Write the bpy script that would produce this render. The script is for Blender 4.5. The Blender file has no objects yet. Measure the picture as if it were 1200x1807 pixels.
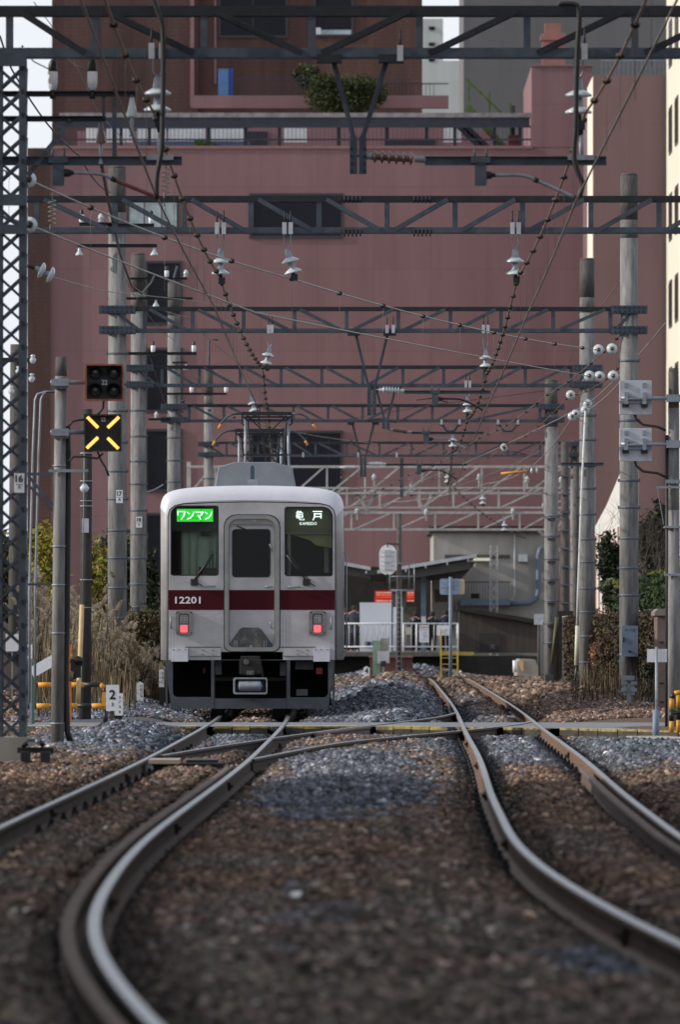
import bpy, bmesh, math, random
import numpy as np
from mathutils import Vector, Matrix, Euler
from mathutils.geometry import tessellate_polygon
random.seed(7); rng = np.random.default_rng(7)
R = math.radians
SC = bpy.context.scene
COL = SC.collection
# ------------------------------------------------ camera
F = 22900.0          # focal length in pixels of the 1200 px wide photograph (300 mm lens)
HY = 1118.0          # horizon row
CH = 1.28            # camera height over the rail tops
cd = bpy.data.cameras.new('camera'); cam = bpy.data.objects.new('camera', cd); COL.objects.link(cam)
cam.location = (0, 0, CH); cam.rotation_euler = (R(90), 0, 0)
cd.sensor_fit = 'HORIZONTAL'; cd.sensor_width = 15.72; cd.lens = 300.0
cd.shift_y = (HY - 903.5) / 1200.0 * 1.0
cd.clip_start = 1.0; cd.clip_end = 6000
cd.dof.use_dof = True; cd.dof.focus_distance = 205; cd.dof.aperture_fstop = 6.3
SC.camera = cam
# fix of the shift unit: shift is a fraction of the larger side of the picture (height here is larger)
# with HORIZONTAL fit it is a fraction of the width
# ------------------------------------------------ light
SUN_AZ, SUN_EL = -97.0, 24.0      # azimuth measured from +Y clockwise; negative: from the left
w = bpy.data.worlds.new('World'); SC.world = w; w.use_nodes = True
nt = w.node_tree; bg = nt.nodes['Background']
sky = nt.nodes.new('ShaderNodeTexSky'); sky.sky_type = 'NISHITA'; sky.sun_disc = False
sky.sun_elevation = R(SUN_EL); sky.sun_rotation = R(SUN_AZ); sky.altitude = 20; sky.air_density = 1.0; sky.dust_density = 2.5; sky.ozone_density = 1.6
bg.inputs[1].default_value = 0.115
# thin bright winter cloud over the clear sky, whitest near the horizon
tcw = nt.nodes.new('ShaderNodeTexCoord'); sep = nt.nodes.new('ShaderNodeSeparateXYZ'); nt.links.new(tcw.outputs['Generated'], sep.inputs[0])
mr = nt.nodes.new('ShaderNodeMapRange'); mr.inputs[1].default_value = 0.0; mr.inputs[2].default_value = 0.9; mr.inputs[3].default_value = 0.88; mr.inputs[4].default_value = 0.5
nt.links.new(sep.outputs[2], mr.inputs[0])
mxw = nt.nodes.new('ShaderNodeMix'); mxw.data_type = 'RGBA'; nt.links.new(mr.outputs[0], mxw.inputs[0]); nt.links.new(sky.outputs[0], mxw.inputs[6])
CLOUD = 8.2
mxw.inputs[7].default_value = (CLOUD * .93, CLOUD * .97, CLOUD * 1.04, 1)
nt.links.new(mxw.outputs[2], bg.inputs[0])
sd = bpy.data.lights.new('sun', 'SUN'); sun = bpy.data.objects.new('sun', sd); COL.objects.link(sun)
sd.energy = 3.2; sd.angle = R(0.6); sd.color = (1.0, 0.93, 0.82)
dv = Vector((math.sin(R(SUN_AZ)) * math.cos(R(SUN_EL)), math.cos(R(SUN_AZ)) * math.cos(R(SUN_EL)), math.sin(R(SUN_EL))))
sun.rotation_euler = dv.to_track_quat('Z', 'Y').to_euler()
SC.view_settings.view_transform = 'Standard'; SC.view_settings.look = 'None'; SC.view_settings.gamma = 1
SC.view_settings.exposure = 0.15
SC.cycles.max_bounces = 6; SC.cycles.transparent_max_bounces = 12
SC.cycles.use_denoising = True

# ------------------------------------------------ helpers
def W(px, py, D): return Vector(((px - 600.0) * D / F, D, CH - (py - HY) * D / F))
def X(px, D): return (px - 600.0) * D / F
def Z(py, D): return CH - (py - HY) * D / F
def S(D): return F / D

MATS = {}
def mat(name, col, rough=0.7, metal=0.0, var=0.0, scale=6.0, stretch=(1, 1, 1), col2=None, bump=0.0, bscale=None, emit=0, spec=None, ctr=(0.35, 0.65), detail=5):
    if name in MATS: return MATS[name]
    m = bpy.data.materials.new(name); m.use_nodes = True; n = m.node_tree; b = n.nodes['Principled BSDF']
    b.inputs['Base Color'].default_value = (*col, 1); b.inputs['Roughness'].default_value = rough; b.inputs['Metallic'].default_value = metal
    if spec is not None: b.inputs['Specular IOR Level'].default_value = spec
    if emit: b.inputs['Emission Color'].default_value = (*col, 1); b.inputs['Emission Strength'].default_value = emit
    if var or col2 or bump:
        tc = n.nodes.new('ShaderNodeTexCoord'); mp = n.nodes.new('ShaderNodeMapping'); mp.inputs['Scale'].default_value = stretch
        n.links.new(tc.outputs['Object'], mp.inputs[0])
        no = n.nodes.new('ShaderNodeTexNoise'); no.inputs['Scale'].default_value = scale; no.inputs['Detail'].default_value = detail
        no.inputs['Roughness'].default_value = 0.65
        n.links.new(mp.outputs[0], no.inputs['Vector'])
        if var or col2:
            cr = n.nodes.new('ShaderNodeValToRGB'); e = cr.color_ramp.elements
            e[0].position, e[1].position = ctr
            c2 = col2 if col2 else tuple(min(1, c * (1 + var)) for c in col)
            c1 = col if col2 else tuple(c * (1 - var) for c in col)
            e[0].color = (*c1, 1); e[1].color = (*c2, 1)
            n.links.new(no.outputs['Fac'], cr.inputs[0]); n.links.new(cr.outputs[0], b.inputs['Base Color'])
        if bump:
            bp = n.nodes.new('ShaderNodeBump'); bp.inputs['Strength'].default_value = bump; bp.inputs['Distance'].default_value = 0.02
            if bscale:
                n2 = n.nodes.new('ShaderNodeTexNoise'); n2.inputs['Scale'].default_value = bscale; n.links.new(mp.outputs[0], n2.inputs['Vector'])
                n.links.new(n2.outputs['Fac'], bp.inputs['Height'])
            else: n.links.new(no.outputs['Fac'], bp.inputs['Height'])
            n.links.new(bp.outputs[0], b.inputs['Normal'])
    MATS[name] = m; return m

def mat_attr(name, rough=0.9):
    m = bpy.data.materials.new(name); m.use_nodes = True; n = m.node_tree; b = n.nodes['Principled BSDF']
    a = n.nodes.new('ShaderNodeAttribute'); a.attribute_name = 'Col'
    n.links.new(a.outputs['Color'], b.inputs['Base Color']); b.inputs['Roughness'].default_value = rough
    b.inputs['Specular IOR Level'].default_value = 0.25
    return m

def mat_glass(name, tint=(0.5, 0.52, 0.5), refl=0.18):
    m = bpy.data.materials.new(name); m.use_nodes = True; n = m.node_tree
    for x in list(n.nodes):
        if x.type == 'BSDF_PRINCIPLED': n.nodes.remove(x)
    o = n.nodes['Material Output']; t = n.nodes.new('ShaderNodeBsdfTransparent'); t.inputs[0].default_value = (*tint, 1)
    g = n.nodes.new('ShaderNodeBsdfGlossy'); g.inputs['Roughness'].default_value = 0.03
    fr = n.nodes.new('ShaderNodeFresnel'); fr.inputs['IOR'].default_value = 1.3
    ad = n.nodes.new('ShaderNodeMath'); ad.operation = 'ADD'; ad.inputs[1].default_value = refl; ad.use_clamp = True
    mx = n.nodes.new('ShaderNodeMixShader'); n.links.new(fr.outputs[0], ad.inputs[0]); n.links.new(ad.outputs[0], mx.inputs[0])
    n.links.new(t.outputs[0], mx.inputs[1]); n.links.new(g.outputs[0], mx.inputs[2]); n.links.new(mx.outputs[0], o.inputs[0])
    return m

def wpos(o):
    v = Vector((0, 0, 0))
    while o is not None: v = v + Vector(o.location); o = o.parent
    return v

_cubeF = [(0, 1, 3, 2), (4, 6, 7, 5), (0, 4, 5, 1), (2, 3, 7, 6), (0, 2, 6, 4), (1, 5, 7, 3)]
class MB:
    def __init__(s, m=None): s.v = []; s.f = []; s.mi = []; s.sm = []; s.mats = []; s.cur = 0; (m and s.use(m))
    def use(s, m):
        if m not in s.mats: s.mats.append(m)
        s.cur = s.mats.index(m); return s
    def add(s, vs, fs, sm=False):
        b = len(s.v); s.v.extend([tuple(v) for v in vs])
        for f in fs: s.f.append(tuple(i + b for i in f)); s.mi.append(s.cur); s.sm.append(sm)
        return s
    def box(s, x0, x1, y0, y1, z0, z1):
        vs = [(x, y, z) for x in (min(x0, x1), max(x0, x1)) for y in (min(y0, y1), max(y0, y1)) for z in (min(z0, z1), max(z0, z1))]
        return s.add(vs, _cubeF)
    def boxc(s, c, d, rot=(0, 0, 0)):
        M = Euler(rot).to_matrix(); c = Vector(c)
        vs = [c + M @ Vector((x * d[0] / 2, y * d[1] / 2, z * d[2] / 2)) for x in (-1, 1) for y in (-1, 1) for z in (-1, 1)]
        return s.add(vs, _cubeF)
    def bar(s, p, q, w, h, up=(0, 0, 1)):
        p, q = Vector(p), Vector(q); t = (q - p); L = t.length
        if L < 1e-6: return s
        t.normalize(); up = Vector(up)
        if abs(t.dot(up)) > 0.95: up = Vector((0, 1, 0))
        a = t.cross(up).normalized(); b = a.cross(t).normalized()
        vs = [e + a * (i * w / 2) + b * (j * h / 2) for e in (p, q) for i in (-1, 1) for j in (-1, 1)]
        return s.add(vs, _cubeF)
    def angle(s, p, q, w, t=0.008, sy=1, sz=1):   # L section, legs in the b (vertical) and a directions
        p, q = Vector(p), Vector(q); d = (q - p).normalized(); up = Vector((0, 1, 0))
        b = d.cross(up).normalized(); y = Vector((0, sy, 0))
        s.bar(p, q, t, w, up=b)
        o = b * (sz * (w / 2 - t / 2)) + y * (w / 2 + t / 2)
        s.bar(p + o, q + o, w, t, up=b); return s
    def tube(s, pts, r, n=6, cap=True, sm=True):
        pts = [Vector(p) for p in pts]; N = len(pts); rs = r if hasattr(r, '__len__') else [r] * N
        vs = []; ref = None
        for i, p in enumerate(pts):
            t = (pts[min(i + 1, N - 1)] - pts[max(i - 1, 0)]).normalized()
            if ref is None: ref = Vector((0, 0, 1)) if abs(t.z) < 0.9 else Vector((1, 0, 0))
            a = t.cross(ref).normalized(); b = a.cross(t).normalized(); ref = b
            for k in range(n):
                an = 2 * math.pi * k / n; vs.append(p + (a * math.cos(an) + b * math.sin(an)) * rs[i])
        fs = []
        for i in range(N - 1):
            for k in range(n):
                k2 = (k + 1) % n; fs.append((i * n + k, i * n + k2, (i + 1) * n + k2, (i + 1) * n + k))
        s.add(vs, fs, sm)
        if cap:
            b0 = len(s.v) - N * n
            s.f.append(tuple(b0 + k for k in range(n))[::-1]); s.mi.append(s.cur); s.sm.append(False)
            s.f.append(tuple(b0 + (N - 1) * n + k for k in range(n))); s.mi.append(s.cur); s.sm.append(False)
        return s
    def cyl(s, p, q, r0, r1=None, n=12, sm=True): return s.tube([p, q], [r0, r0 if r1 is None else r1], n, True, sm)
    def lathe(s, o, prof, axis=(0, 0, 1), n=14, sm=True):
        o = Vector(o); ax = Vector(axis).normalized(); ref = Vector((0, 0, 1)) if abs(ax.z) < 0.9 else Vector((1, 0, 0))
        a = ax.cross(ref).normalized(); b = a.cross(ax).normalized(); vs = []
        for r, t in prof:
            for k in range(n):
                an = 2 * math.pi * k / n; vs.append(o + ax * t + (a * math.cos(an) + b * math.sin(an)) * max(r, 1e-4))
        fs = [(i * n + k, i * n + (k + 1) % n, (i + 1) * n + (k + 1) % n, (i + 1) * n + k) for i in range(len(prof) - 1) for k in range(n)]
        return s.add(vs, fs, sm)
    def plate(s, outer, holes=(), y0=0.0, y1=0.02):   # polygon in XZ, thickness along Y
        loops = [list(outer)] + [list(h) for h in holes]
        flat = [p for l in loops for p in l]
        tris = tessellate_polygon([[Vector((p[0], p[1], 0)) for p in l] for l in loops])
        n = len(flat); vs = [(p[0], y0, p[1]) for p in flat] + [(p[0], y1, p[1]) for p in flat]
        fs = []
        for t in tris:
            a, b, c = [Vector((flat[i][0], flat[i][1])) for i in t]
            cr = (b - a).x * (c - a).y - (b - a).y * (c - a).x
            t = t if cr > 0 else (t[0], t[2], t[1])
            fs.append(tuple(t)); fs.append(tuple(i + n for i in reversed(t)))
        k = 0
        for li, l in enumerate(loops):
            m = len(l)
            ar = sum(l[i][0] * l[(i + 1) % m][1] - l[(i + 1) % m][0] * l[i][1] for i in range(m))
            for i in range(m):
                a, b = k + i, k + (i + 1) % m
                q = (a, a + n, b + n, b)
                if (ar > 0) != (li == 0): q = q[::-1]
                fs.append(q[::-1] if False else q)
            k += m
        return s.add(vs, fs)
    def text(s, txt, h, x, z, y, w=None, depth=0.0, align='CENTER', bold=0.0):   # capital height h, centred at x, baseline z, on the plane y
        cu = bpy.data.curves.new('t', 'FONT'); cu.body = txt; cu.size = 1.0; cu.resolution_u = 2; cu.offset = bold
        ob = bpy.data.objects.new('t', cu); me = bpy.data.meshes.new_from_object(ob)
        if len(me.vertices):
            co = np.zeros(len(me.vertices) * 3); me.vertices.foreach_get('co', co); co = co.reshape(-1, 3)
            mn, mx = co.min(0), co.max(0); sc = h / max(1e-6, mx[1] - mn[1]); sx = sc if w is None else w / max(1e-6, mx[0] - mn[0])
            vs = [(x + (c[0] - (mn[0] + mx[0]) / 2) * sx, y, z + (c[1] - mn[1]) * sc) for c in co]
            s.add(vs, [tuple(p.vertices) for p in me.polygons])
        bpy.data.meshes.remove(me); bpy.data.objects.remove(ob); bpy.data.curves.remove(cu); return s
    def build(s, name, parent=None, origin=None, bevel=0.0):
        me = bpy.data.meshes.new(name)
        o = wpos(parent) if parent is not None else Vector(origin if origin is not None else (0, 0, 0))
        v = np.array(s.v, dtype=np.float64) - np.array(o)
        me.from_pydata(v.tolist(), [], s.f)
        for m in s.mats: me.materials.append(m)
        me.polygons.foreach_set('material_index', s.mi); me.polygons.foreach_set('use_smooth', s.sm)
        me.validate(); me.update()
        ob = bpy.data.objects.new(name, me); COL.objects.link(ob)
        if parent is not None: ob.parent = parent
        else: ob.location = o
        if bevel:
            b = ob.modifiers.new('b', 'BEVEL'); b.width = bevel; b.segments = 2; b.limit_method = 'ANGLE'
        return ob

def thing(name, label, cat, loc=(0, 0, 0), group=None):
    o = bpy.data.objects.new(name, None); COL.objects.link(o); o.location = loc; o.empty_display_size = 0.3
    return tag(o, label, cat, group)
def tag(o, label, cat, group=None, kind=None):
    if label: o['label'] = label
    if cat: o['category'] = cat
    if group: o['group'] = group
    if kind: o['kind'] = kind
    return o
def dup(root, loc, label=None, rotz=None):
    def cp(o, par):
        c = o.copy(); COL.objects.link(c); c.parent = par
        for ch in list(o.children): cp(ch, c)
        return c
    r = cp(root, None); r.location = loc
    if rotz is not None: r.rotation_euler = (0, 0, rotz)
    if label: r['label'] = label
    return r

def rrect(x0, x1, z0, z1, r, n=4, rs=None):   # rounded rectangle, counterclockwise; rs = (bl, br, tr, tl)
    rs = rs or (r, r, r, r); out = []
    for (cx, cz, a0, rr) in ((x0, z0, 180, rs[0]), (x1, z0, 270, rs[1]), (x1, z1, 0, rs[2]), (x0, z1, 90, rs[3])):
        ox = cx + rr if cx == x0 else cx - rr; oz = cz + rr if cz == z0 else cz - rr
        for i in range(n + 1):
            a = R(a0 + 90 * i / n); out.append((ox + rr * math.cos(a), oz + rr * math.sin(a)))
    return out
def spl(ps, step):   # natural-looking curve x(D) through points (D, x)
    ps = sorted(ps); Ds = np.array([p[0] for p in ps], float); xs = np.array([p[1] for p in ps], float)
    n = len(ps); h = np.diff(Ds); A = np.eye(n); b = np.zeros(n)
    for i in range(1, n - 1):
        A[i, i - 1] = h[i - 1]; A[i, i] = 2 * (h[i - 1] + h[i]); A[i, i + 1] = h[i]
        b[i] = 6 * ((xs[i + 1] - xs[i]) / h[i] - (xs[i] - xs[i - 1]) / h[i - 1])
    Mz = np.linalg.solve(A, b)
    def f(D):
        D = np.asarray(D, float); i = np.clip(np.searchsorted(Ds, D) - 1, 0, n - 2); t0 = Ds[i + 1] - D; t1 = D - Ds[i]; hh = h[i]
        return Mz[i] * t0**3 / (6 * hh) + Mz[i + 1] * t1**3 / (6 * hh) + (xs[i] / hh - Mz[i] * hh / 6) * t0 + (xs[i + 1] / hh - Mz[i + 1] * hh / 6) * t1
    return f

# ------------------------------------------------ materials
M_steel = mat('painted_steel', (0.050, 0.064, 0.086), 0.65, 0.1, 0.25, 5)
M_strap = mat('strap_steel', (0.10, 0.115, 0.14), 0.6, 0.2, 0.2, 8)
M_darkpole = mat('dark_pole_concrete', (0.032, 0.030, 0.030), 0.9, 0, 0.3, 4, (5, 5, 1))
M_dark = mat('dark_steel', (0.016, 0.019, 0.025), 0.6, 0.3, 0.3, 6)
M_galv = mat('galvanised_steel', (0.26, 0.29, 0.33), 0.5, 0.4, 0.2, 8)
M_white_steel = mat('pale_painted_steel', (0.40, 0.395, 0.38), 0.6, 0.0, 0.2, 4)
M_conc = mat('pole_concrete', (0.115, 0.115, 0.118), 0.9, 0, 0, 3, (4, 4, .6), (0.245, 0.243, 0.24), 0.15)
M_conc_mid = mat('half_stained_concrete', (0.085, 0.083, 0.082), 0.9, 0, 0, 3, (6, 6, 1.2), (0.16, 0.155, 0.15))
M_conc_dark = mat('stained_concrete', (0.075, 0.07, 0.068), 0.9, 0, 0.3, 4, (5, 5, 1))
M_concw = mat('wall_concrete', (0.22, 0.205, 0.185), 0.9, 0, 0, 0.5, (1, 1, .3), (0.36, 0.34, 0.315), 0.1)
M_porc = mat('porcelain', (0.48, 0.54, 0.57), 0.12, 0, 0.06, 20)
M_porc_brown = mat('brown_porcelain', (0.10, 0.06, 0.05), 0.2, 0, 0.1, 20)
M_wire = mat('wire_metal', (0.12, 0.11, 0.10), 0.5, 0.5, 0.2, 4)
M_wire_l = mat('light_wire', (0.22, 0.21, 0.19), 0.5, 0.3, 0.2, 4)
M_copper = mat('aged_copper', (0.16, 0.075, 0.035), 0.5, 0.5, 0.3, 6)
M_black = mat('black_rubber', (0.012, 0.012, 0.014), 0.6, 0, 0.2, 10)
M_rust = mat('shaded_rusty_rail_side', (0.016, 0.010, 0.007), 0.9, 0.0, 0, 7, (1, 1, 1), (0.065, 0.038, 0.025))  # darker rust: the shade on these rail sides is in the colour
M_rustb = mat('sunlit_brown_rail_side', (0.060, 0.033, 0.019), 0.75, 0.0, 0, 5, (1, 1, 1), (0.19, 0.105, 0.060))  # lighter rust: sunlight on the right track's rail sides put into the colour
M_railtop = mat('polished_rail_head', (0.20, 0.205, 0.225), 0.38, 0.9, 0.25, 5, (2, .4, 1))
M_guard = mat('guard_rail_steel', (0.070, 0.044, 0.034), 0.85, 0.0, 0, 5, (2, .5, 1), (0.14, 0.092, 0.072))
M_white = mat('white_paint', (0.72, 0.73, 0.76), 0.5, 0, 0.06, 9)
M_offw = mat('dirty_white_paint', (0.42, 0.44, 0.48), 0.6, 0, 0.15, 6)
M_blackp = mat('black_paint', (0.01, 0.01, 0.012), 0.45, 0, 0.1, 10)
M_yel = mat('safety_yellow', (0.62, 0.27, 0.02), 0.5, 0, 0.12, 9)
M_yel2 = mat('worn_yellow_paint', (0.36, 0.26, 0.045), 0.8, 0, 0, 5, (1, 1, 1), (0.09, 0.075, 0.045), ctr=(.4, .62))
M_bamboo = mat('bamboo', (0.55, 0.38, 0.19), 0.6, 0, 0.12, 8)
M_bluegrey = mat('blue_grey_paint', (0.17, 0.22, 0.30), 0.6, 0.1, 0.12, 5)
M_brownmetal = mat('brown_cabin_paint', (0.16, 0.11, 0.10), 0.7, 0, 0.15, 3)
# ------------------------------------------------ ground
fLR = spl([(20, 1.0), (30, 0.12), (36, -0.28), (42.5, -0.60), (56, -1.06), (67, -1.19), (78, -1.215), (95, -1.14), (131, -0.935), (155, -0.86), (184, -0.80), (215, -0.825), (260, -0.82), (380, -0.80)], 1)   # left track, right rail
fRL = spl([(20, 3.1), (30, 2.45), (42, 1.80), (53.3, 1.42), (58.6, 1.30), (63.4, 1.215), (71.1, 1.12), (82.1, 1.09), (89.6, 1.125), (103.9, 1.21), (118.7, 1.325), (135, 1.445), (165.6, 1.62), (211, 1.90), (282, 2.24), (330, 2.44), (371, 2.56), (400, 2.5), (430, 2.3), (470, 1.9), (510, 1.5)], 1)  # right track, left rail
G = 1.067
fXU = spl([(137, -1.89), (147, -1.45), (157, -0.97), (175, 0.0), (187, 0.75), (200, 1.50), (212, 1.905)], 1)   # crossover, its left rail
fXL = spl([(133, -0.90), (143, -0.48), (152.7, 0.0), (161, 0.62), (170, 1.42), (178, 2.08), (186, 2.62), (191, 2.82)], 1)
def zt(D): return -0.003 * np.clip(np.asarray(D, float) - 372, 0, 110)
MOUNDS = [  # x, D, sx, sD, height
    (0.15, 126, 0.42, 16, 0.085), (0.1, 104, 0.45, 10, 0.04), (-2.75, 160, 0.42, 7, 0.20), (-2.3, 168, .4, 6, 0.10),
    (1.0, 262, 0.50, 32, 0.30), (0.75, 222, 0.45, 16, 0.20), (1.7, 365, .5, 28, 0.20), (-3.6, 212, 0.55, 14, 0.30), (-2.9, 196, .35, 9, .12),
    (3.15, 140, 0.5, 14, 0.05), (1.15, 186, .5, 8, 0.05), (4.6, 250, 1.0, 50, 0.25), (2.9, 440, 1.1, 12, 0.34), (1.6, 455, 1.0, 14, 0.30),
    (0.15, 78, .35, 14, .03), (0.0, 58, .3, 9, .03)]
NEWB = [(0.12, 122, 0.50, 17, 1.05), (-0.05, 103, .42, 8, .75), (-2.75, 160, 0.7, 10, 1.1), (1.0, 262, .9, 48, 1.2), (0.8, 222, .8, 20, 1.1), (-3.4, 208, 1.0, 22, 1.0),
    (3.3, 146, .9, 14, 1.1), (1.75, 150, .45, 12, 1.0), (1.15, 186, .8, 12, 1.0), (-1.2, 165, .5, 12, .8), (1.15, 53, .22, 2.0, .9), (-0.1, 62, .5, 7, .25), (1.8, 450, 2, 25, 1)]
def hash_noise(x, y, sx, sy, seed):
    r = np.random.default_rng(seed); g = r.random((64, 64)); u = (x / sx) % 64; v = (y / sy) % 64
    i = np.floor(u).astype(int) % 64; j = np.floor(v).astype(int) % 64; fu = u - np.floor(u); fv = v - np.floor(v)
    fu = fu * fu * (3 - 2 * fu); fv = fv * fv * (3 - 2 * fv); i2 = (i + 1) % 64; j2 = (j + 1) % 64
    return (g[i, j] * (1 - fu) + g[i2, j] * fu) * (1 - fv) + (g[i, j2] * (1 - fu) + g[i2, j2] * fu) * fv
def raildist(x, D):
    ds = [np.abs(x - fLR(np.clip(D, 21, 380))), np.abs(x - fLR(np.clip(D, 21, 380)) + G), np.abs(x - fRL(np.clip(D, 21, 500))), np.abs(x - fRL(np.clip(D, 21, 500)) - G)]
    d = np.minimum.reduce(ds)
    m = (D > 137) & (D < 212); d = np.where(m, np.minimum(d, np.abs(x - fXU(np.clip(D, 137, 212)))), d)
    m = (D > 133) & (D < 191); d = np.where(m, np.minimum(d, np.abs(x - fXL(np.clip(D, 133, 191)))), d)
    return d
def crossing_front(x): return np.where(x < 0, 181.0, 181 - .45 * np.clip(x, 0, 99) ** 2.0 * .95)
def gz(x, D):
    x = np.asarray(x, float); D = np.asarray(D, float)
    z = -0.075 + 0.035 * (hash_noise(x, D, .55, 1.6, 3) - .5) + 0.03 * (hash_noise(x, D, 1.5, 5, 4) - .5)
    for mx, mD, sx, sD, h in MOUNDS: z = z + h * np.exp(-((x - mx) / sx) ** 2 / 2 - ((D - mD) / sD) ** 2 / 2)
    d = raildist(x, D); z = np.where(D < 372, np.minimum(z, -0.185 + np.clip(d - .10, 0, 1) * 0.55), z)
    guard = (D < 125); g1 = fLR(np.clip(D, 21, 380)) - .13; z = np.where(guard & (np.abs(x - g1) < .17), np.minimum(z, -.13), z)
    g2 = fRL(np.clip(D, 21, 500)) + G - .13; z = np.where(guard & (np.abs(x - g2) < .17), np.minimum(z, -.13), z)
    pit = (D > 128.5) & (D < 137) & (x > fLR(np.clip(D, 21, 380)) - G + .05) & (x < fLR(np.clip(D, 21, 380)) - .2); z = np.where(pit, np.minimum(z, -.16), z)
    bank = np.clip((-x - 3.6 - np.clip((D - 260) * .004, -0.3, 5)) / 5, 0, 1) * np.clip((D - 196) / 25, 0, 1); z = z + 1.9 * bank * bank * (3 - 2 * bank)
    fr_ = crossing_front(x); capz = 1.28 - 1.45 * D / fr_ - .01; z = np.where((x > -1.95) & (D > fr_ - 32) & (D < fr_ + .5), np.minimum(z, capz), z)
    deck = (D > 180) & (D < 189.5); z = np.where(deck, np.minimum(z, -.06), z)
    return z + zt(D)
def newmix(x, D):
    n = 0
    for mx, mD, sx, sD, h in NEWB: n = n + h * np.exp(-((x - mx) / sx) ** 2 / 2 - ((D - mD) / sD) ** 2 / 2)
    n = n * 1.25 + (hash_noise(x, D, .22, .9, 8) - .5) * .9
    return np.clip((n - .35) / .35, 0, 1)
OLD = np.array([0.122, 0.079, 0.056]); NEW = np.array([0.092, 0.100, 0.120]); GREY = np.array([0.088, 0.080, 0.074])
def gcol(x, D):
    n = newmix(x, D)[:, None]; g = np.clip(hash_noise(x, D, .4, 2.2, 11) * 1.6 - .5 + np.clip((70 - D) / 14, 0, 1), 0, 1)[:, None]
    base = OLD * (1 - g * .6) + GREY * g * .6
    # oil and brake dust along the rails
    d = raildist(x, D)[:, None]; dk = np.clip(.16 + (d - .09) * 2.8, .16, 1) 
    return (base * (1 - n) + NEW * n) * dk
def add_col(me, cols):
    a = me.color_attributes.new('Col', 'FLOAT_COLOR', 'POINT'); c = np.ones((len(me.vertices), 4), np.float32); c[:, :3] = cols
    a.data.foreach_set('color', c.ravel())
def grid_mesh(name, xs, Ds, zf, cf, m):
    gx, gd = np.meshgrid(xs, Ds); x = gx.ravel(); d = gd.ravel(); z = zf(x, d)
    me = bpy.data.meshes.new(name); nx, nd = len(xs), len(Ds)
    i = np.arange(nx * nd).reshape(nd, nx)
    f = np.stack([i[:-1, :-1], i[:-1, 1:], i[1:, 1:], i[1:, :-1]], -1).reshape(-1, 4)
    me.vertices.add(len(x)); me.vertices.foreach_set('co', np.stack([x, d, z], 1).ravel())
    me.loops.add(f.size); me.loops.foreach_set('vertex_index', f.ravel()); me.polygons.add(len(f))
    me.polygons.foreach_set('loop_start', np.arange(0, f.size, 4)); me.polygons.foreach_set('use_smooth', np.ones(len(f), bool))
    me.update(calc_edges=True); add_col(me, cf(x, d)); me.materials.append(m)
    ob = bpy.data.objects.new(name, me); COL.objects.link(ob); return ob
M_ground = mat_attr('trackbed_earth', 0.95)
b_ = M_ground.node_tree; p_ = b_.nodes['Principled BSDF']; n_ = b_.nodes.new('ShaderNodeTexNoise'); n_.inputs['Scale'].default_value = 28; n_.inputs['Detail'].default_value = 6
t_ = b_.nodes.new('ShaderNodeTexCoord'); b_.links.new(t_.outputs['Object'], n_.inputs['Vector'])
bp_ = b_.nodes.new('ShaderNodeBump'); bp_.inputs['Strength'].default_value = .8; bp_.inputs['Distance'].default_value = .05
b_.links.new(n_.outputs['Fac'], bp_.inputs['Height']); b_.links.new(bp_.outputs[0], p_.inputs['Normal'])
xs = np.concatenate([-np.geomspace(900, 9.2, 18), np.arange(-9, 9.01, .12), np.geomspace(9.2, 900, 18)])
Ds = np.concatenate([[-60, -20, 0, 12], np.arange(20, 220, .8), np.arange(220, 520, 2.0), np.geomspace(525, 4500, 14)])
o = grid_mesh('ground', xs, Ds, gz, gcol, M_ground); tag(o, None, None, None, 'structure')

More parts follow.
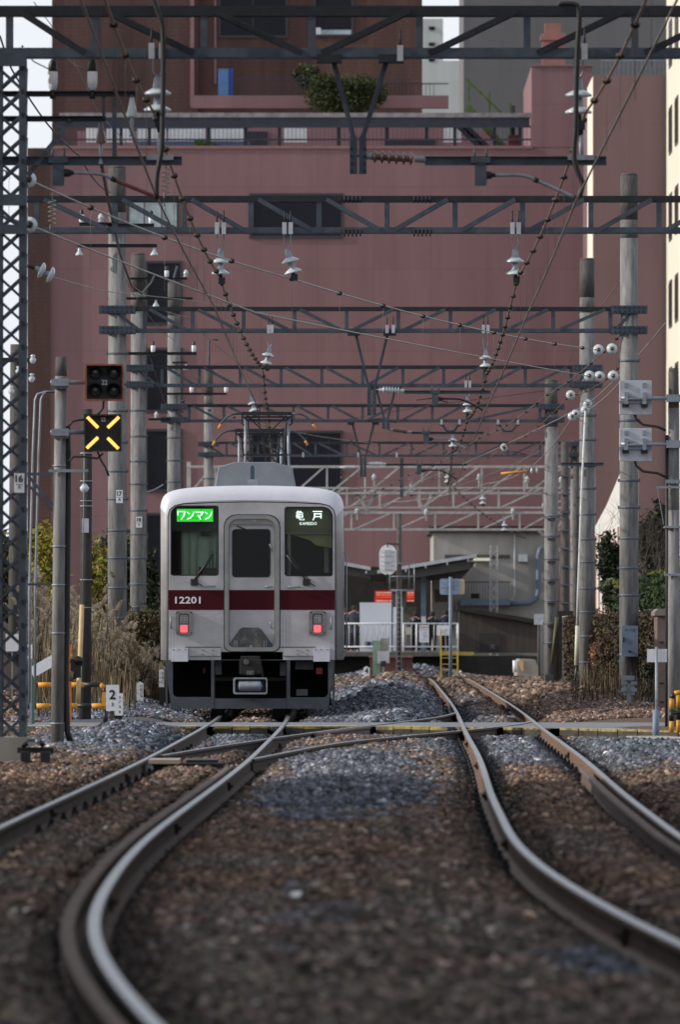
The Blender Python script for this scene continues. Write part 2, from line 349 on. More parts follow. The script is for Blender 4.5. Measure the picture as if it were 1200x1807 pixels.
# ------------------------------------------------ ballast stones
def make_stones(name, n, Dlo, Dhi, pw, smin, smax, label, seed, side=1.0):
    r = np.random.default_rng(seed); u = r.random(n); D = (Dlo ** pw + u * (Dhi ** pw - Dlo ** pw)) ** (1 / pw)
    hw = .0262 * D * 1.18 + .35; x = (r.random(n) * 2 - 1) * hw * side
    d = raildist(x, D); keep = d > .055
    g1 = np.abs(x - fLR(np.clip(D, 21, 380)) + .115); g2 = np.abs(x - fRL(np.clip(D, 21, 500)) - G + .115)
    keep &= ~((D < 125) & ((g1 < .06) | (g2 < .06)))
    front = crossing_front(x); keep &= ~((D > front - .1) & (D < 190.2))
    keep &= ~((x < -4.3) & (D > 215))
    x, D = x[keep], D[keep]; n = len(x); z = gz(x, D)
    sz = smin + (smax - smin) * r.random(n) ** 2; sz = sz * np.where(D > 130, 1.25, 1)
    T = []
    for k in range(12):
        c = np.array([(i, j, l) for i in (-1, 1) for j in (-1, 1) for l in (-1, 1)], float) * .5
        c = c * (1 + r.normal(0, .22, c.shape)) * np.array([1.0, .85, .62]); T.append(c)
    T = np.array(T); t = T[r.integers(0, 12, n)]
    a, b, c = r.random(n) * 6.28, r.normal(0, .5, n), r.normal(0, .5, n)
    ca, sa, cb, sb, cc, sc = np.cos(a), np.sin(a), np.cos(b), np.sin(b), np.cos(c), np.sin(c); o1 = np.zeros(n); I = np.ones(n)
    Rz = np.stack([ca, -sa, o1, sa, ca, o1, o1, o1, I], 1).reshape(-1, 3, 3); Rx = np.stack([I, o1, o1, o1, cb, -sb, o1, sb, cb], 1).reshape(-1, 3, 3)
    Ry = np.stack([cc, o1, sc, o1, I, o1, -sc, o1, cc], 1).reshape(-1, 3, 3); M = Rz @ Rx @ Ry
    V = np.einsum('nij,nkj->nki', M, t) * sz[:, None, None] + np.stack([x, D, z + sz * (.12 + .2 * r.random(n))], 1)[:, None, :]
    V = V.reshape(-1, 3); cf = np.array(_cubeF); f = (np.arange(n)[:, None, None] * 8 + cf[None]).reshape(-1, 4)
    me = bpy.data.meshes.new(name); me.vertices.add(len(V)); me.vertices.foreach_set('co', V.ravel())
    me.loops.add(f.size); me.loops.foreach_set('vertex_index', f.ravel().astype(np.int32)); me.polygons.add(len(f)); me.polygons.foreach_set('loop_start', np.arange(0, f.size, 4))
    me.update(calc_edges=True)
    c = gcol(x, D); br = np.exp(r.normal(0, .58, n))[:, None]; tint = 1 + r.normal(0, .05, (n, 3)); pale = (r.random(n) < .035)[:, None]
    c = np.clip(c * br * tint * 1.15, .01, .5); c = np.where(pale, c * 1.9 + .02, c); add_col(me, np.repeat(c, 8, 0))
    me.materials.append(M_stone); ob = bpy.data.objects.new(name, me); COL.objects.link(ob)
    tag(ob, label, 'ballast', None, 'stuff'); return ob
M_stone = mat_attr('crushed_stone', 0.85)
make_stones('ballast', 130000, 34, 96, 2.0, .018, .064, 'loose brown and grey crushed stone between the rails in the foreground', 1)
make_stones('ballast', 200000, 96, 235, 1.7, .024, .06, 'blue grey crushed stone heaped around the crossing and the points', 2)
make_stones('ballast', 60000, 235, 470, 1.6, .05, .11, 'crushed stone beside the distant track towards the platform', 3)

# ------------------------------------------------ tracks
RP = [(-.0635, 0), (-.0635, .012), (-.012, .03), (-.008, .108), (-.0325, .125), (-.0325, .145), (-.026, .1525), (-.014, .1545), (.014, .1545), (.026, .1525), (.0325, .145), (.0325, .125), (.008, .108), (.012, .03), (.0635, .012), (.0635, 0)]
def rail(name, f, D0, D1, parent, off=0.0, mats=None, zoff=0.0, prof=RP, step=1.0, taper=False):
    mb = MB(); side, top = mats or (M_rust, M_railtop); Dn = np.arange(D0, D1 + .01, step); xx = f(Dn) + 0.0; n = len(prof)
    vs = []
    for i, D in enumerate(Dn):
        a, b = max(i - 1, 0), min(i + 1, len(Dn) - 1); t = Vector((float(xx[b] - xx[a]), float(Dn[b] - Dn[a]), 0)).normalized(); nn = Vector((t.y, -t.x, 0))
        base = Vector((float(xx[i]), float(D), float(zt(D)) - .153 + zoff)) + nn * off
        for (px, pz) in prof: vs.append(base + nn * px + Vector((0, 0, pz)))
    fs1, fs2 = [], []
    for i in range(len(Dn) - 1):
        for k in range(n):
            q = (i * n + k, i * n + (k + 1) % n, (i + 1) * n + (k + 1) % n, (i + 1) * n + k)
            (fs2 if 6 <= k <= 8 else fs1).append(q)
    mb.use(side); mb.add(vs, fs1 + [tuple(range(n))[::-1], tuple((len(Dn) - 1) * n + k for k in range(n))]); b = len(mb.v) - len(vs); mb.use(top)
    for q in fs2: mb.f.append(tuple(i + b for i in q)); mb.mi.append(mb.cur); mb.sm.append(False)
    return mb.build(name, parent)
LT = thing('railway_track', 'left track curving in from the lower left to pass under the train', 'railway track', (-1.4, 120, -.15))
rail('rail', fLR, 26, 300, LT); rail('rail', lambda D: fLR(D) - G * 1.0, 60, 300, LT)
gm = (M_guard, M_guard)
rail('guard_rail', fLR, 26, 125, LT, -.118, gm, -.004)
RT = thing('railway_track', 'right track running past the train to the station and bending away left', 'railway track', (1.9, 120, -.15))
rail('rail', fRL, 26, 508, RT, 0, (M_rustb, M_railtop)); rail('rail', lambda D: fRL(D) + G, 44, 508, RT, 0, (M_rustb, M_railtop))
rail('guard_rail', fRL, 44, 124, RT, G - .118, gm, -.004)
XT = thing('railway_track', 'crossover track slanting from the left track to the right one at the crossing', 'railway track', (0, 165, -.15))
rail('rail', fXU, 137, 212, XT); rail('rail', fXL, 133, 191, XT)
# check / wing rails and points
rail('check_rail', fXU, 168, 180, XT, .10, gm, -.002); rail('check_rail', fXL, 146, 158, XT, -.10, gm, -.002)
def joint(f, D, off, parent):
    x = float(f(D)) + off; mb = MB(M_rust); 
    for s in (-1, 1):
        mb.box(x + s * .012, x + s * .035, D - .28, D + .28, -.115, -.045)
        for k in range(4): mb.cyl((x + s * .03, D - .21 + k * .14, -.08), (x + s * .055, D - .21 + k * .14, -.08), .016, n=6)
    mb.build('rail_joint', parent)
def chair(f, D, off, parent, m=None):    # base plate and clips on the sleeper end
    x = float(f(D)) + off; mb = MB(m or M_dark); z = float(zt(D)) - .153
    mb.box(x - .15, x + .15, D - .09, D + .09, z - .03, z + .012)
    for s in (-1, 1):
        mb.box(x + s * .065, x + s * .12, D - .06, D + .06, z + .012, z + .05); mb.cyl((x + s * .09, D, z + .05), (x + s * .09, D, z + .085), .02, n=6)
    mb.build('rail_fastening', parent)
for D in (58.6, 84, 109, 134, 160): joint(fRL, D, 0, RT)
for D in (70, 95, 120, 145): joint(fRL, D, G, RT)
for D in (66, 91, 116): joint(fLR, D, 0, LT)
for D in (98, 123, 150): joint(fLR, D, -G, LT)
for k in range(34):
    D = 78 + k * 3.2 ; chair(fRL, D, 0, RT)
for k in range(26):
    D = 88 + k * 3.4 ; chair(fRL, D, G, RT)
for k in range(22):
    D = 92 + k * 3.2 ; chair(fLR, D, -G, LT)
for k in range(14): chair(fXU, 139 + k * 2.6, 0, XT); chair(fXL, 135 + k * 2.6, 0, XT)
M_sleeper = mat('weathered_sleeper', (0.045, 0.034, 0.027), .95, 0, .3, 9, (1, 6, 1))
for k in range(30):     # timbers of the points, longer than ordinary sleepers
    D = 136 + k * 1.45
    if D > 169: break
    x0 = float(fLR(D)) - G - .45; x1 = max(float(fXL(min(D, 190))), float(fLR(D))) + .45
    MB(M_sleeper).box(x0, x1, D - .11, D + .11, -.26, -.148).build('sleeper', XT)
M_slw = mat('pale_sleeper', (.42, .40, .36), .9, 0, .2, 5)
for k in range(9):
    D = 374 + k * 5.5; x = float(fRL(D)); z = float(zt(D))
    MB(M_slw if k % 2 else M_sleeper).box(x - .45, x + G + .45, D - .12, D + .12, z - .28, z - .1).build('sleeper', RT)
# the tongues' ends and rods of the points
t = thing('point_rod', 'low wooden box and steel rods between the rails at the near points', 'point rods', (-1.75, 131, -.1))
mb = MB(mat('bleached_wood', (.36, .31, .25), .9, 0, .15, 6)); mb.box(X(262, 131), X(316, 131), 130.8, 132.6, -.03, .012); mb.build('cover_board', t)
mb = MB(M_dark); mb.box(X(268, 131), X(310, 131), 130.9, 131.3, -.14, -.032); mb.box(X(316, 133), X(395, 133), 132.8, 133.1, -.09, -.045); mb.box(X(330, 134), X(385, 134), 133.5, 135, -.05, -.015)
mb.tube([W(296, 1362, 130.6), W(306, 1355, 130.6), W(306, 1368, 130.6)], .02); mb.build('rod', t)
mb = MB(M_galv); mb.box(X(520/2, 130.7), X(262, 130.7) + .05, 130.6, 130.7, -.09, -.05); mb.build('bracket', t)

# ------------------------------------------------ road crossing (a low deck, flush with the rail heads)
M_asph = mat('asphalt', (.16, .165, .175), .9, 0, .15, 9)
M_deck = mat('deck_concrete', (.022, .019, .016), .95, 0, 0, 4, (1, 1, 3), (.06, .052, .044))
deck = thing('road_crossing', None, None, (0, 185, -.2)); deck['kind'] = 'structure'
xsd = np.arange(-14, 12.01, .5)
mb = MB(M_asph); vs = []
for x in xsd:
    f_ = float(crossing_front(min(x, 5.5))); vs += [(x, f_ + .12, -.012), (x, 189.5, -.012)]
n = len(xsd); mb.add(vs, [(2 * i, 2 * i + 2, 2 * i + 3, 2 * i + 1) for i in range(n - 1)]); mb.build('asphalt', deck)
mb = MB(M_deck); yb = MB(M_yel2); wb = MB(mat('worn_white_paint', (.45, .42, .36), .8, 0, 0, 3, (1, 1, 1), (.18, .16, .13), ctr=(.45, .6)))
for i in range(n - 1):
    for (a, b) in ((xsd[i], (xsd[i] + xsd[i + 1]) / 2 - .012), ((xsd[i] + xsd[i + 1]) / 2, xsd[i + 1] - .012)):
        d = raildist(np.array([(a + b) / 2]), np.array([float(crossing_front((a + b) / 2))]))[0]
        if d < .12: continue
        fa, fb = float(crossing_front(min(a, 5.5))), float(crossing_front(min(b, 5.5)))
        vs = [(a, fa, -.25), (b, fb, -.25), (b, fb, -.012), (a, fa, -.012), (a, fa + .119, -.25), (b, fb + .119, -.25), (b, fb + .119, -.012), (a, fa + .119, -.012)]
        fc = [(0, 1, 2, 3), (3, 2, 6, 7), (1, 5, 6, 2), (4, 0, 3, 7), (5, 4, 7, 6)]
        mb.add(vs, fc)
        dz = .018 + .03 * random.random()
        yb.add([(a, fa - .003, -.012 - dz), (b, fb - .003, -.012 - dz), (b, fb - .003, -.008), (a, fa - .003, -.008)], [(0, 1, 2, 3)])
        yb.add([(a, fa - .003, -.008), (b, fb - .003, -.008), (b, fb + .05, -.008), (a, fa + .05, -.008)], [(0, 1, 2, 3)])
        if random.random() < .7: wb.add([(a, fa + .06, -.007), (b, fb + .06, -.007), (b, fb + 1.2, -.007), (a, fa + 1.2, -.007)], [(0, 1, 2, 3)])
mb.build('edge_block', deck); yb.build('yellow_line', deck); wb.build('white_line', deck)
# ------------------------------------------------ gantries of the overhead line
POLE_R = 0.19
def pole_parts(parent, px, D, ytop, z0=-.3, r=POLE_R, dark=.9, bands=True, plate=None, pegs=False, bandstep=.56, lean=0.0, first_band=None):
    x = X(px, D); zt_ = Z(ytop, D); mb = MB(M_conc)
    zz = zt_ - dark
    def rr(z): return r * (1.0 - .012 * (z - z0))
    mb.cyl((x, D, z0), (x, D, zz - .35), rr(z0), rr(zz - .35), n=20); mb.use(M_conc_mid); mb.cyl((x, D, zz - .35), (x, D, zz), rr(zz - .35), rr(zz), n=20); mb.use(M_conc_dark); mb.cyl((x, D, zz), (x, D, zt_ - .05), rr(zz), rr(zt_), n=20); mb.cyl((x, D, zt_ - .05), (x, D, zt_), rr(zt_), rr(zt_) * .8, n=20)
    p = mb.build('pole', parent)
    if bands:
        zb = (first_band if first_band is not None else zt_ - 3.6)
        while zb > z0 + .8:
            q = MB(M_strap); q.lathe((x, D, zb), [(rr(zb) + .002, -.022), (rr(zb) + .009, -.02), (rr(zb) + .009, .02), (rr(zb) + .002, .022)], n=20)
            q.box(x + rr(zb), x + rr(zb) + .035, D - .03, D + .03, zb - .03, zb + .03); q.box(x - rr(zb) - .035, x - rr(zb), D - .03, D + .03, zb - .03, zb + .03)
            q.build('strap', p)
            if pegs:
                q = MB(M_dark); rp = rr(zb - .12); q.bar((x - .1, D - rp - .01, zb - .06), (x + .1, D - rp - .01, zb - .06), .05, .025); q.bar((x - .08, D - rp - .08, zb - .12), (x + .08, D - rp - .08, zb - .12), .02, .02)
                q.bar((x - .1, D - rp, zb - .06), (x - .07, D - rp - .08, zb - .12), .02, .02); q.bar((x + .1, D - rp, zb - .06), (x + .07, D - rp - .08, zb - .12), .02, .02); q.build('step_peg', p)
            zb -= bandstep * (1 + .08 * math.sin(zb * 7))
    if plate:
        num, px0, py0, px1, py1 = plate; y = D - rr(2) - .02; q = MB(M_white)
        q.box(X(px0, D), X(px1, D), y, y + .012, Z(py1, D), Z(py0, D)); q.use(M_blackp)
        h = Z(py0, D) - Z(py1, D); cx = X((px0 + px1) / 2, D); ww = X(px1, D) - X(px0, D)
        q.text(num, h * .38, cx, Z(py0, D) - h * .47, y - .003, w=ww * .7, bold=.04); q.box(cx - ww * .36, cx + ww * .36, y - .003, y - .001, Z(py0, D) - h * .57, Z(py0, D) - h * .545)
        q.text('A', h * .2, cx, Z(py0, D) - h * .82, y - .003, bold=.05); q.build('number_plate', p)
    return p
def clampset(parent, px, D, py, r=POLE_R):    # bolted bracket where a chord meets the pole
    x = X(px, D); z = Z(py, D); q = MB(M_steel); q.box(x - r - .16, x + r + .16, D - r - .06, D - r - .045, z - .075, z + .075)
    q.box(x - r - .16, x + r + .16, D + r + .045, D + r + .06, z - .075, z + .075)
    for s in (-1, 1):
        q.box(x + s * (r + .02), x + s * (r + .04), D - r - .045, D + r + .045, z - .07, z + .07)
    q.use(M_dark)
    for k in range(-3, 4):
        for dz in (-.04, .04): q.cyl((x + k * .09, D - r - .075, z + dz), (x + k * .09, D - r - .06, z + dz), .017, n=6)
    q.build('clamp', parent)
def truss(t, D, pxa, pxb, yt, yb, verts, ctr, m=M_steel, mt=None, w=.075, gap=.32, diag=None):
    za, zb = Z(yt, D), Z(yb, D); xa, xb = X(pxa, D), X(pxb, D); mt = mt or m
    q = MB(M_dark if m is M_steel else m)  # steel top chords go darker: shade of the underside put into the colour
    for s in (-1, 1):
        y = D + s * gap / 2; q.box(xa, xb, y - .004, y + .004, za - w, za); q.box(xa, xb, y - .004 if s > 0 else y, (y + .07) if s < 0 else y - .07, za, za + .008)
    q.build('top_chord', t)
    q = MB(m)
    for s in (-1, 1):
        y = D + s * gap / 2; q.box(xa, xb, y - .004, y + .004, zb, zb + w); q.box(xa, xb, y, y - s * .07, zb - .008, zb)
    q.build('bottom_chord', t)
    vx = [X(v, D) for v in verts]
    for v in vx:
        q = MB(m)
        for s in (-1, 1):
            y = D + s * (gap / 2 - .012); q.bar((v, y, zb + .01), (v, y, za - .01), .07, .008, up=(0, 1, 0)); q.box(v - .035, v - .027, y - s * .05, y, zb + .01, za - .01)
        q.bar((v, D - gap / 2, zb + .03), (v, D + gap / 2, zb + .03), .05, .03); q.build('upright', t)
    allx = [xa] + vx + [xb]
    c = X(ctr, D)
    for a, b in zip(allx[:-1], allx[1:]):
        if b - a < .3: continue
        q = MB(mt)
        mid = (a + b) / 2
        for s in (-1, 1):
            y = D + s * (gap / 2 + .012)
            if mid < c: p0, p1 = (a + .10, y, za - .04), (b - .10, y, zb + .04)
            else: p0, p1 = (a + .10, y, zb + .04), (b - .10, y, za - .04)
            q.bar(p0, p1, .008, .06)
        q.build('diagonal', t)
def clip_pair(t, px, D, yb, dx=0.0):
    q = MB(M_porc if False else M_offw); x = X(px, D); z = Z(yb, D)
    q.box(x - .03, x + .03, D - .24, D - .18, z - .02, z + .14); q.use(M_dark); q.cyl((x, D - .21, z + .1), (x, D - .21, z + .3), .012, n=6)
    q.build('clip', t)
def hanger_insulator(t, px, D, ytop, ydisc1, ydisc2, yend, dxpx=0, sc=1.0):
    """two-disc suspension insulator under a forked strap"""
    s = S(D); x = X(px, D); x1 = X(px + dxpx * .5, D); x2 = X(px + dxpx, D); y = D
    z0, z1, z2, z3 = Z(ytop, D), Z(ydisc1, D), Z(ydisc2, D), Z(yend, D); g = (z1 - z2)
    q = MB(M_galv)
    for sd_ in (-1, 1):
        q.tube([(x + sd_ * .045, y, z0 + .12), (x + sd_ * .045, y, z0 - .2 * (z0 - z1) / .5), (x + sd_ * .03, y, z1 + g * 1.15), (x, y, z1 + g * .85)], .011, 6)
    q.build('fork', t)
    ax = Vector((x1 - x2, 0, z1 - z2)).normalized() if dxpx else Vector((0, 0, 1))
    for (xx, zz) in ((x1, z1), (x2, z2)):
        p = MB(M_porc); p.lathe((xx, y, zz), [(.02, -.03), (.06, -.015), (.125 * sc, -.02), (.13 * sc, 0), (.09 * sc, .025), (.045, .05)], ax, 18)
        p.use(M_galv); p.lathe((xx, y, zz), [(.05, .04), (.042, .10), (.03, .16), (.012, .17), (.012, .19)], ax, 12); p.build('insulator', t)
    q = MB(M_dark); q.tube([(x2, y, z2 - .02), (x2 + .02, y, z3 + .05), (x2 + .02, y, z3)], [.02, .03, .02], 8); q.boxc((x2 + .02, y, (z2 + z3) / 2 - .02), (.09, .12, .09)); q.build('wire_clamp', t)
def v_hanger(t, D, xl, xr, xb, ytop, yv, yend, plate_w=28, w=.085, m=M_steel):
    q = MB(m); z0, zv, ze = Z(ytop, D), Z(yv, D), Z(yend, D); a, b, c = X(xl, D), X(xr, D), X(xb, D)
    for (x0, sg) in ((a, -1), (b, 1)):
        q.bar((x0, D, z0), (c + sg * .045, D, zv), .012, w, up=(0, 0, 1)); q.bar((x0, D - .03, z0), (c + sg * .045, D - .03, zv), .05, .01)
        q.box(c + sg * .008, c + sg * .085, D - .05, D + .04, ze, zv + .02)
    q.use(M_dark)
    for k in range(int((zv - ze) / .075)):
        for sg in (-1, 1): q.cyl((c + sg * .065, D - .062, ze + .03 + k * .075), (c + sg * .065, D - .05, ze + .03 + k * .075), .014, n=6)
    for (x0, sg) in ((a, -1), (b, 1)): q.box(x0 - plate_w / 2 / S(D) + sg * .04, x0 + plate_w / 2 / S(D) + sg * .04, D - .2, D + .2, z0 - .03, z0 + .05)
    q.build('hanger', t)
def rod_insulator(t, p, q_, n=6, m=M_porc_brown, r=.07, mc=None):
    p, q_ = Vector(p), Vector(q_); ax = q_ - p; L = ax.length; prof = [(.02, 0), (.03, .05 * L), (.032, .12 * L)]
    a0, a1 = .14 * L, .82 * L
    b = MB(mc or M_galv); b.lathe(p, [(.015, -.06), (.02, 0), (.034, .02 * L), (.034, .14 * L)], ax, 10); b.build('cap', t); b = MB(mc or M_galv); b.lathe(p, [(.034, .82 * L), (.034, .98 * L), (.02, L)], ax, 10); b.build('cap', t)
    pr = []
    for k in range(n):
        u = a0 + (a1 - a0) * k / n; v = (a1 - a0) / n; pr += [(.036, u), (.036, u + v * .25), (r, u + v * .45), (r, u + v * .52), (.036, u + v * .75)]
    b = MB(m); b.lathe(p, pr, ax, 14); b.build('insulator', t)
def reg_arm(t, D, x0, y0, pts, m=M_galv, red=None):
    """drop bracket and curved registration tube; pts in pixels"""
    q = MB(M_steel); x = X(x0, D); z = Z(y0, D); q.box(x - .06, x + .06, D - .05, D + .05, z - .28, z); q.box(x - .10, x + .10, D - .06, D + .06, z - .05, z + .01)
    for s in (-1, 1): q.cyl((x + s * .06, D - .04, z), (x + s * .06, D - .04, z + .1), .012, n=6)
    q.build('bracket', t)
    P = [W(a, b, D) for a, b in pts]; q = MB(M_dark); q.tube([P[0] - Vector((.05, 0, 0)), P[0] + Vector((.06, 0, 0))], [.05, .035], 8); q.tube([P[0], P[0] + (P[1] - P[0]) * .6], .022, 8); q.build('joint', t)
    # smooth the tube
    PP = []
    for i in range(len(P) - 1):
        for u in (0, .25, .5, .75): 
            a = P[max(i - 1, 0)]; b = P[i]; c = P[i + 1]; d = P[min(i + 2, len(P) - 1)]
            PP.append(.5 * ((2 * b) + (c - a) * u + (2 * a - 5 * b + 4 * c - d) * u * u + (3 * b - a - 3 * c + d) * u ** 3))
    PP.append(P[-1]); q = MB(m); q.tube(PP, .018, 8)
    if red: q.use(red); q.tube(PP[len(PP) * 3 // 5:], .021, 8)
    q.use(M_dark); q.tube([PP[-1] - (PP[-1] - PP[-2]) * .3, PP[-1]], .03, 8); k = len(PP) * 3 // 5; q.tube([PP[k], PP[k + 1]], .028, 8); q.build('steady_arm', t)

GR = 'lattice gantries carrying the overhead wires'
DA, DB, DC, DD, DE, DF = 132.4, 177.5, 249, 297, 342, 424
# --- A (columns outside the picture)
A = thing('catenary_gantry', 'nearest lattice gantry across the very top, on the lattice column numbered 16 at the left', 'gantry', (0, DA, 0), GR)
truss(A, DA, -10, 1480, 14, 103, [ 168 - 190 + 39, 168, 360, 550, 740, 930, 1120, 1310, 1440], 640, w=.095, mt=M_dark)
pole_parts(A, 1482, DA, -110, bands=False)
for px in (268, 278 + 8): clip_pair(A, px, DA, 103)
clip_pair(A, 706, DA, 107); clip_pair(A, 1031, DA, 104)
hanger_insulator(A, 278, DA, 103, 165, 194, 235, sc=1.08); hanger_insulator(A, 1021, DA, 104, 168, 198, 240, sc=1.08)
v_hanger(A, DA, 588, 683, 632, 107, 245, 308, plate_w=44)
rod_insulator(A, W(640, 276, DA), W(752, 283, DA), 6)
def arm(t, name, D, a, b, py, h=.085, m=M_steel, d=.075):
    q = MB(m); x0, x1 = X(a, D), X(b, D); z = Z(py, D)
    q.box(x0, x1, D - d / 2, D + d / 2, z + h / 2 - .008, z + h / 2); q.box(x0, x1, D - .004, D + .004, z - h / 2, z + h / 2 - .008); q.box(x0, x1, D - d / 2, D + d / 2, z - h / 2 - .008, z - h / 2); return q.build(name, t)
arm(A, 'wire_support_arm', DA, 750, 1070, 284); reg_arm(A, DA, 848, 280, [(858, 310), (885, 310), (925, 311), (960, 325), (1015, 350)])
arm(A, 'wire_support_arm', DA, -30, 321, 284); reg_arm(A, DA, 103, 280, [(115, 306), (140, 306), (180, 309), (215, 324), (280, 350)], red=mat('red_insulating_sleeve', (.16, .04, .035), .6, 0, .2, 5))
for px in (286, 1030):
    q = MB(M_galv); q.tube([W(px - 4, 238, DA), W(px - 5, 262, DA), W(px - 4, 280, DA)], .02, 8); q.boxc(W(px - 4, 279, DA), (.28, .1, .05)); q.build('dropper_rod', A)
arm(A, 'cross_arm', DA, -30, 240, 166, .05, M_dark); arm(A, 'cross_arm', DA, -30, 187, 210, .05, M_dark)
q = MB(M_steel); q.bar(W(125, 213, DA), W(50, 310, DA), .05, .05); q.build('stay', A)
for px in (93, 163):
    b = W(px, 160, DA); q = MB(M_porc); q.lathe(b, [(.03, .0), (.045, .03), (.045, .06)], n=12); q.use(M_white); q.lathe(b, [(.045, .06), (.052, .07), (.052, .18), (.045, .19)], n=14)
    q.use(M_blackp); q.lathe(b, [(.04, .19), (.045, .2), (.045, .26), (.02, .31)], n=12); q.cyl(b, b + Vector((0, 0, -.09)), .03); q.build('fuse_insulator', A)
for (px, py) in ((233, 180), (178, 228)):
    b = W(px, py, DA); q = MB(M_porc if px > 200 else M_porc_brown); q.lathe(b, [(.02, .06), (.025, .0), (.055, -.13), (.055, -.15)], n=12); q.use(M_galv); q.lathe(b, [(.012, -.15), (.02, -.2), (.015, -.3), (.03, -.36)], n=8); q.build('post_insulator', A)
q = MB(M_steel); q.box(X(198, DA), X(206, DA), DA - .02, DA + .02, Z(278, DA), Z(175, DA)); q.box(X(180, DA), X(186, DA), DA - .02, DA + .02, Z(210, DA), Z(172, DA)); q.build('drop_tube', A)
# --- B with the lattice column
B = thing('catenary_gantry', 'second lattice gantry, its poles outside the picture on both sides', 'gantry', (0, DB, 0), GR)
truss(B, DB, -60, 1330, 348, 412, [65, 203, 325, 443, 563, 683, 803, 922, 1043, 1163, 1283], 672, w=.075)
def lattice_col(t, D, pa, pb, ytop, z0, dep=.42, leg=.075, step=.42, name='lattice_column'):
    xa, xb = X(pa, D), X(pb, D); zt_ = Z(ytop, D); q = MB(M_steel)
    for x, s in ((xa, 1), (xb, -1)):
        for y, sy in ((D - dep / 2, 1), (D + dep / 2, -1)):
            q.box(x, x + s * leg, y, y + sy * .008, z0, zt_); q.box(x, x + s * .008, y + sy * .008, y + sy * leg, z0, zt_)
    z = z0 + .1; k = 0
    while z + step < zt_:
        for y in (D - dep / 2 + .012, D + dep / 2 - .012):
            q.bar((xa + .03, y, z), (xb - .03, y, z + step), .008, .026); q.bar((xa + .03, y + .012, z + step), (xb - .03, y + .012, z), .008, .026)
        for x in (xa + .012, xb - .012): q.bar((x, D - dep / 2 + .03, z), (x, D + dep / 2 - .03, z + step), .045, .008)
        z += step
    o = q.build(name, t)
    q = MB(M_dark); z = z0 + .1
    while z < zt_:
        for x in (xa + leg * .5, xb - leg * .5): q.cyl((x, D - dep / 2 - .014, z), (x, D - dep / 2, z), .013, n=6); q.cyl((x, D - dep / 2 - .014, z + .21), (x, D - dep / 2, z + .21), .013, n=6)
        z += step
    q.build('rivet', o); return o
c = lattice_col(A, DA, -8, 47, 104, 0.1, step=.236)
q = MB(M_steel); q = None
for ya_, yb_ in ((398, 415), (345, 365), (96, 120)): MB(M_steel).box(X(-8, DA), X(47, DA), DA - .24, DA - .225, Z(yb_, DA), Z(ya_, DA)).build('gusset_plate', c)
q = MB(M_concw); q.box(X(-60, DA), X(53, DA), DA - .45, DA + .45, -.3, Z(1300, DA)); q.build('concrete_footing', A)
q = MB(M_white); y = DA - .25; q.box(X(26, DA), X(44, DA), y, y + .012, Z(870, DA), Z(836, DA)); q.use(M_blackp); q.text('16', .080, X(35, DA), Z(852, DA), y - .003, w=.08, bold=.04); q.text('A', .035, X(35, DA), Z(863, DA), y - .003, bold=.02); q.box(X(29, DA), X(41, DA), y - .003, y - .001, Z(856, DA), Z(855, DA)); q.build('number_plate', c)
pole_parts(B, -62, DB, 60, bands=False); pole_parts(B, 1332, DB, 60, bands=False)
for px in (383, 395, 502, 513, 904, 915): clip_pair(B, px, DB, 412)
hanger_insulator(B, 389, DB, 412, 462, 482, 505, sc=.95); hanger_insulator(B, 507, DB, 412, 461, 480, 495, dxpx=10, sc=.95); hanger_insulator(B, 909, DB, 412, 461, 483, 500, sc=.95)
for (px, n) in ((622, 5), (745, 5)):
    for py in (351, 410):
        q = MB(M_dark); 
        for k in range(n): q.cyl(W(px - 14 + k * 7, py - 5, DB - .2), W(px - 14 + k * 7, py + 8, DB - .2), .012, n=6)
        q.box(X(px - 17, DB), X(px + 17, DB), DB - .20, DB - .185, Z(py + 4, DB), Z(py - 3, DB)); q.build('splice_bolts', B)
# --- C, D, E, F on concrete poles
def std(t, D, pl, pr, yt, yb, verts, ctr, ytl, ytr, plate=None, w=.07, pegs=False, rl=POLE_R, rr_=POLE_R):
    truss(t, D, pl - 18 * S(D) / 92, pr + 18 * S(D) / 92, yt, yb, verts, ctr, w=w)
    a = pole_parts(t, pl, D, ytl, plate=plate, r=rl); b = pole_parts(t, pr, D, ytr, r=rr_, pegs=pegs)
    for px in (pl, pr):
        clampset(t, px, D, yt + 4); clampset(t, px, D, yb - 4)
C_ = thing('catenary_gantry', 'third lattice gantry, bolted to the concrete pole numbered 17', 'gantry', (0, DC, 0), GR)
std(C_, DC, 207, 1110, 543, 587, [255 + 0, 340, 430, 520, 612, 703, 795, 884, 976, 1077], 655, 293, 306, plate=('17', 205, 865, 217, 888))
for px in (474, 480, 683, 694, 853, 861): clip_pair(C_, px, DC, 587)
hanger_insulator(C_, 476, DC, 587, 627, 641, 655, dxpx=-6, sc=.92); hanger_insulator(C_, 857, DC, 587, 632, 646, 660, sc=.92)
v_hanger(C_, DC, 628, 684, 656, 590, 690, 733, plate_w=22)
rod_insulator(C_, W(668, 688, DC), W(714, 690, DC), 6, M_porc, .075, M_porc); arm(C_, 'wire_support_arm', DC, 713, 866, 692, .06)
reg_arm(C_, DC, 768, 690, [(774, 704), (790, 704), (812, 705), (830, 712), (852, 724)], M_dark)
D_ = thing('catenary_gantry', 'fourth lattice gantry, bolted to the concrete pole numbered 18', 'gantry', (0, DD, 0), GR)
std(D_, DD, 244, 1036, 646, 683, [286, 352, 424, 496, 568, 640, 711, 783, 855, 927, 1008], 660, 447, 456, plate=('18', 240, 912, 251, 931))
v_hanger(D_, DD, 664, 698, 681, 686, 738, 757, plate_w=14); rod_insulator(D_, W(688, 758, DD), W(727, 763, DD), 6, M_porc_brown, .06); arm(D_, 'wire_support_arm', DD, 727, 853, 764, .05)
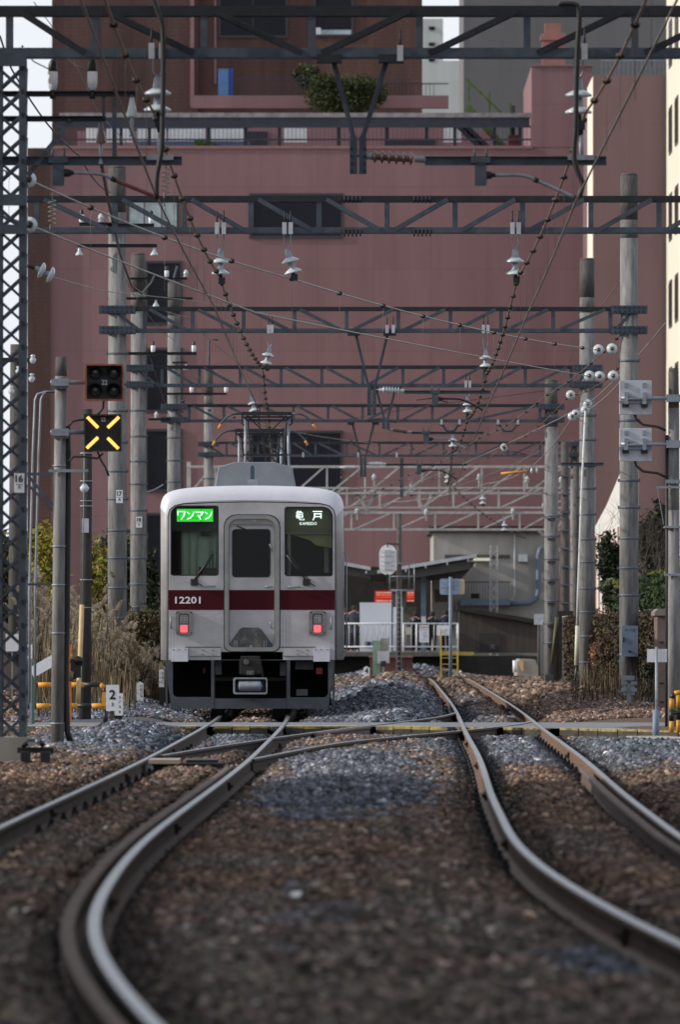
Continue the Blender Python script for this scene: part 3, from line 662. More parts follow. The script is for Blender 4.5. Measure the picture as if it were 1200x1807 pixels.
reg_arm(D_, DD, 752, 762, [(758, 775), (770, 774), (790, 774), (806, 783), (824, 792)], M_galv)
for (a, b) in ((776, 816), (873, 922)):
    pass
hanger_insulator(D_, 825, DD, 683, 714, 726, 740, sc=.9); clip_pair(D_, 822, DD, 683); clip_pair(D_, 829, DD, 683)
hanger_insulator(D_, 443, DD, 683, 712, 724, 735, dxpx=5, sc=.9)
E_ = thing('catenary_gantry', 'fifth lattice gantry, its beam just above the pantographs', 'gantry', (0, DE, 0), GR)
std(E_, DE, 307, 973, 714, 745, [334, 395, 457, 518, 579, 640, 702, 763, 824, 953], 655, 497, 670, pegs=True)
v_hanger(E_, DE, 622, 660, 641, 748, 810, 842, plate_w=12)
rod_insulator(E_, W(602, 825, DE), W(632, 825, DE), 6, M_porc, .06, M_porc); rod_insulator(E_, W(648, 818, DE), W(682, 819, DE), 6, M_porc, .06, M_porc); arm(E_, 'wire_support_arm', DE, 680, 825, 820, .05)
reg_arm(E_, DE, 740, 819, [(745, 831), (757, 830), (775, 830), (790, 836), (806, 846)], M_dark)
for (a, b) in ((776, 814), (876, 917)):
    q = MB(M_steel); zt_ = 750; q.tube([W(a, zt_, DE), W(a + 5, zt_, DE), W((a * 2 + b) / 3, 761, DE), W((a + 2 * b) / 3, 761, DE), W(b - 5, zt_, DE), W(b, zt_, DE)], .035, 6)
    q.use(M_offw); q.boxc(W(a + 3, 745, DE - .2), (.06, .06, .13)); q.boxc(W(b - 3, 745, DE - .2), (.06, .06, .13)); q.build('dip_bracket', E_)
hanger_insulator(E_, 799, DE, 760, 777, 787, 797, sc=.85)
F_ = thing('catenary_gantry', 'sixth lattice gantry, half hidden behind the pantographs', 'gantry', (0, DF, 0), GR)
std(F_, DF, 368, 1013, 780, 806, [400, 455, 512, 557, 612, 670, 726, 783, 840, 896, 953], 650, 650, 778, rl=.17, rr_=.13)
for px in (535, 632, 700): clip_pair(F_, px, DF, 806)
q = MB(M_steel); q.box(X(706, DF), X(712, DF), DF - .05, DF + .05, Z(878, DF), Z(808, DF)); q.build('drop_tube', F_)
# white painted gantries over the station throat
def wgantry(label, D, pl, pr, yt, yb, verts, ytl, w=.075, legs=True, ctr=300, base=-.6):
    t = thing('catenary_gantry', label, 'gantry', (0, D, 0), GR)
    truss(t, D, pl, pr, yt, yb, verts, ctr, m=M_white_steel, w=w, gap=.5)
    if legs:
        for px in (pl + 3, pr - 3):
            q = MB(M_white_steel); x = X(px, D); q.box(x - .07, x + .07, D - .2, D + .2, base, Z(ytl, D)); q.build('column', t)
        for s, px in ((1, pl + 3), (-1, pr - 3)):
            q = MB(M_white_steel); q.bar(W(px, yb + 45, D), W(px + s * 50, yb, D), .08, .1); q.build('knee_brace', t)
    return t
W1 = wgantry('white painted gantry, the upper one seen above the station roof', 455, 330, 1050, 822, 872, [380, 450, 515, 577, 644, 710, 775, 850, 925, 1000], 815)
W2 = wgantry('white painted gantry, the lower one standing just over the platform roof', 470, 480, 1003, 903, 936, [560, 620, 695, 768, 844, 917, 978], 800)
W3 = wgantry('pale grey gantry between the two white ones', 462, 400, 1040, 860, 897, [470, 540, 612, 670, 740, 800, 880, 960], 850, .055)
for (D, a, b, c, y0, y1, y2, t) in ((455, 632, 662, 647, 872, 895, 908, W1), (470, 733, 763, 748, 872, 897, 906, W3)): v_hanger(t, D, a, b, c, y0, y1, y2, plate_w=8, w=.12, m=M_white_steel)
for (px, py, t) in ((852, 880, W2), (890, 927, W2), (725, 862, W1), (790, 842, W1)):
    hanger_insulator(t, px, 466, py - 12, py, py + 8, py + 14, sc=1.0)
# cross arms and insulators on the left poles
def crossarm(t, D, a, b, py, ins=(), h=.06, m=M_dark):
    arm(t, 'cross_arm', D - .25, a, b, py, h, m)
    for px, kind in ins:
        p = W(px, py, D - .25); q = MB(M_porc)
        if kind == 'fuse': q.use(M_white); q.lathe(p, [(.035, .03), (.052, .06), (.052, .17), (.045, .18)], n=12); q.use(M_blackp); q.lathe(p, [(.04, .18), (.04, .25), (.02, .28)], n=10)
        elif kind == 'down': q.lathe(p, [(.025, -.03), (.03, -.1), (.07, -.16), (.075, -.19), (.02, -.2)], n=12)
        else: q.lathe(p, [(.03, .03), (.06, .05), (.035, .09), (.065, .11), (.04, .16), (.02, .2)], n=12)
        q.build('insulator', t)
crossarm(C_, DC, 137, 277, 434, [(140, 'down'), (272, 'down')]); crossarm(C_, DC, 190, 272, 398, [(144, 'x')][:0] + [(267, 'fuse')]); crossarm(C_, DC, 140, 200, 396, [(144, 'fuse'), (178, 'x')])
crossarm(D_, DD, 222, 347, 624, [(270, 'fuse'), (342, 'fuse')]); crossarm(D_, DD, 226, 330, 492, [(328, 'x'), (294, 'fuse')], .04); crossarm(D_, DD, 190, 340, 527, [(275, 'down')], .05)
crossarm(E_, DE, 290, 400, 695, [(338, 'fuse'), (399, 'fuse')], .05); crossarm(E_, DE, 304, 330, 640, [(328, 'down')], .04); crossarm(E_, DE, 262, 300, 740, [(276, 'x')], .05)
q = MB(M_steel); q.tube([W(307, 640, DE), W(307, 492, DE), W(313, 470, DE)], .035, 8); q.build('tube_mast', E_)
q = MB(M_steel); q.tube([W(368, 690, DF), W(369, 600, DF), W(385, 600, DF)], .035, 8); q.build('tube_mast', F_)
# insulator strings ending the stays by the right poles (parts of the gantries they are tied to)
def disc(t, px, py, D, r=.11, ax=(0, -1, .1), nm='insulator'):
    p = W(px, py, D); q = MB(M_porc); q.lathe(p, [(.02, -.04), (r * .6, -.02), (r, 0), (r, .02), (r * .5, .045), (.03, .05)], ax, 20); q.use(M_porc_brown); q.lathe(p, [(.04, .045), (.04, .07), (.015, .09)], ax, 10); q.build(nm, t)
for (px, py, t, D) in ((1056, 618, C_, DC), (1080, 616, C_, DC), (1040, 664, C_, DC), (1058, 665, C_, DC), (1082, 664, C_, DC), (1007, 697, D_, DD), (1037, 713, D_, DD), (1010, 735, D_, DD), (1016, 731, D_, DD), (1033, 724, D_, DD), (889, 789, E_, DE), (890, 791, E_, DE)):
    disc(t, px, py, D - .6, .105 if t is not E_ else .09)
crossarm(D_, DD, 990, 1065, 819, [], .07, M_steel)
# steel sheet signals' backs etc. are in the lineside part

# ------------------------------------------------ overhead wires
M_ball = mat('hanger_clamp_metal', (.02, .016, .014), .6, .2, .3, 8)
def wire(label, pts, r, m=M_wire, beads=0, sag=0.0, bead_r=.045, tails=False, name='overhead_wire', n_=10, cat='overhead wire'):
    """pts: (px, py, D) supports, joined by sagging spans"""
    P = [W(*p) for p in pts]; t = thing(name, label, cat, tuple((P[0] + P[-1]) / 2), 'overhead wires')
    out = []
    for a, b in zip(P[:-1], P[1:]):
        L = (b - a).length; 
        for k in range(n_):
            u = k / n_; p = a.lerp(b, u); p.z -= 4 * sag * u * (1 - u) * min(1, L / 45); out.append(p)
    out.append(P[-1]); MB(m).tube(out, r, 5).build('wire', t)
    if beads:
        acc = 0; nxt = beads * .5; 
        for a, b in zip(out[:-1], out[1:]):
            L = (b - a).length
            while nxt < acc + L:
                p = a.lerp(b, (nxt - acc) / L); q = MB(M_ball); q.lathe(p, [(.0, -bead_r * .8), (bead_r * .8, -bead_r * .5), (bead_r, 0), (bead_r * .8, bead_r * .5), (.0, bead_r * .8)], (0, .2, 1), 10)
                q.build('hanger_clamp', t)
                if tails:
                    q = MB(M_wire if m is not M_wire_l else M_wire_l); q.tube([p, p + Vector((.012, 0, -.05)), p + Vector((0, 0, -.09)), p + Vector((0, 0, -.66))], .0024, 4); q.build('dropper', t)
                nxt += beads
            acc += L
    return t
def wire_px(label, pts, r, **k): return wire(label, pts, r, **k)
wire('brown messenger wire with round clamps above the left track', [(165, -60, 105), (271, 198, DA), (386, 486, DB), (464, 650, DC), (474, 735, DD), (480, 790, DE), (490, 840, DF)], .014, M_copper, beads=5.2, sag=.18, tails=True)
wire('contact wire above the left track, meeting the pantographs', [(120, -60, 112), (276, 348, DA), (378, 541, DB), (452, 712, DC), (462, 768, DD), (470, 815, DE), (490, 855, DF)], .012, M_wire, sag=.03)
wire('brown messenger wire with round clamps above the right track', [(1165, -60, 105), (1033, 200, DA), (914, 488, DB), (859, 660, DC), (826, 738, DD), (798, 797, DE), (792, 850, DF)], .014, M_copper, beads=5.2, sag=.18, tails=True)
wire('contact wire above the right track', [(1225, -60, 112), (1017, 354, DA), (934, 548, DB), (856, 726, DC), (828, 790, DD), (808, 845, DE), (800, 868, DF)], .012, M_wire, sag=.03)
wire('pale messenger wire slanting across above the crossover track', [(-60, 270, 141), (50, 318, 147), (513, 492, DB + .01), (1056, 618, DC - .8)], .011, M_wire_l, beads=8.2, sag=.12, tails=True)
wire('pale contact wire slanting across above the crossover track', [(-60, 356, 141), (52, 398, 147), (450, 552, DB + .01), (1036, 664, DC - .8)], .011, M_wire_l, sag=.02)
wire('pale wire running down from the right poles towards the station roof', [(1175, 570, 240), (1036, 714, 296), (700, 865, 420), (560, 905, 480)], .012, M_wire_l, sag=.1)
wire('pale wire running down from the right pole past the yellow insulator', [(1100, 668, DC), (1012, 735, DD - .6), (932, 828, 350), (860, 853, 380), (690, 886, 440), (560, 905, 482)], .012, M_wire_l, sag=.12)
wire('thin brown wire from the right pole down to the paired insulators', [(1100, 640, DC), (1006, 697, DD - .6), (890, 790, DE - .6), (760, 845, 400)], .009, M_copper, beads=9, sag=.15, bead_r=.035)
wire('thin black feeder cable dropping from the top left past the concrete pole', [(0, 65, 150), (20, 122, 155), (80, 215, 165), (140, 276, 176), (195, 340, 230)], .012, M_black, sag=.1)
wire('thick black feeder cable sagging from the upper left arm to the concrete pole', [(178, 286, DA + 1), (190, 350, DA + 20), (212, 450, 230), (232, 505, 243), (250, 518, 246), (266, 500, 248), (272, 488, 248.7)], .02, M_black, n_=6)
wire('thin grey line from the two slanting insulators at the lattice column', [(50, 470, DB + .3), (95, 490, 182), (180, 514, 225), (330, 530, DD), (690, 590, 380)], .009, M_wire)
wire('thin line slanting over the top left corner', [(60, 5, 150), (120, 85, 165), (175, 203, 250), (230, 260, 300)], .006, M_wire_l)
wire('thin line beside the white fuses, upper left', [(35, 85, DA), (60, 110, DA), (88, 124, DA)], .007, M_wire_l, sag=.05)
wire('looped line from the gantry to the right white fuse, upper left', [(110, 93, DA), (135, 118, DA), (158, 125, DA)], .009, M_wire_l)
for px, t_, l in ((50, 318, 'white dish insulator at the upper left, strung in the upper pale slanting wire'), (52, 398, 'white dish insulator at the left, strung in the lower pale slanting wire')):
    t = thing('dish_insulator', l, 'insulator', tuple(W(px, t_, 147)), 'dish insulators strung in the slanting wires')
    q = MB(M_porc); q.lathe(W(px, t_, 147), [(.02, -.06), (.06, -.04), (.092, -.0), (.092, .025), (.05, .05), (.035, .05)], (0, -1, .1), 22); q.build('dish', t)
    q = MB(M_rust); q.lathe(W(px, t_, 147), [(.04, .05), (.045, .07), (.03, .12), (.01, .13)], (0, -1, .1), 10); q.build('cap', t)
t = thing('strain_insulator', 'pair of slanting white insulators tied to the lattice column', 'insulator', tuple(W(75, 480, DB + .2)))
for (px, py) in ((73, 478), (89, 486)):
    q = MB(M_porc); q.lathe(W(px, py, DB + .2), [(.03, -.05), (.09, -.03), (.115, 0), (.11, .02), (.04, .03)], (-1, 0, .45), 16); q.use(M_galv); q.lathe(W(px, py, DB + .2), [(.035, .03), (.03, .09), (.012, .1)], (-1, 0, .45), 10); q.build('disc', t)
q = MB(M_dark); q.tube([W(48, 470, DB + .2), W(66, 475, DB + .2)], .025, 6); q.build('link', t)
t = thing('strain_insulator', 'yellow rod insulator in the pale wire near the right hand pole', 'insulator', tuple(W(907, 834, 345)))
q = MB(M_yel); q.tube([W(884, 836, 345), W(930, 832, 345)], .035, 8); q.build('rod', t)
for px in (938, 947):
    q = MB(M_porc); q.lathe(W(px, 831, 345), [(.02, -.03), (.085, -.01), (.09, .01), (.03, .03)], (1, 0, 0), 14); q.build('disc', t)
# jumper cables hanging by the big insulators
for x0, pts, l in ((0, [(262, -30), (275, 12), (286, 45), (288, 90), (288, 150), (287, 210), (285, 265), (277, 310), (276, 350)], 'thick black jumper cable hanging through the nearest gantry at the upper left'),
               (0, [(985, 8), (1012, 8), (1021, 16), (1022, 40), (1019, 90), (1017, 160), (1016, 225), (1013, 275), (1020, 305), (1028, 325), (1022, 348)], 'thick black jumper cable hanging through the nearest gantry at the upper right')):
    P = [W(a, b, DA - .3) for a, b in pts]; q = MB(M_black); PP = []
    for i in range(len(P) - 1):
        for u in (0, .25, .5, .75):
            a = P[max(i - 1, 0)]; b = P[i]; c = P[i + 1]; d = P[min(i + 2, len(P) - 1)]
            PP.append(.5 * ((2 * b) + (c - a) * u + (2 * a - 5 * b + 4 * c - d) * u * u + (3 * b - a - 3 * c + d) * u ** 3))
    q.tube(PP + [P[-1]], .028, 7); o = q.build('jumper_cable', None, P[3]); tag(o, l, 'cable', 'jumper cables')
q = None
# coil of thin wire under the arms
for (px, l, py, D) in ((293, 'thin coiled wire hanging beside the left steady arm', 320, DA), (92, 'thin coiled wire hanging under the left cross arm', 375, 147)):
    q = MB(M_wire_l); P = [W(px, py - 35, D)]
    for k in range(40): a = k * .9; P.append(W(px + 7 * math.sin(a), py - 22 + k * 1.15, D) + Vector((0, .05 * math.cos(a), 0)))
    P.append(W(px - 3, py + 45, D)); q.tube(P, .005, 4); o = q.build('coiled_wire', None, P[0]); tag(o, l, 'wire', 'coiled wires')

# thinner lines and small insulators over the station throat
for (l, pts, r) in (('thin dark span wire crossing above the station, upper one', [(600, 803, 400), (760, 812, 405), (1000, 800, 410)], .009), ('thin dark span wire crossing above the station, middle one', [(600, 842, 440), (720, 848, 440), (880, 838, 440), (960, 852, 440)], .010),
    ('thin dark line sagging under the white gantries', [(600, 858, 450), (700, 866, 452), (840, 862, 452), (1000, 872, 455)], .010), ('thin wire running level beside the train roof', [(300, 868, 450), (450, 872, 450), (620, 868, 450)], .010),
    ('thin wire climbing from the station roof to the far right pole', [(640, 905, 470), (800, 860, 430), (965, 790, DE)], .009), ('thin wire from the white gantry down to the concrete wing', [(760, 872, 458), (850, 900, 490), (930, 945, 530)], .010),
    ('second wire with clamps sagging to the white gantries, beyond the right track', [(792, 850, DF), (830, 888, 440), (880, 925, 462), (930, 950, 500)], .012), ('thin wire between the left poles and the nearest pantograph', [(262, 540, 290), (330, 560, 300), (420, 640, 330), (470, 700, 360)], .008),
    ('thin wire hanging between the numbered poles and the train roof', [(245, 560, DD), (268, 640, 330), (300, 740, DE), (340, 800, 380)], .009)):
    wire(l, pts, r, M_wire, beads=(3.0 if 'clamps' in l else 0), sag=.08)
for k, (px, py, D, t) in enumerate(((745, 838, 455, W1), (845, 846, 455, W1), (930, 850, 455, W1), (660, 846, 455, W1), (905, 905, 470, W2), (960, 895, 470, W2), (630, 905, 470, W2), (752, 907, 470, W2), (990, 850, 455, W1), (482, 868, 455, W1), (536, 868, 455, W1))):
    q = MB(M_porc); p = W(px, py, D - .3); q.lathe(p, [(.03, -.03), (.09, .0), (.05, .06), (.085, .09), (.04, .15), (.02, .2)], n=12); q.use(M_white_steel); q.box(p.x - .03, p.x + .03, D - .33, D - .2, p.z - .25, p.z - .03); q.build('pin_insulator', t)
for (a, b, ya_, t, D) in ((640, 700, 742, E_, DE), (735, 790, 706, D_, DD), (880, 935, 800, F_, DF)):
    q = MB(M_dark); q.tube([W(a, ya_, D - .3), W((a + b) / 2, ya_ - 3, D - .3), W(b, ya_ + 4, D - .3)], .015, 6); q.build('pull_off_arm', t)

for (l, pts, r, bd) in (('messenger wire with clamps running from the second right pole in towards the train', [(1100, 585, DC), (960, 700, DD), (850, 770, DE), (720, 838, 400), (620, 880, 450)], .010, 7), ('thin wire from the fifth right pole crossing down to the station canopy', [(973, 762, DE), (880, 842, 400), (760, 930, 470)], .009, 0),
    ('thin wire from the left poles passing over the train to the right', [(300, 700, DE), (450, 745, DE + 20), (640, 780, 390), (840, 800, 410)], .009, 6), ('thin line joining the two nearest left poles', [(207, 450, DC), (244, 530, DD), (307, 600, DE), (368, 700, DF)], .009, 0),
    ('thin line joining the right hand poles below their tops', [(1110, 470, DC), (1036, 560, DD), (973, 700, DE), (1015, 800, DF)], .009, 0), ('loose line looping between the left poles and the train', [(232, 860, DD), (262, 868, DD + 8), (288, 855, DD + 14)], .016, 0), ('thin wire sagging across beneath the fourth gantry', [(450, 735, DD), (600, 742, DD), (760, 715, DD), (960, 690, DD)], .008, 0)):
    wire(l, pts, r, M_wire, beads=bd, sag=.12, tails=bool(bd))
# ------------------------------------------------ buildings behind
def panel_mat(name, col, px, pz, jc=.8, off=0.0, noise=.13, mortar=.02):
    """rendered wall with fine panel joints"""
    m = mat(name, col, .85, 0, noise, .5, (1.4, 1.4, .14), detail=9, ctr=(.3, .75)); n = m.node_tree; b = n.nodes['Principled BSDF']
    tc = n.nodes.new('ShaderNodeTexCoord'); sp = n.nodes.new('ShaderNodeSeparateXYZ'); n.links.new(tc.outputs['Object'], sp.inputs[0])
    cb = n.nodes.new('ShaderNodeCombineXYZ'); ad = n.nodes.new('ShaderNodeMath'); ad.operation = 'ADD'; n.links.new(sp.outputs[0], ad.inputs[0]); n.links.new(sp.outputs[1], ad.inputs[1])
    n.links.new(ad.outputs[0], cb.inputs[0]); n.links.new(sp.outputs[2], cb.inputs[1])
    br = n.nodes.new('ShaderNodeTexBrick'); br.offset = off; br.inputs['Scale'].default_value = 1; br.inputs['Brick Width'].default_value = px; br.inputs['Row Height'].default_value = pz
    br.inputs['Mortar Size'].default_value = mortar; br.inputs['Mortar Smooth'].default_value = .3; br.inputs['Color1'].default_value = (1, 1, 1, 1); br.inputs['Color2'].default_value = (.93, .93, .93, 1); br.inputs['Mortar'].default_value = (jc, jc, jc, 1)
    n.links.new(cb.outputs[0], br.inputs[0]); old = b.inputs['Base Color'].links[0].from_socket
    mx = n.nodes.new('ShaderNodeMix'); mx.data_type = 'RGBA'; mx.blend_type = 'MULTIPLY'; mx.inputs[0].default_value = 1
    n.links.new(old, mx.inputs[6]); n.links.new(br.outputs[0], mx.inputs[7]); n.links.new(mx.outputs[2], b.inputs['Base Color']); return m
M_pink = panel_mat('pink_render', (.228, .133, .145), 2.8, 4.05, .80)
M_pink2 = panel_mat('dull_pink_render', (.160, .102, .112), 2.4, 3.3, .85)  # duller, darker pink for the right hand block
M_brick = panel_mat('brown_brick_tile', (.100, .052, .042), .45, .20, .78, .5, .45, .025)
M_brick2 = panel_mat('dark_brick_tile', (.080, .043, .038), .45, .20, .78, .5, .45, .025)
M_pinkcap = mat('pink_parapet', (.235, .135, .14), .8, 0, .08, 2)
M_window = mat('dark_window', (.012, .013, .022), .25, 0, .1, 1, spec=.15)
M_wframe = mat('window_frame_dark', (.03, .03, .04), .5)
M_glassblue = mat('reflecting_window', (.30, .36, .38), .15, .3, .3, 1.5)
M_cream = mat('cream_render', (.66, .62, .52), .85, 0, .08, .8, (1, 1, .3))
M_cream2 = mat('cream_tile_strip', (.78, .70, .60), .8, 0, .05, 2)
M_greyb = panel_mat('grey_cladding', (.135, .135, .14), 3.0, 3.6, .85)
M_paleb = panel_mat('pale_cladding', (.50, .53, .52), 3.0, 3.2, .8)
M_fence = mat('terrace_fence', (.03, .034, .055), .6, .2, .2, 3)
M_awning = mat('terrace_roof', (.17, .17, .20), .6, .2, 0, 3, (1, 1, 1), (.30, .29, .31))
def bpx(mb, a, b, yt, yb, D0, D1, Dm=None):  # box whose FRONT outline is given in pixels at distance D0
    mb.box(X(a, D0), X(b, D0), D0, D1, Z(yb, D0), Z(yt, D0)); return mb
def win(parent, a, b, yt, yb, D, m=None, frame=True, mull=1, proud=.0):
    x0, x1, z0, z1 = X(a, D), X(b, D), Z(yb, D), Z(yt, D); f = MB(M_wframe); w_ = .12
    f.plate([(x0, z0), (x1, z0), (x1, z1), (x0, z1)], [[(x0 + w_, z0 + w_), (x1 - w_, z0 + w_), (x1 - w_, z1 - w_), (x0 + w_, z1 - w_)][::-1]], D - .09, D - .003)
    for k in range(1, mull): xx = x0 + (x1 - x0) * k / mull; f.box(xx - .03, xx + .03, D - .06, D - .02, z0 + w_, z1 - w_)
    o = f.build('window', parent); g = MB(m or M_window); g.box(x0 + w_ + .002, x1 - w_ - .002, D - .03, D - .006, z0 + w_ + .002, z1 - w_ - .002); g.build('pane', o)
DPK = 640.0
bp = thing('department_building', 'big pink rendered building filling the background, with dark square windows', 'building', (X(560, DPK), DPK, -1))
q = MB(M_pink); bpx(q, 88, 1032, 262, 1240, DPK, DPK + 40); q.box(X(938, DPK), X(1045, DPK), DPK + .05, DPK + 30, Z(261, DPK), Z(118, DPK)); q.build('wall', bp)
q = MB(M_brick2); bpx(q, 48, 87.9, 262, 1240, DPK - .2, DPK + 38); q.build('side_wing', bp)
q = MB(M_pinkcap); q.box(X(84, DPK), X(940, DPK), DPK - .08, DPK + .5, Z(264, DPK) + .02, Z(260, DPK)+.05); q.box(X(936, DPK), X(1046, DPK), DPK - .03, DPK + .8, Z(118, DPK), Z(115, DPK)); q.build('parapet', bp)
for (a, b, yt, yb, n_) in ((440, 606, 342, 421, 1), (527 - 85, 605, 760, 866, 1), (256, 322, 461, 574, 1), (256, 322, 614, 728, 1), (256, 322, 757, 868, 1), (256, 322, 905, 1010, 1)): win(bp, a, b, yt, yb, DPK, mull=n_)
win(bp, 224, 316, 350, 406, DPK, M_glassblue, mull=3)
# terrace on the roof
q = MB(M_fence)
z0, z1 = Z(261, DPK), Z(222, DPK)
for k in range(0, 118): x = X(100, DPK) + k * .2; q.box(x - .011, x + .011, DPK + .6, DPK + .63, z0, z1)
q.box(X(98, DPK), X(938, DPK), DPK + .58, DPK + .65, Z(248, DPK), Z(245, DPK)); q.box(X(98, DPK), X(938, DPK), DPK + .58, DPK + .65, z1 - .1, z1); q.build('terrace_fence', bp)
q = MB(M_awning)
for k in range(40):
    a = 104 + k * 21.1; q.box(X(a, DPK), X(a + 20.4, DPK), DPK + .75, DPK + 1.7, Z(207, DPK), Z(199, DPK))
q.build('terrace_roof', bp)
q = MB(M_fence); q.box(X(104, DPK), X(935, DPK), DPK + .8, DPK + 1.5, Z(222, DPK), Z(207.5, DPK))
for px in (104, 210, 260, 365, 430, 490, 595, 680, 750, 800, 870, 915): q.box(X(px, DPK), X(px + 6, DPK), DPK + 1, DPK + 1.2, Z(262, DPK), Z(222, DPK))
q.build('terrace_frame', bp)
M_bluepost = mat('blue_terrace_screen', (.10, .15, .26), .5, 0, .15, 2)
q = MB(M_bluepost); q.box(X(180, DPK), X(440, DPK), DPK + 2.2, DPK + 2.3, Z(225, DPK), Z(218, DPK)); q.box(X(240, DPK), X(440, DPK), DPK + 2.2, DPK + 2.3, Z(261, DPK), Z(247, DPK)); q.build('blue_rail', bp)
q = MB(mat('pale_terrace_glass', (.80, .86, .95), .4, 0, .12, 1)); 
for a, b in ((150, 172), (186, 232), (240, 292), (296, 361), (366, 430), (500, 541), (784, 815)): q = MB(MATS['pale_terrace_glass']); q.box(X(a, DPK), X(b, DPK), DPK + 3, DPK + 3.1, Z(248, DPK), Z(223, DPK)); q.build('terrace_glazing', bp)
q = MB(M_pink); q.box(X(130, DPK), X(870, DPK), DPK + 8, DPK + 12, Z(262, DPK), Z(221, DPK)); q.box(X(340, DPK), X(790, DPK), DPK + 8, DPK + 14, Z(221, DPK), Z(190, DPK)); q.build('terrace_wall', bp)
q = MB(mat('dark_opening', (.02, .02, .03), .8)); q.box(X(680, DPK), X(770, DPK), DPK + 7.9, DPK + 7.99, Z(260, DPK), Z(236, DPK)); q.build('doorway', bp); q = MB(MATS['dark_opening']); q.box(X(432, DPK), X(470, DPK), DPK + 7.9, DPK + 7.99, Z(262, DPK), Z(222, DPK)); q.build('doorway', bp)
DT = 668.0
bt = thing('brick_tower', 'dark brown brick tower rising above the roof terrace of the pink building', 'building', (X(420, DT), DT, 10))
q = MB(M_brick); bpx(q, 113, 745, -160, 262, DT, DT + 25); q.build('wall', bt)
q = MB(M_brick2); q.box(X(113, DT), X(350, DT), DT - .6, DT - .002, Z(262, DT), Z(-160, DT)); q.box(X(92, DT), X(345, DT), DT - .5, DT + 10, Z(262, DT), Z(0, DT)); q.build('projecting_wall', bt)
q = MB(M_pinkcap); q.box(X(336, DT), X(343, DT), DT - .75, DT - .62, Z(190, DT), Z(-160, DT)); q.box(X(378, DT), X(382, DT), DT - .12, DT - .003, Z(150, DT), Z(-160, DT)); q.build('pale_strip', bt)
win(bt, 385, 508, -30, 68, DT, mull=2); win(bt, 553, 624, -30, 66, DT, M_window, mull=1); q = MB(mat('painted_sky_reflection', (.75, .80, .80), .3)); q.box(X(556, DT), X(566, DT), DT - .05, DT - .031, Z(62, DT), Z(50, DT)); q.use(M_glassblue); q.box(X(566, DT), X(620, DT), DT - .05, DT - .031, Z(62, DT), Z(54, DT)); q.build('blind_or_reflection', bt)  # pale strips low in the right window: sky reflection painted as colour
q = MB(M_pink); q.box(X(340, DT), X(790, DT), DT - 6, DT - 5, Z(200, DT), Z(178, DT)); q.build('low_wall', bt)
q = MB(M_fence)
for k in range(46): x = X(415, DT) + k * .2; q.box(x - .015, x + .015, DT - 5.6, DT - 5.57, Z(180, DT), Z(148, DT))
for k in range(14): x = X(675, DT) + k * .2; q.box(x - .015, x + .015, DT - 5.6, DT - 5.57, Z(185, DT), Z(156, DT))
q.box(X(415, DT), X(560, DT), DT - 5.62, DT - 5.55, Z(150, DT), Z(148, DT)); q.box(X(675, DT), X(790, DT), DT - 5.62, DT - 5.55, Z(158, DT), Z(156, DT)); q.build('terrace_fence', bt)
q = MB(mat('blue_tank', (.07, .17, .38), .5, 0, .15, 2)); q.box(X(386, DT), X(404, DT), DT - 3, DT - 2.2, Z(178, DT), Z(127, DT)); q.use(mat('deep_blue_side', (.02, .06, .30), .5, 0, .1, 2)); q.box(X(404.1, DT), X(412, DT), DT - 2.9, DT - 2.2, Z(178, DT), Z(127, DT)); o = q.build('water_tank', None, (X(397, DT), DT - 3, Z(178, DT))); tag(o, 'blue upright tank on the upper terrace before the brick tower', 'tank')
# right hand block with its sunlit side, cream building, back buildings
DR = 614.0
br_ = thing('side_block', 'dull pink block to the right with a bright cream strip down its left side', 'building', (X(1110, DR), DR, -1))
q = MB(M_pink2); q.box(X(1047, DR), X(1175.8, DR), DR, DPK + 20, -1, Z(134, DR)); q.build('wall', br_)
q = MB(M_cream2); q.box(X(1047, DR) - .03, X(1047, DR), DR + .05, DR + 13, -1, Z(134, DR) - .05); q.build('side_cladding', br_)
q = MB(M_bluegrey); 
for k in range(18): x = X(1062, DR) + k * .21; q.box(x - .012, x + .012, DR + .5, DR + .53, Z(134, DR), Z(106, DR))
q.box(X(1060, DR), X(1178, DR), DR + .48, DR + .55, Z(108, DR), Z(105.5, DR)); q.build('roof_railing', br_)
bc = thing('cream_building', 'tall cream building at the right edge with pairs of slit windows', 'building', (X(1230, 600), 600, -1))
xf = X(1176, 613.8); q = MB(M_cream); q.box(xf, xf + 14, 545, 613.7, -1, 45); q.build('wall', bc)
for k in range(9):
    z = Z(1040, 620) + k * 4.05
    for y0 in (550, 564, 578, 592, 603):
        f = MB(M_wframe); f.box(xf - .04, xf + .02, y0, y0 + 5, z, z + 2.2); o = f.build('window', bc); g = MB(M_window); g.box(xf - .06, xf - .041, y0 + .2, y0 + 2.4, z + .15, z + 2.05); g.box(xf - .06, xf - .041, y0 + 2.6, y0 + 4.8, z + .15, z + 2.05); g.build('pane', o)
DG = 800.0
q = MB(M_greyb); bpx(q, 818, 1300, -220, 620, DG, DG + 30); o = q.build('office_building', None, (X(1000, DG), DG, 0)); tag(o, 'plain grey office block rising behind the roof terrace', 'building')
D9 = 1100.0
bl = thing('pale_tower', 'pale distant tower seen in the gap right of the brick tower', 'building', (X(780, D9), D9, 0))
q = MB(M_paleb); bpx(q, 700, 816, 108, 1100, D9, D9 + 30); bpx(q, 700, 782, 34, 108, D9 + .1, D9 + 30); q.build('wall', bl)
q = MB(M_window)
for k in range(3): q.box(X(757, D9), X(767, D9), D9 - .05, D9 + .12, Z(54 + k * 28, D9), Z(48 + k * 28, D9))
q.build('window', bl)
q = MB(mat('pink_chimney_paint', (.30, .14, .12), .8, 0, .15, 2)); z0 = Z(118, 660)
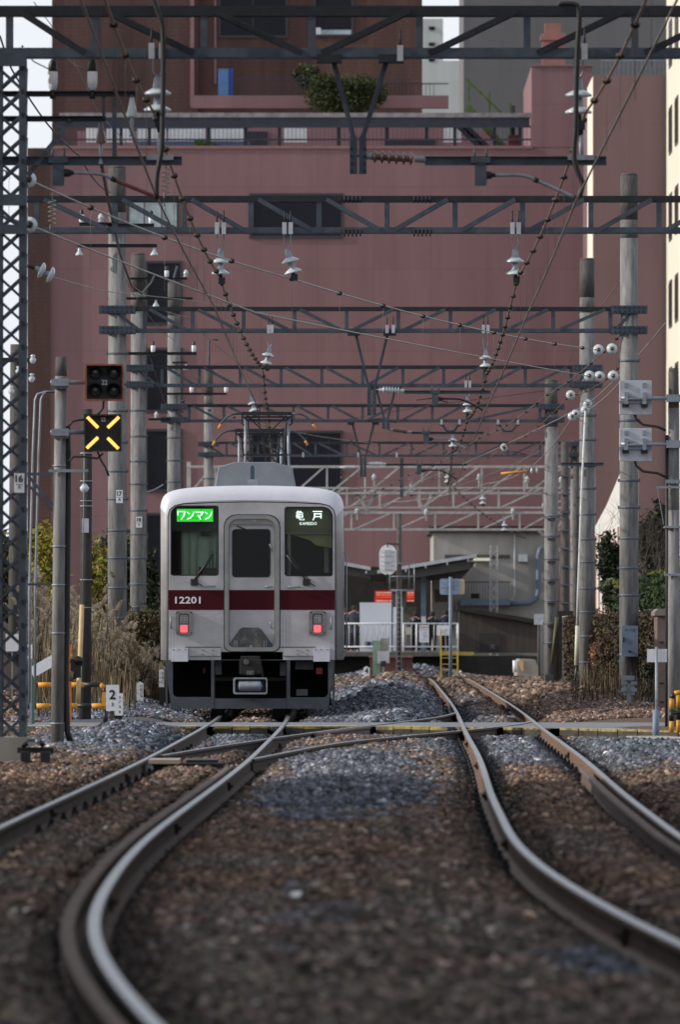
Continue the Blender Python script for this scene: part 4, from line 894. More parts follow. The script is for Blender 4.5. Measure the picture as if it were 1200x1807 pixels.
q.box(X(957, 660), X(998, 660), 660, 661.4, z0 - .3, Z(60, 660)); q.box(X(962, 660), X(990, 660), 660.1, 661.3, Z(60, 660), Z(42, 660)); q.box(X(954, 660), X(1001, 660), 659.9, 661.5, Z(72, 660), Z(64, 660)); o = q.build('roof_vent', None, (X(975, 660), 660, z0)); tag(o, 'pink stepped roof vent on top of the pink building', 'vent')
M_green = mat('terrace_green', (.07, .12, .03), .8, 0, .3, 3)
t = thing('outdoor_stair', 'dark outdoor stair with yellow green rail on the roof terrace', 'stair', (X(870, DPK), DPK + 3, Z(262, DPK)))
q = MB(M_green); q.bar(W(825, 190, DPK + 3), W(890, 262, DPK + 3), .1, .35); q.bar(W(822, 140, DPK + 6), W(900, 215, DPK + 6), .08, .12); q.build('handrail', t)
q = MB(M_fence); q.bar(W(800, 215, DPK + 3.4), W(850, 262, DPK + 3.4), 1.2, .3); q.bar(W(818, 222, DPK + 3.4), W(860, 262, DPK + 3.4), 1.2, .3); q.build('flight', t)
q = MB(M_green)
for px, y0, y1 in ((826, 141, 180), (862, 163, 200), (899, 183, 262)): q.box(X(px, DPK + 4), X(px + 4, DPK + 4), DPK + 4, DPK + 4.1, Z(y1, DPK + 4), Z(y0, DPK + 4))
q.build('post', t)
q = MB(M_fence); q.box(X(903, DPK), X(910, DPK), DPK + 1.6, DPK + 1.75, Z(262, DPK), Z(185, DPK)); q.use(mat('red_machine', (.25, .03, .03), .6)); q.box(X(898, DPK), X(917, DPK), DPK + 1.5, DPK + 2, Z(262, DPK), Z(237, DPK)); o = q.build('terrace_lift', None, (X(906, DPK), DPK + 1.6, Z(262, DPK))); tag(o, 'small red machine with a dark mast on the roof terrace', 'machine')

# leafy volumes made of many small leaf faces
def leaves(name, m, c, rad, n, size, seed, parent=None, clumps=14, flat=1.0, core=None, box=False, origin=None):
    r = np.random.default_rng(seed); V = []; c = np.array(c, float); rad = np.array(rad, float)
    cl = r.normal(0, 1, (clumps, 3)); cl = cl / np.linalg.norm(cl, axis=1)[:, None] * (r.random(clumps) ** .45)[:, None] * .78
    if box: cl = r.random((clumps, 3)) * 2 - 1
    k = r.integers(0, clumps, n); p = cl[k] + r.normal(0, .17, (n, 3)); 
    ln = np.linalg.norm(p, axis=1)
    if not box: p = p / np.maximum(1, ln / 1.0)[:, None]
    else: p = np.clip(p, -1, 1) * (1 + r.normal(0, .02, (n, 3)))
    p = p * rad + c; u = r.normal(0, 1, (n, 3)); u /= np.linalg.norm(u, axis=1)[:, None]; v = np.cross(u, r.normal(0, 1, (n, 3))); v /= np.linalg.norm(v, axis=1)[:, None]
    s = size * (.6 + .8 * r.random(n))[:, None]
    V = np.stack([p - u * s, p + v * s * .45, p + u * s, p - v * s * .45], 1).reshape(-1, 3)
    f = np.arange(n * 4).reshape(-1, 4); me = bpy.data.meshes.new(name); o_ = np.array(wpos(parent)) if parent is not None else np.array(origin if origin is not None else c)
    me.vertices.add(len(V)); me.vertices.foreach_set('co', (V - o_).ravel()); me.loops.add(f.size); me.loops.foreach_set('vertex_index', f.ravel().astype(np.int32)); me.polygons.add(len(f)); me.polygons.foreach_set('loop_start', np.arange(0, f.size, 4)); me.update(calc_edges=True)
    cc = MATS[m][1] if isinstance(m, str) else m
    br = np.exp(r.normal(0, .32, n))[:, None] * np.exp(r.normal(0, .25, clumps))[k][:, None]
    col = np.clip(np.array(cc)[None] * br * (1 + r.normal(0, .10, (n, 3))), .004, .8); add_col(me, np.repeat(col, 4, 0)); me.materials.append(M_leaf)
    ob = bpy.data.objects.new(name, me); COL.objects.link(ob)
    if parent is not None: ob.parent = parent
    else: ob.location = tuple(o_)
    return ob
M_leaf = mat_attr('leaf', .7)
M_bark = mat('bark', (.05, .04, .03), .9, 0, .3, 8)
def shrub(label, a, b, yt, yb, D, col, n, size, seed, cat='shrub', name='shrub', depth=1.0, box=False, clumps=16):
    c = W((a + b) / 2, (yt + yb) / 2, D); rx = (X(b, D) - X(a, D)) / 2; rz = (Z(yt, D) - Z(yb, D)) / 2
    t = thing(name, label, cat, (c.x, D, c.z - rz)); leaves('foliage', col, c, (rx, rx * depth, rz), n, size, seed, t, clumps, box=box)
    q = MB(M_bark)
    for k in range(4):
        e = c + Vector((rx * .5 * math.cos(k * 1.6), rx * .3 * math.sin(k * 1.6), rz * .2)); q.tube([(c.x + .05 * k, D, c.z - rz), (c + e) / 2 - Vector((0, 0, rz * .3)), e], [.05, .035, .015], 5)
    q.build('stem', t); return t
shrub('large round dark green bush on the roof terrace, before the brick tower', 530, 684, 122, 208, DT - 8, (.034, .046, .014), 26000, .075, 21, depth=.8, clumps=30)
shrub('small dark bush on the roof terrace left of the large round one', 516, 566, 112, 160, DT - 5, (.05, .055, .03), 2600, .10, 22)
shrub('low bright green plant behind the terrace fence', 342, 374, 248, 262, DPK + 2, (.16, .26, .04), 500, .12, 23)
# slab blocks added outside the view to shade the tracks

# unseen blocks added on both sides near the camera to shade the foreground
for (x0, x1, ya_, yb_, h_, lab) in ((-27, -13, -40, 112, 19, 'long grey block added out of view left of the tracks for shade'), (13, 27, -40, 120, 16, 'long beige block added out of view right of the tracks for shade')):
    t = thing('shade_block', lab, 'building', ((x0 + x1) / 2, (ya_ + yb_) / 2, -.1)); q = MB(mat('block_wall_%d' % h_, (.22, .21, .20) if x0 < 0 else (.26, .23, .19), .9, 0, .1, .5)); q.box(x0, x1, ya_, yb_, -.1, h_); q.build('wall', t)
    xs_ = x1 if x0 < 0 else x0; sg = 1 if x0 < 0 else -1
    for k in range(int((yb_ - ya_) / 7.6)):
        for z in np.arange(1.2, h_ - 2, 3.1): q = MB(M_wframe); q.box(xs_ - sg * .01, xs_ + sg * .06, ya_ + 2 + k * 7.6, ya_ + 5.4 + k * 7.6, z, z + 1.5); q.use(M_window); q.box(xs_ + sg * .061, xs_ + sg * .07, ya_ + 2.1 + k * 7.6, ya_ + 5.3 + k * 7.6, z + .1, z + 1.4); q.build('window', t)
# ------------------------------------------------ the train
D0 = 203.0; SD = F / D0
def tx(px): return X(px, D0)
def tz(py): return Z(py, D0)
M_stain = mat('stainless_steel', (.43, .42, .43), .42, .3, .18, 1.3, (1, 1, 1.3))
M_roofp = mat('cab_hood_paint', (.60, .60, .66), .4, .1, .04, 4)
M_doorf = mat('door_frame_steel', (.27, .27, .26), .45, .4, .1, 5)
M_maroon = mat('maroon_stripe', (.052, .003, .007), .5, 0, .06, 5, spec=.15)
M_skirt = mat('skirt_grey_paint', (.055, .065, .075), .6, 0, .15, 5)
M_under = mat('underfloor_black', (.008, .008, .009), .9, 0, .3, 5)
M_gapk = mat('panel_gap', (.02, .018, .018), .9)
M_roofg = mat('roof_grey', (.13, .13, .14), .8, 0, .15, 4)
M_acg = mat('air_conditioner_grey', (.20, .22, .25), .6, .1, .1, 3)
GL = mat_glass('cab_glass', (.80, .84, .80), -.005)
TR = thing('train', 'stainless commuter train with a maroon stripe standing with its cab towards us', 'train', (tx(445), D0 + 20, -.1))
xL, xR = tx(283), tx(606); xc = (xL + xR) / 2; zb_, ztop = tz(1164), tz(857)
def section(dx=0.0, dt=0.0, zb=zb_):     # half profile mirrored; counterclockwise seen from the front
    h = (xR - xL) / 2 - dx; zs = tz(897) - dt * .6; pts = [(h, zb), (h, zs)]
    # shoulder curve into the arched roof
    H = (ztop - dt) - zs; cv = [(.999, .10), (.994, .22), (.984, .36), (.968, .50), (.945, .61), (.91, .70), (.86, .78), (.79, .845), (.70, .895), (.58, .935), (.44, .966), (.28, .987), (.12, .998)]
    right = pts + [(h * u, zs + H * v) for u, v in cv] + [(0, ztop - dt)]
    left = [(-a, b) for a, b in reversed(right[:-1])]
    return [(xc + a, b) for a, b in right + left]
def shell(name, parent, loops, m, caps=(True, True)):
    n = len(loops[0][1]); vs = [(p[0], y, p[1]) for y, L in loops for p in L]; q = MB(m)
    fs = [(i * n + k, i * n + (k + 1) % n, (i + 1) * n + (k + 1) % n, (i + 1) * n + k) for i in range(len(loops) - 1) for k in range(n)]
    q.add(vs, fs, True)
    if caps[0]: q.f.append(tuple(range(n))[::-1]); q.mi.append(0); q.sm.append(False)
    if caps[1]: q.f.append(tuple((len(loops) - 1) * n + k for k in range(n))); q.mi.append(0); q.sm.append(False)
    return q.build(name, parent)
# rounded nose: the outline grows from the flat front to the full section
fl = []
for a in (0, 18, 36, 54, 72, 90):
    u = 1 - math.sin(R(a)); v = 1 - math.cos(R(a)); fl.append((D0 + .02 + .30 * v, section(.125 * u, .23 * u)))
YE1 = D0 + 20.0
body = shell('car_body', TR, fl + [(D0 + .6, section()), (YE1, section())], M_stain, (False, True))
hood_loops = [(y, [p for p in L]) for y, L in fl]
# painted hood above the windscreens: upper part of the nose, set a hair proud
def upper(L, zmin): 
    return [(xc + (p[0] - xc) * 1.002, p[1] + .004) for p in L if p[1] >= zmin]
ups = []
for (y, L) in fl + [(D0 + .6, section())]:
    ups.append((y - .004, [(xc + (p[0] - xc) * 1.003, p[1] + .004) for p in L[1:-1]]))
n = len(ups[0][1]); q = MB(M_roofp); q.add([(p[0], y, p[1]) for y, L in ups for p in L], [(i * n + k, i * n + k + 1, (i + 1) * n + k + 1, (i + 1) * n + k) for i in range(len(ups) - 1) for k in range(n - 1)], True); q.build('cab_hood', TR)
def prr(a, b, yt, yb, r, rs=None, n=5): return rrect(tx(a), tx(b), tz(yb), tz(yt), r / SD, n, tuple(v / SD for v in rs) if rs else None)
FO = section(.125, .23)
# front face as three plates with openings
zc = lambda py: tz(py)
out = [(tx(297), tz(1164)), (tx(390), tz(1164)), (tx(390), tz(1150)), (tx(499), tz(1150)), (tx(499), tz(1164)), (tx(591), tz(1164))]
arch = [(tx(591), tz(910)), (tx(588), tz(900)), (tx(580), tz(893)), (tx(565), tz(890)), (tx(510), tz(887.5)), (tx(445), tz(886.5)), (tx(380), tz(887.5)), (tx(325), tz(890)), (tx(309), tz(893)), (tx(300), tz(900)), (tx(297), tz(910))]
holeL = prr(301, 386, 892, 1016, 5, (5, 5, 5, 16)); holeR = prr(502, 587.5, 894, 1017, 5, (5, 5, 18, 5)); holeD = prr(411, 476, 935, 1017, 5)
hD = prr(399, 489, 913, 1146, 18, (14, 14, 18, 18))
Fp = MB(M_stain); Fp.plate(out + arch, [hD[::-1], holeL[::-1], holeR[::-1]], D0 - .012, D0 + .03); front = Fp.build('front_panel', TR)
# dark joint round the front panel
q = MB(M_gapk); oo = [(tx(295.6), tz(1164)), (tx(592.4), tz(1164))] + [(tx(592.4), tz(910)), (tx(589.2), tz(899)), (tx(581), tz(891.5)), (tx(565), tz(888)), (tx(510), tz(885.8)), (tx(445), tz(884.8)), (tx(380), tz(885.8)), (tx(325), tz(888)), (tx(308), tz(891.5)), (tx(298.6), tz(899)), (tx(295.6), tz(910))]
q.plate(oo, [prr(301 - 1.5, 386 + 1.5, 890.5, 1017.5, 5, (5, 5, 5, 16))[::-1], prr(500.5, 589, 892.5, 1018.5, 5, (5, 5, 18, 5))[::-1], hD[::-1], [(tx(390), tz(1163)), (tx(499), tz(1163)), (tx(499), tz(1150)), (tx(390), tz(1150))][::-1]], D0 - .002, D0 + .036); q.build('panel_joint', TR)
# outer rim closing the nose round the panel
q = MB(M_stain); q.plate([(p[0], p[1]) for p in FO], [[(p[0], p[1] + (0.004 if p[1] < tz(1160) else 0)) for p in oo][::-1]], D0 + .004, D0 + .03); q.build('front_rim', TR)
q = MB(M_roofp); zs_ = tz(889)
q.plate([p for p in FO if p[1] > tz(900)], [], D0 - .004, D0 + .002) if False else None
# stripe and number
for a, b in ((297.3, 395), (493, 590.7)): MB(M_maroon).box(tx(a), tx(b), D0 - .016, D0 - .0125, tz(1076), tz(1041)).build('stripe', front)
q = MB(M_white); q.text('12201', 12.5 / SD, tx(331.5), tz(1065), D0 - .019, w=45 / SD, bold=.02); q.build('car_number', front)
# door recess, frame and door
q = MB(M_doorf); q.plate(prr(396, 493, 909, 1149, 18, (12, 12, 22, 22)), [prr(403, 485.5, 916, 1142, 14, (9, 9, 16, 16))[::-1]], D0 - .035, D0 - .0125); fr = q.build('door_frame', TR)
q = MB(M_gapk); q.plate(prr(394.6, 494.6, 907.6, 1150, 18, (12, 12, 22, 22)), [prr(403, 485.5, 916, 1142, 14, (9, 9, 16, 16))[::-1]], D0 - .017, D0 - .0127); q.build('frame_seal', fr)
q = MB(M_stain); q.plate(prr(403.5, 485, 924, 1141.5, 8), [holeD[::-1]], D0 + .045, D0 + .07); door = q.build('cab_door', TR)
q = MB(M_doorf); q.plate(prr(401, 487.5, 915, 1143, 14, (9, 9, 16, 16)), [prr(404.5, 484, 925.5, 1140.5, 8)[::-1]], D0 + .0, D0 + .068); q.build('door_reveal', fr)
q = MB(M_maroon); q.box(tx(404.5), tx(484), D0 + .040, D0 + .0448, tz(1076), tz(1041)); q.build('stripe', door)
q = MB(M_gapk); q.plate(prr(409.5, 477.5, 933.5, 1018.5, 6), [prr(412, 475, 936, 1016, 5)[::-1]], D0 + .038, D0 + .0449); q.build('window_seal', door)
q = MB(GL); q.plate(prr(411.5, 475.5, 935.5, 1016.5, 5), [], D0 + .05, D0 + .054); q.build('door_window', door)
q = MB(M_doorf); q.bar((tx(445), D0 - .04, tz(919)), (tx(452), D0 - .04, tz(919)), .01, .02); q.cyl((tx(450), D0 - .05, tz(920.5)), (tx(450), D0 - .036, tz(920.5)), .016, n=8); q.build('door_lamp', fr)
M_tread = mat('scuffed_tread_plate', (.06, .065, .068), .6, .4, 0, 8, (1, 1, 1), (.17, .15, .135), ctr=(.45, .7))
q = MB(M_tread); q.plate([(tx(403), tz(1141.5)), (tx(482), tz(1141.5)), (tx(482), tz(1138)), (tx(461), tz(1110)), (tx(456), tz(1107)), (tx(428), tz(1107)), (tx(423), tz(1110)), (tx(403), tz(1138))], [], D0 - .02, D0 + .04); tp = q.build('gangway_plate', door)
q = MB(M_galv)
for px in (414, 418, 466, 470): q.box(tx(px) - .007, tx(px) + .007, D0 - .034, D0 - .02, tz(1141), tz(1130))
q.cyl((tx(443), D0 - .035, tz(1140)), (tx(443), D0 - .02, tz(1140)), .02, n=8); q.build('hinge', tp)
q = MB(M_galv)
q.tube([(tx(476.5), D0 + .04, tz(1096)), (tx(476.5), D0 + .0, tz(1097)), (tx(479), D0, tz(1107)), (tx(479), D0 + .04, tz(1108))], .011, 6); q.build('door_handle', door)
q = MB(M_galv); q.tube([(tx(476), D0 + .04, tz(960)), (tx(476), D0, tz(961)), (tx(479.5), D0 - .0, tz(970)), (tx(479), D0 + .04, tz(972))], .010, 6); q.build('latch', door)
q = MB(M_galv); q.tube([(tx(468), D0 + .04, tz(1035)), (tx(468), D0 + .0, tz(1035)), (tx(480), D0, tz(1035)), (tx(480), D0 + .04, tz(1035))], .012, 6); q.build('grab_rail', door)
q = MB(M_blackp); q.bar((tx(418), D0 + .03, tz(928)), (tx(440), D0 + .03, tz(937)), .015, .02); q.build('door_wiper', door)
for (a, b, yy) in ((357, 379, 1034.5), (509, 529, 1035.5)):
    q = MB(M_galv); q.tube([(tx(a), D0 - .01, tz(yy)), (tx(a), D0 - .06, tz(yy)), (tx(b), D0 - .06, tz(yy)), (tx(b), D0 - .01, tz(yy))], .011, 6); q.build('grab_rail', front)
for (px, a, b) in ((301.5, 1089, 1107), (584, 1090, 1109)):
    q = MB(M_galv); q.tube([(tx(px), D0 - .01, tz(a)), (tx(px), D0 - .06, tz(a)), (tx(px), D0 - .06, tz(b)), (tx(px), D0 - .01, tz(b))], .012, 6); q.build('grab_rail', front)
# windscreens: seal, glass, blinds
def wscreen(hole, a, b, yt, yb, rs, nm='windscreen'):
    q = MB(M_blackp); q.plate(prr(a - .8, b + .8, yt - .8, yb + .8, 6, rs), [prr(a + 1.6, b - 1.6, yt + 1.8, yb - 1.8, 5, rs)[::-1]], D0 - .006, D0 + .035); o = q.build('windscreen_seal', TR)
    q = MB(GL); q.plate(prr(a + 1, b - 1, yt + 1, yb - 1, 5, rs), [], D0 + .012, D0 + .018); q.build(nm, o); return o
wl = wscreen(holeL, 301, 386, 892, 1016, (5, 5, 5, 16)); wr = wscreen(holeR, 502, 587.5, 894, 1017, (5, 5, 18, 5))
M_led_g = mat('green_led_panel', (.02, .60, .03), .5, emit=.55); M_ledw = mat('white_led', (.85, 1, .92), .5, emit=.8)
q = MB(M_blackp); q.box(tx(302), tx(385), D0 + .045, D0 + .10, tz(937), tz(893.5)); o = q.build('sign_housing', wl)
q = MB(M_led_g); q.box(tx(312), tx(376), D0 + .006, D0 + .010, tz(920.5), tz(898)); q.use(mat('green_led_seam', (.01, .25, .01), .5)); q.box(tx(354.5), tx(355.2), D0 + .004, D0 + .0058, tz(920.5), tz(898.5)); q.box(tx(312), tx(354), D0 + .004, D0 + .0058, tz(914.6), tz(914)); sgn = q.build('green_sign', TR)
def strokes(parent, name, m, ox, oz, sx, sz, y, segs, wd):
    q = MB(m)
    for pts in segs:
        P = [Vector((tx(ox + a * sx), y, tz(oz + b * sz))) for a, b in pts]
        for a, b in zip(P[:-1], P[1:]):
            d = (b - a).normalized() * wd / SD * .4; q.bar(a - d, b + d, .003, wd / SD, up=Vector((0, 1, 0)).cross(b - a))
    return q.build(name, parent)
# wa n ma n in strokes (0..1 boxes)
WA = [[(.05, .45), (.05, .05), (.92, .05), (.9, .3), (.78, .6), (.5, .95)]]
NN = [[(.08, .12), (.38, .32)], [(.12, .92), (.5, .8), (.78, .5), (.95, .12)]]
MA = [[(.03, .12), (.95, .12), (.8, .38), (.5, .65)], [(.32, .48), (.68, .95)]]
for k, g in enumerate((WA, NN, MA, NN)): strokes(sgn, 'letter', M_ledw, 313.2 + k * 15.9, 902, 13.6, 15, D0 + .001, g, 1.5)
q = MB(mat('olive_blind', (.21, .19, .11), .7, 0, .12, 5)); q.box(tx(503.5), tx(586), D0 + .10, D0 + .14, tz(940), tz(896)); q.use(M_offw); q.box(tx(503.5), tx(586), D0 + .11, D0 + .15, tz(941.5), tz(938.5)); bl_ = q.build('blind_or_reflection', wr)
KAME = [[(.32, .0), (.15, .2)], [(.3, .06), (.68, .06), (.58, .2)], [(.18, .2), (.85, .2)], [(.18, .2), (.18, .75)], [(.85, .2), (.85, .75)], [(.18, .38), (.85, .38)], [(.05, .56), (.95, .56)], [(.18, .75), (.85, .75)], [(.51, .2), (.51, .95), (1.02, .97), (1.04, .84)], [(.3, .2), (.3, .75)]]
TO = [[(0, .04), (1, .04)], [(.16, .30), (.9, .30), (.9, .78)], [(.16, .30), (.16, .62), (.0, .98)], [(.16, .60), (.9, .60)]]
strokes(wr, 'letter', M_ledw, 521, 901.5, 15, 16.5, D0 + .006, KAME, .85); strokes(wr, 'letter', M_ledw, 552.5, 902, 15.5, 16, D0 + .006, TO, 1.7)
q = MB(M_ledw); q.text('KAMEIDO', 5.2 / SD, tx(544), tz(926.5), D0 + .008, w=30 / SD, bold=0); q.build('letters', wr)
# wipers
def wiper(a, pts, parent):
    q = MB(M_blackp); q.boxc((tx(a), D0 - .05, tz(1027)), (13 / SD, .08, 11 / SD)); P = [(tx(x), D0 - .06, tz(y)) for x, y in pts]; q.tube(P, .014, 6); P2 = [(tx(x + 4), D0 - .055, tz(y - 1)) for x, y in pts]; q.tube(P2, .010, 6); x, y = pts[-1]
    q.bar((tx(x), D0 - .045, tz(y)), (tx(x + 4), D0 - .045, tz(y - 1)), .03, .03); q.bar((tx(x + 2), D0 - .03, tz(y - 8)), (tx(x + 3), D0 - .03, tz(y + 32)), .018, .015)
    q.tube([(tx(a + 6), D0 - .05, tz(1029)), (tx(a + 10), D0 - .05, tz(1031)), (tx(a + 15), D0 - .05, tz(1034))], .007, 5); q.build('wiper', parent)
wiper(343, [(343, 1023), (360, 1000), (373, 980)], wl)
q = MB(M_blackp); q.plate([(tx(350), tz(1000)), (tx(362), tz(1001.5)), (tx(383), tz(1002)), (tx(383), tz(1015)), (tx(352), tz(1015)), (tx(351), tz(1006))], [], D0 + .05, D0 + .08); q.build('dash_panel', wl)
wiper(541, [(540, 1023), (524, 1003), (506, 979)], wr)
# cab interior
M_cabin = mat('cab_lining', (.45, .52, .47), .7, 0, .15, 2, (1, 1, .4)); M_cabd = mat('cab_dark', (.007, .007, .006), .95, spec=.05)
q = MB(M_cabd); q.box(tx(298), tx(590), D0 + 1.9, D0 + 1.95, tz(1040), tz(890)); q.box(tx(298), tx(590), D0 + .1, D0 + 1.9, tz(1042), tz(1024)); q.build('cab_bulkhead', TR)
q = MB(M_cabin); q.box(tx(321), tx(381), D0 + .22, D0 + .24, tz(1024), tz(937)); q.use(M_doorf)
for px in (320, 332, 345, 368, 381): q.box(tx(px), tx(px) + .03, D0 + .19, D0 + .215, tz(1020), tz(938))
q.use(M_cabd); q.box(tx(354), tx(372), D0 + .12, D0 + .18, tz(946), tz(938)); q.build('cab_partition', TR)
q = MB(M_doorf); q.box(tx(507), tx(513), D0 + .18, D0 + .22, tz(1016), tz(941)); q.box(tx(572), tx(580), D0 + .6, D0 + .65, tz(1010), tz(965)); q.build('cab_pillar', TR)
# ceiling lining seen through the right windscreen
q = MB(mat('olive_lining', (.42, .37, .18), .7, 0, .1, 3)); q.plate([(tx(512), tz(943)), (tx(520), tz(945)), (tx(545), tz(952)), (tx(558), tz(962)), (tx(586), tz(967)), (tx(586), tz(941)), (tx(512), tz(941))][::-1], [], D0 + .20, D0 + .22); q.build('sun_visor', TR)
# lamps
M_tail = mat('tail_lamp_glow', (.95, .10, .12), .4, emit=1.15); M_lens = mat('lamp_lens', (.42, .45, .40), .2, .2, .2, 14); M_bez = mat('lamp_bezel', (.20, .195, .185), .5, .4, .15, 9)
for i, a in enumerate((310, 545.5)):
    q = MB(M_bez); q.plate(prr(a, a + 30, 1077.5, 1119.5, 5), [prr(a + 6, a + 23.5, 1083, 1116, 2)[::-1]], D0 - .07, D0 - .013); lamp = q.build('lamp_housing', TR)
    q = MB(M_acg); q.box(tx(a + 5.5), tx(a + 24), D0 - .03, D0 - .013, tz(1116.5), tz(1082.5)); q.use(M_galv); q.box(tx(a + 3), tx(a + 4.6), D0 - .078, D0 - .07, tz(1112), tz(1086)); q.use(M_gapk)
    for (u, v) in ((3, 3), (27, 3), (3, 39), (27, 39)): q.cyl((tx(a + u), D0 - .078, tz(1077.5 + v)), (tx(a + u), D0 - .07, tz(1077.5 + v)), .011, n=6)
    q.build('lamp_plate', lamp)
    q = MB(M_lens); q.plate(prr(a + 8, a + 21.5, 1085, 1099, 2), [], D0 - .048, D0 - .03); q.use(M_gapk)
    for k in range(1, 5): q.box(tx(a + 8 + k * 2.7) - .002, tx(a + 8 + k * 2.7) + .002, D0 - .050, D0 - .0485, tz(1099), tz(1085)); q.box(tx(a + 8), tx(a + 21.5), D0 - .0505, D0 - .0490, tz(1085 + k * 2.8) - .002, tz(1085 + k * 2.8) + .002)
    q.build('headlight', lamp)
    q = MB(M_tail); q.plate(prr(a + 8, a + 21, 1103, 1115.5, 2), [], D0 - .05, D0 - .03); q.build('tail_lamp', lamp)
# lower front: anticlimber panels, corner steps
for a, b in ((333, 389), (500, 556)):
    q = MB(M_stain); q.box(tx(a), tx(b), D0 - .05, D0 - .013, tz(1157), tz(1144)); q.use(M_gapk); q.box(tx(a - 6), tx(b + 1), D0 - .02, D0 - .0131, tz(1142.2), tz(1141)); q.use(M_galv)
    for k in (25, 42): 
        for yy in (1147, 1154): q.cyl((tx(a + k), D0 - .062, tz(yy)), (tx(a + k), D0 - .05, tz(yy)), .014, n=6)
    q.build('beam_panel', front)
for i, (a, b) in enumerate(((302, 332), (553, 582))):
    q = MB(M_roofp); s_ = 1 if i == 0 else -1
    q.plate([(tx(a), tz(1167)), (tx(b), tz(1167)), (tx(b), tz(1143)), (tx(a), tz(1143))] if True else [], [], D0 - .09, D0 - .0135); q.use(M_gapk)
    for u in (4, 14, 25): q.cyl((tx(a + u), D0 - .1, tz(1146)), (tx(a + u), D0 - .09, tz(1146)), .009, n=6)
    q.build('corner_step', front)
# skirt
SK = [(tx(292), tz(1164)), (tx(296), tz(1205)), (tx(303), tz(1247)), (tx(306), tz(1250)), (tx(576), tz(1250)), (tx(580), tz(1247)), (tx(586), tz(1205)), (tx(590.5), tz(1164))]
h1 = prr(305, 372.5, 1164.8, 1229.5, 8, (9, 1, 1, 1)); h2 = prr(379, 505, 1148, 1232, 3); h3 = prr(512, 579, 1164.8, 1230, 8, (1, 9, 1, 1))
q = MB(M_skirt); q.plate(SK[::-1], [h1[::-1], prr(379, 505, 1164.8, 1232, 2)[::-1], h3[::-1]], D0 - .02, D0 + .05); sk = q.build('skirt', TR)
q = MB(M_gapk); q.box(tx(378) - .004, tx(378) + .004, D0 - .023, D0 - .0201, tz(1250), tz(1164)); q.box(tx(505.5) - .004, tx(505.5) + .004, D0 - .023, D0 - .0201, tz(1250), tz(1164)); q.build('skirt_joint', sk)
q = MB(M_skirt); 
for s_, a in ((1, 292), (-1, 590.5)): q.box(tx(a), tx(a) + s_ * .03, D0 + .05, D0 + 1.6, tz(1243), tz(1164))
q.build('skirt_side', sk)
q = MB(M_under); q.box(tx(300), tx(584), D0 + 1.4, D0 + 1.45, tz(1245), tz(1150)); q.box(tx(300), tx(584), D0 + .05, D0 + 1.4, tz(1152), tz(1149)); q.build('underframe', TR)
M_tapeg = mat('underfloor_box_grey', (.075, .08, .085), .7, 0, .2, 5)
q = MB(M_tapeg); q.box(tx(521), tx(553), D0 + .3, D0 + .5, tz(1181), tz(1167)); q.build('brake_box', TR); q = MB(M_tapeg); q.box(tx(523), tx(543), D0 + .15, D0 + .4, tz(1227), tz(1216)); q.build('brake_box', TR)
q = MB(mat('red_cock', (.35, .03, .02), .5)); q.box(tx(558), tx(569), D0 + .25, D0 + .3, tz(1189), tz(1178)); q.build('red_valve', TR)
q = MB(mat('red_hose_tap', (.12, .02, .02), .6)); q.cyl((tx(360), D0 + .3, tz(1188)), (tx(360), D0 + .3, tz(1178)), .02); q.build('hose_tap', TR)
# coupler
M_coup = mat('coupler_iron', (.018, .016, .015), .7, .2, .3, 9)
q = MB(M_coup); q.boxc((tx(442), D0 + .05, tz(1174)), (.30, .5, .30)); q.boxc((tx(442), D0 - .12, tz(1176)), (.34, .2, .24)); q.use(M_tapeg); q.cyl((tx(435), D0 - .28, tz(1168)), (tx(435), D0 - .2, tz(1168)), .045, n=12); q.boxc((tx(442), D0 - .24, tz(1187)), (.12, .06, .07)); q.cyl((tx(443), D0 - .3, tz(1188)), (tx(443), D0 - .27, tz(1188)), .03, n=10); q.use(M_coup)
q.bar((tx(461), D0 - .2, tz(1175)), (tx(464), D0 - .2, tz(1195)), .03, .03); q.bar((tx(425), D0 - .1, tz(1198)), (tx(461), D0 - .1, tz(1198)), .1, .06)
q.build('coupler', TR, bevel=.01)
q = MB(M_under); q.bar((tx(384), D0 + .3, tz(1168)), (tx(384), D0 + .3, tz(1192)), .1, .12); q.bar((tx(500), D0 + .3, tz(1168)), (tx(500), D0 + .3, tz(1192)), .1, .12); q.use(M_tapeg); q.box(tx(380), tx(391), D0 + .2, D0 + .22, tz(1190), tz(1166)); q.box(tx(494), tx(504), D0 + .2, D0 + .22, tz(1192), tz(1168)); q.use(M_coup); q.box(tx(379), tx(505), D0 + .4, D0 + .45, tz(1201), tz(1195)); q.build('bracket', TR)
q = MB(M_galv); q.plate(prr(411.5, 472, 1195, 1224.5, 4), [prr(415, 469.5, 1198, 1221.5, 3)[::-1]], D0 - .26, D0 - .05); q.use(M_tapeg); q.box(tx(416.5), tx(467.5), D0 - .1, D0 - .06, tz(1220), tz(1200)); q.use(M_galv); q.lathe((tx(419), D0 - .2, tz(1210)), [(.0, 0), (.03, .01), (.085, .03), (.085, .36), (.03, .39), (0, .4)], (1, 0, 0), 18); q.build('electric_coupler', TR, bevel=.006)
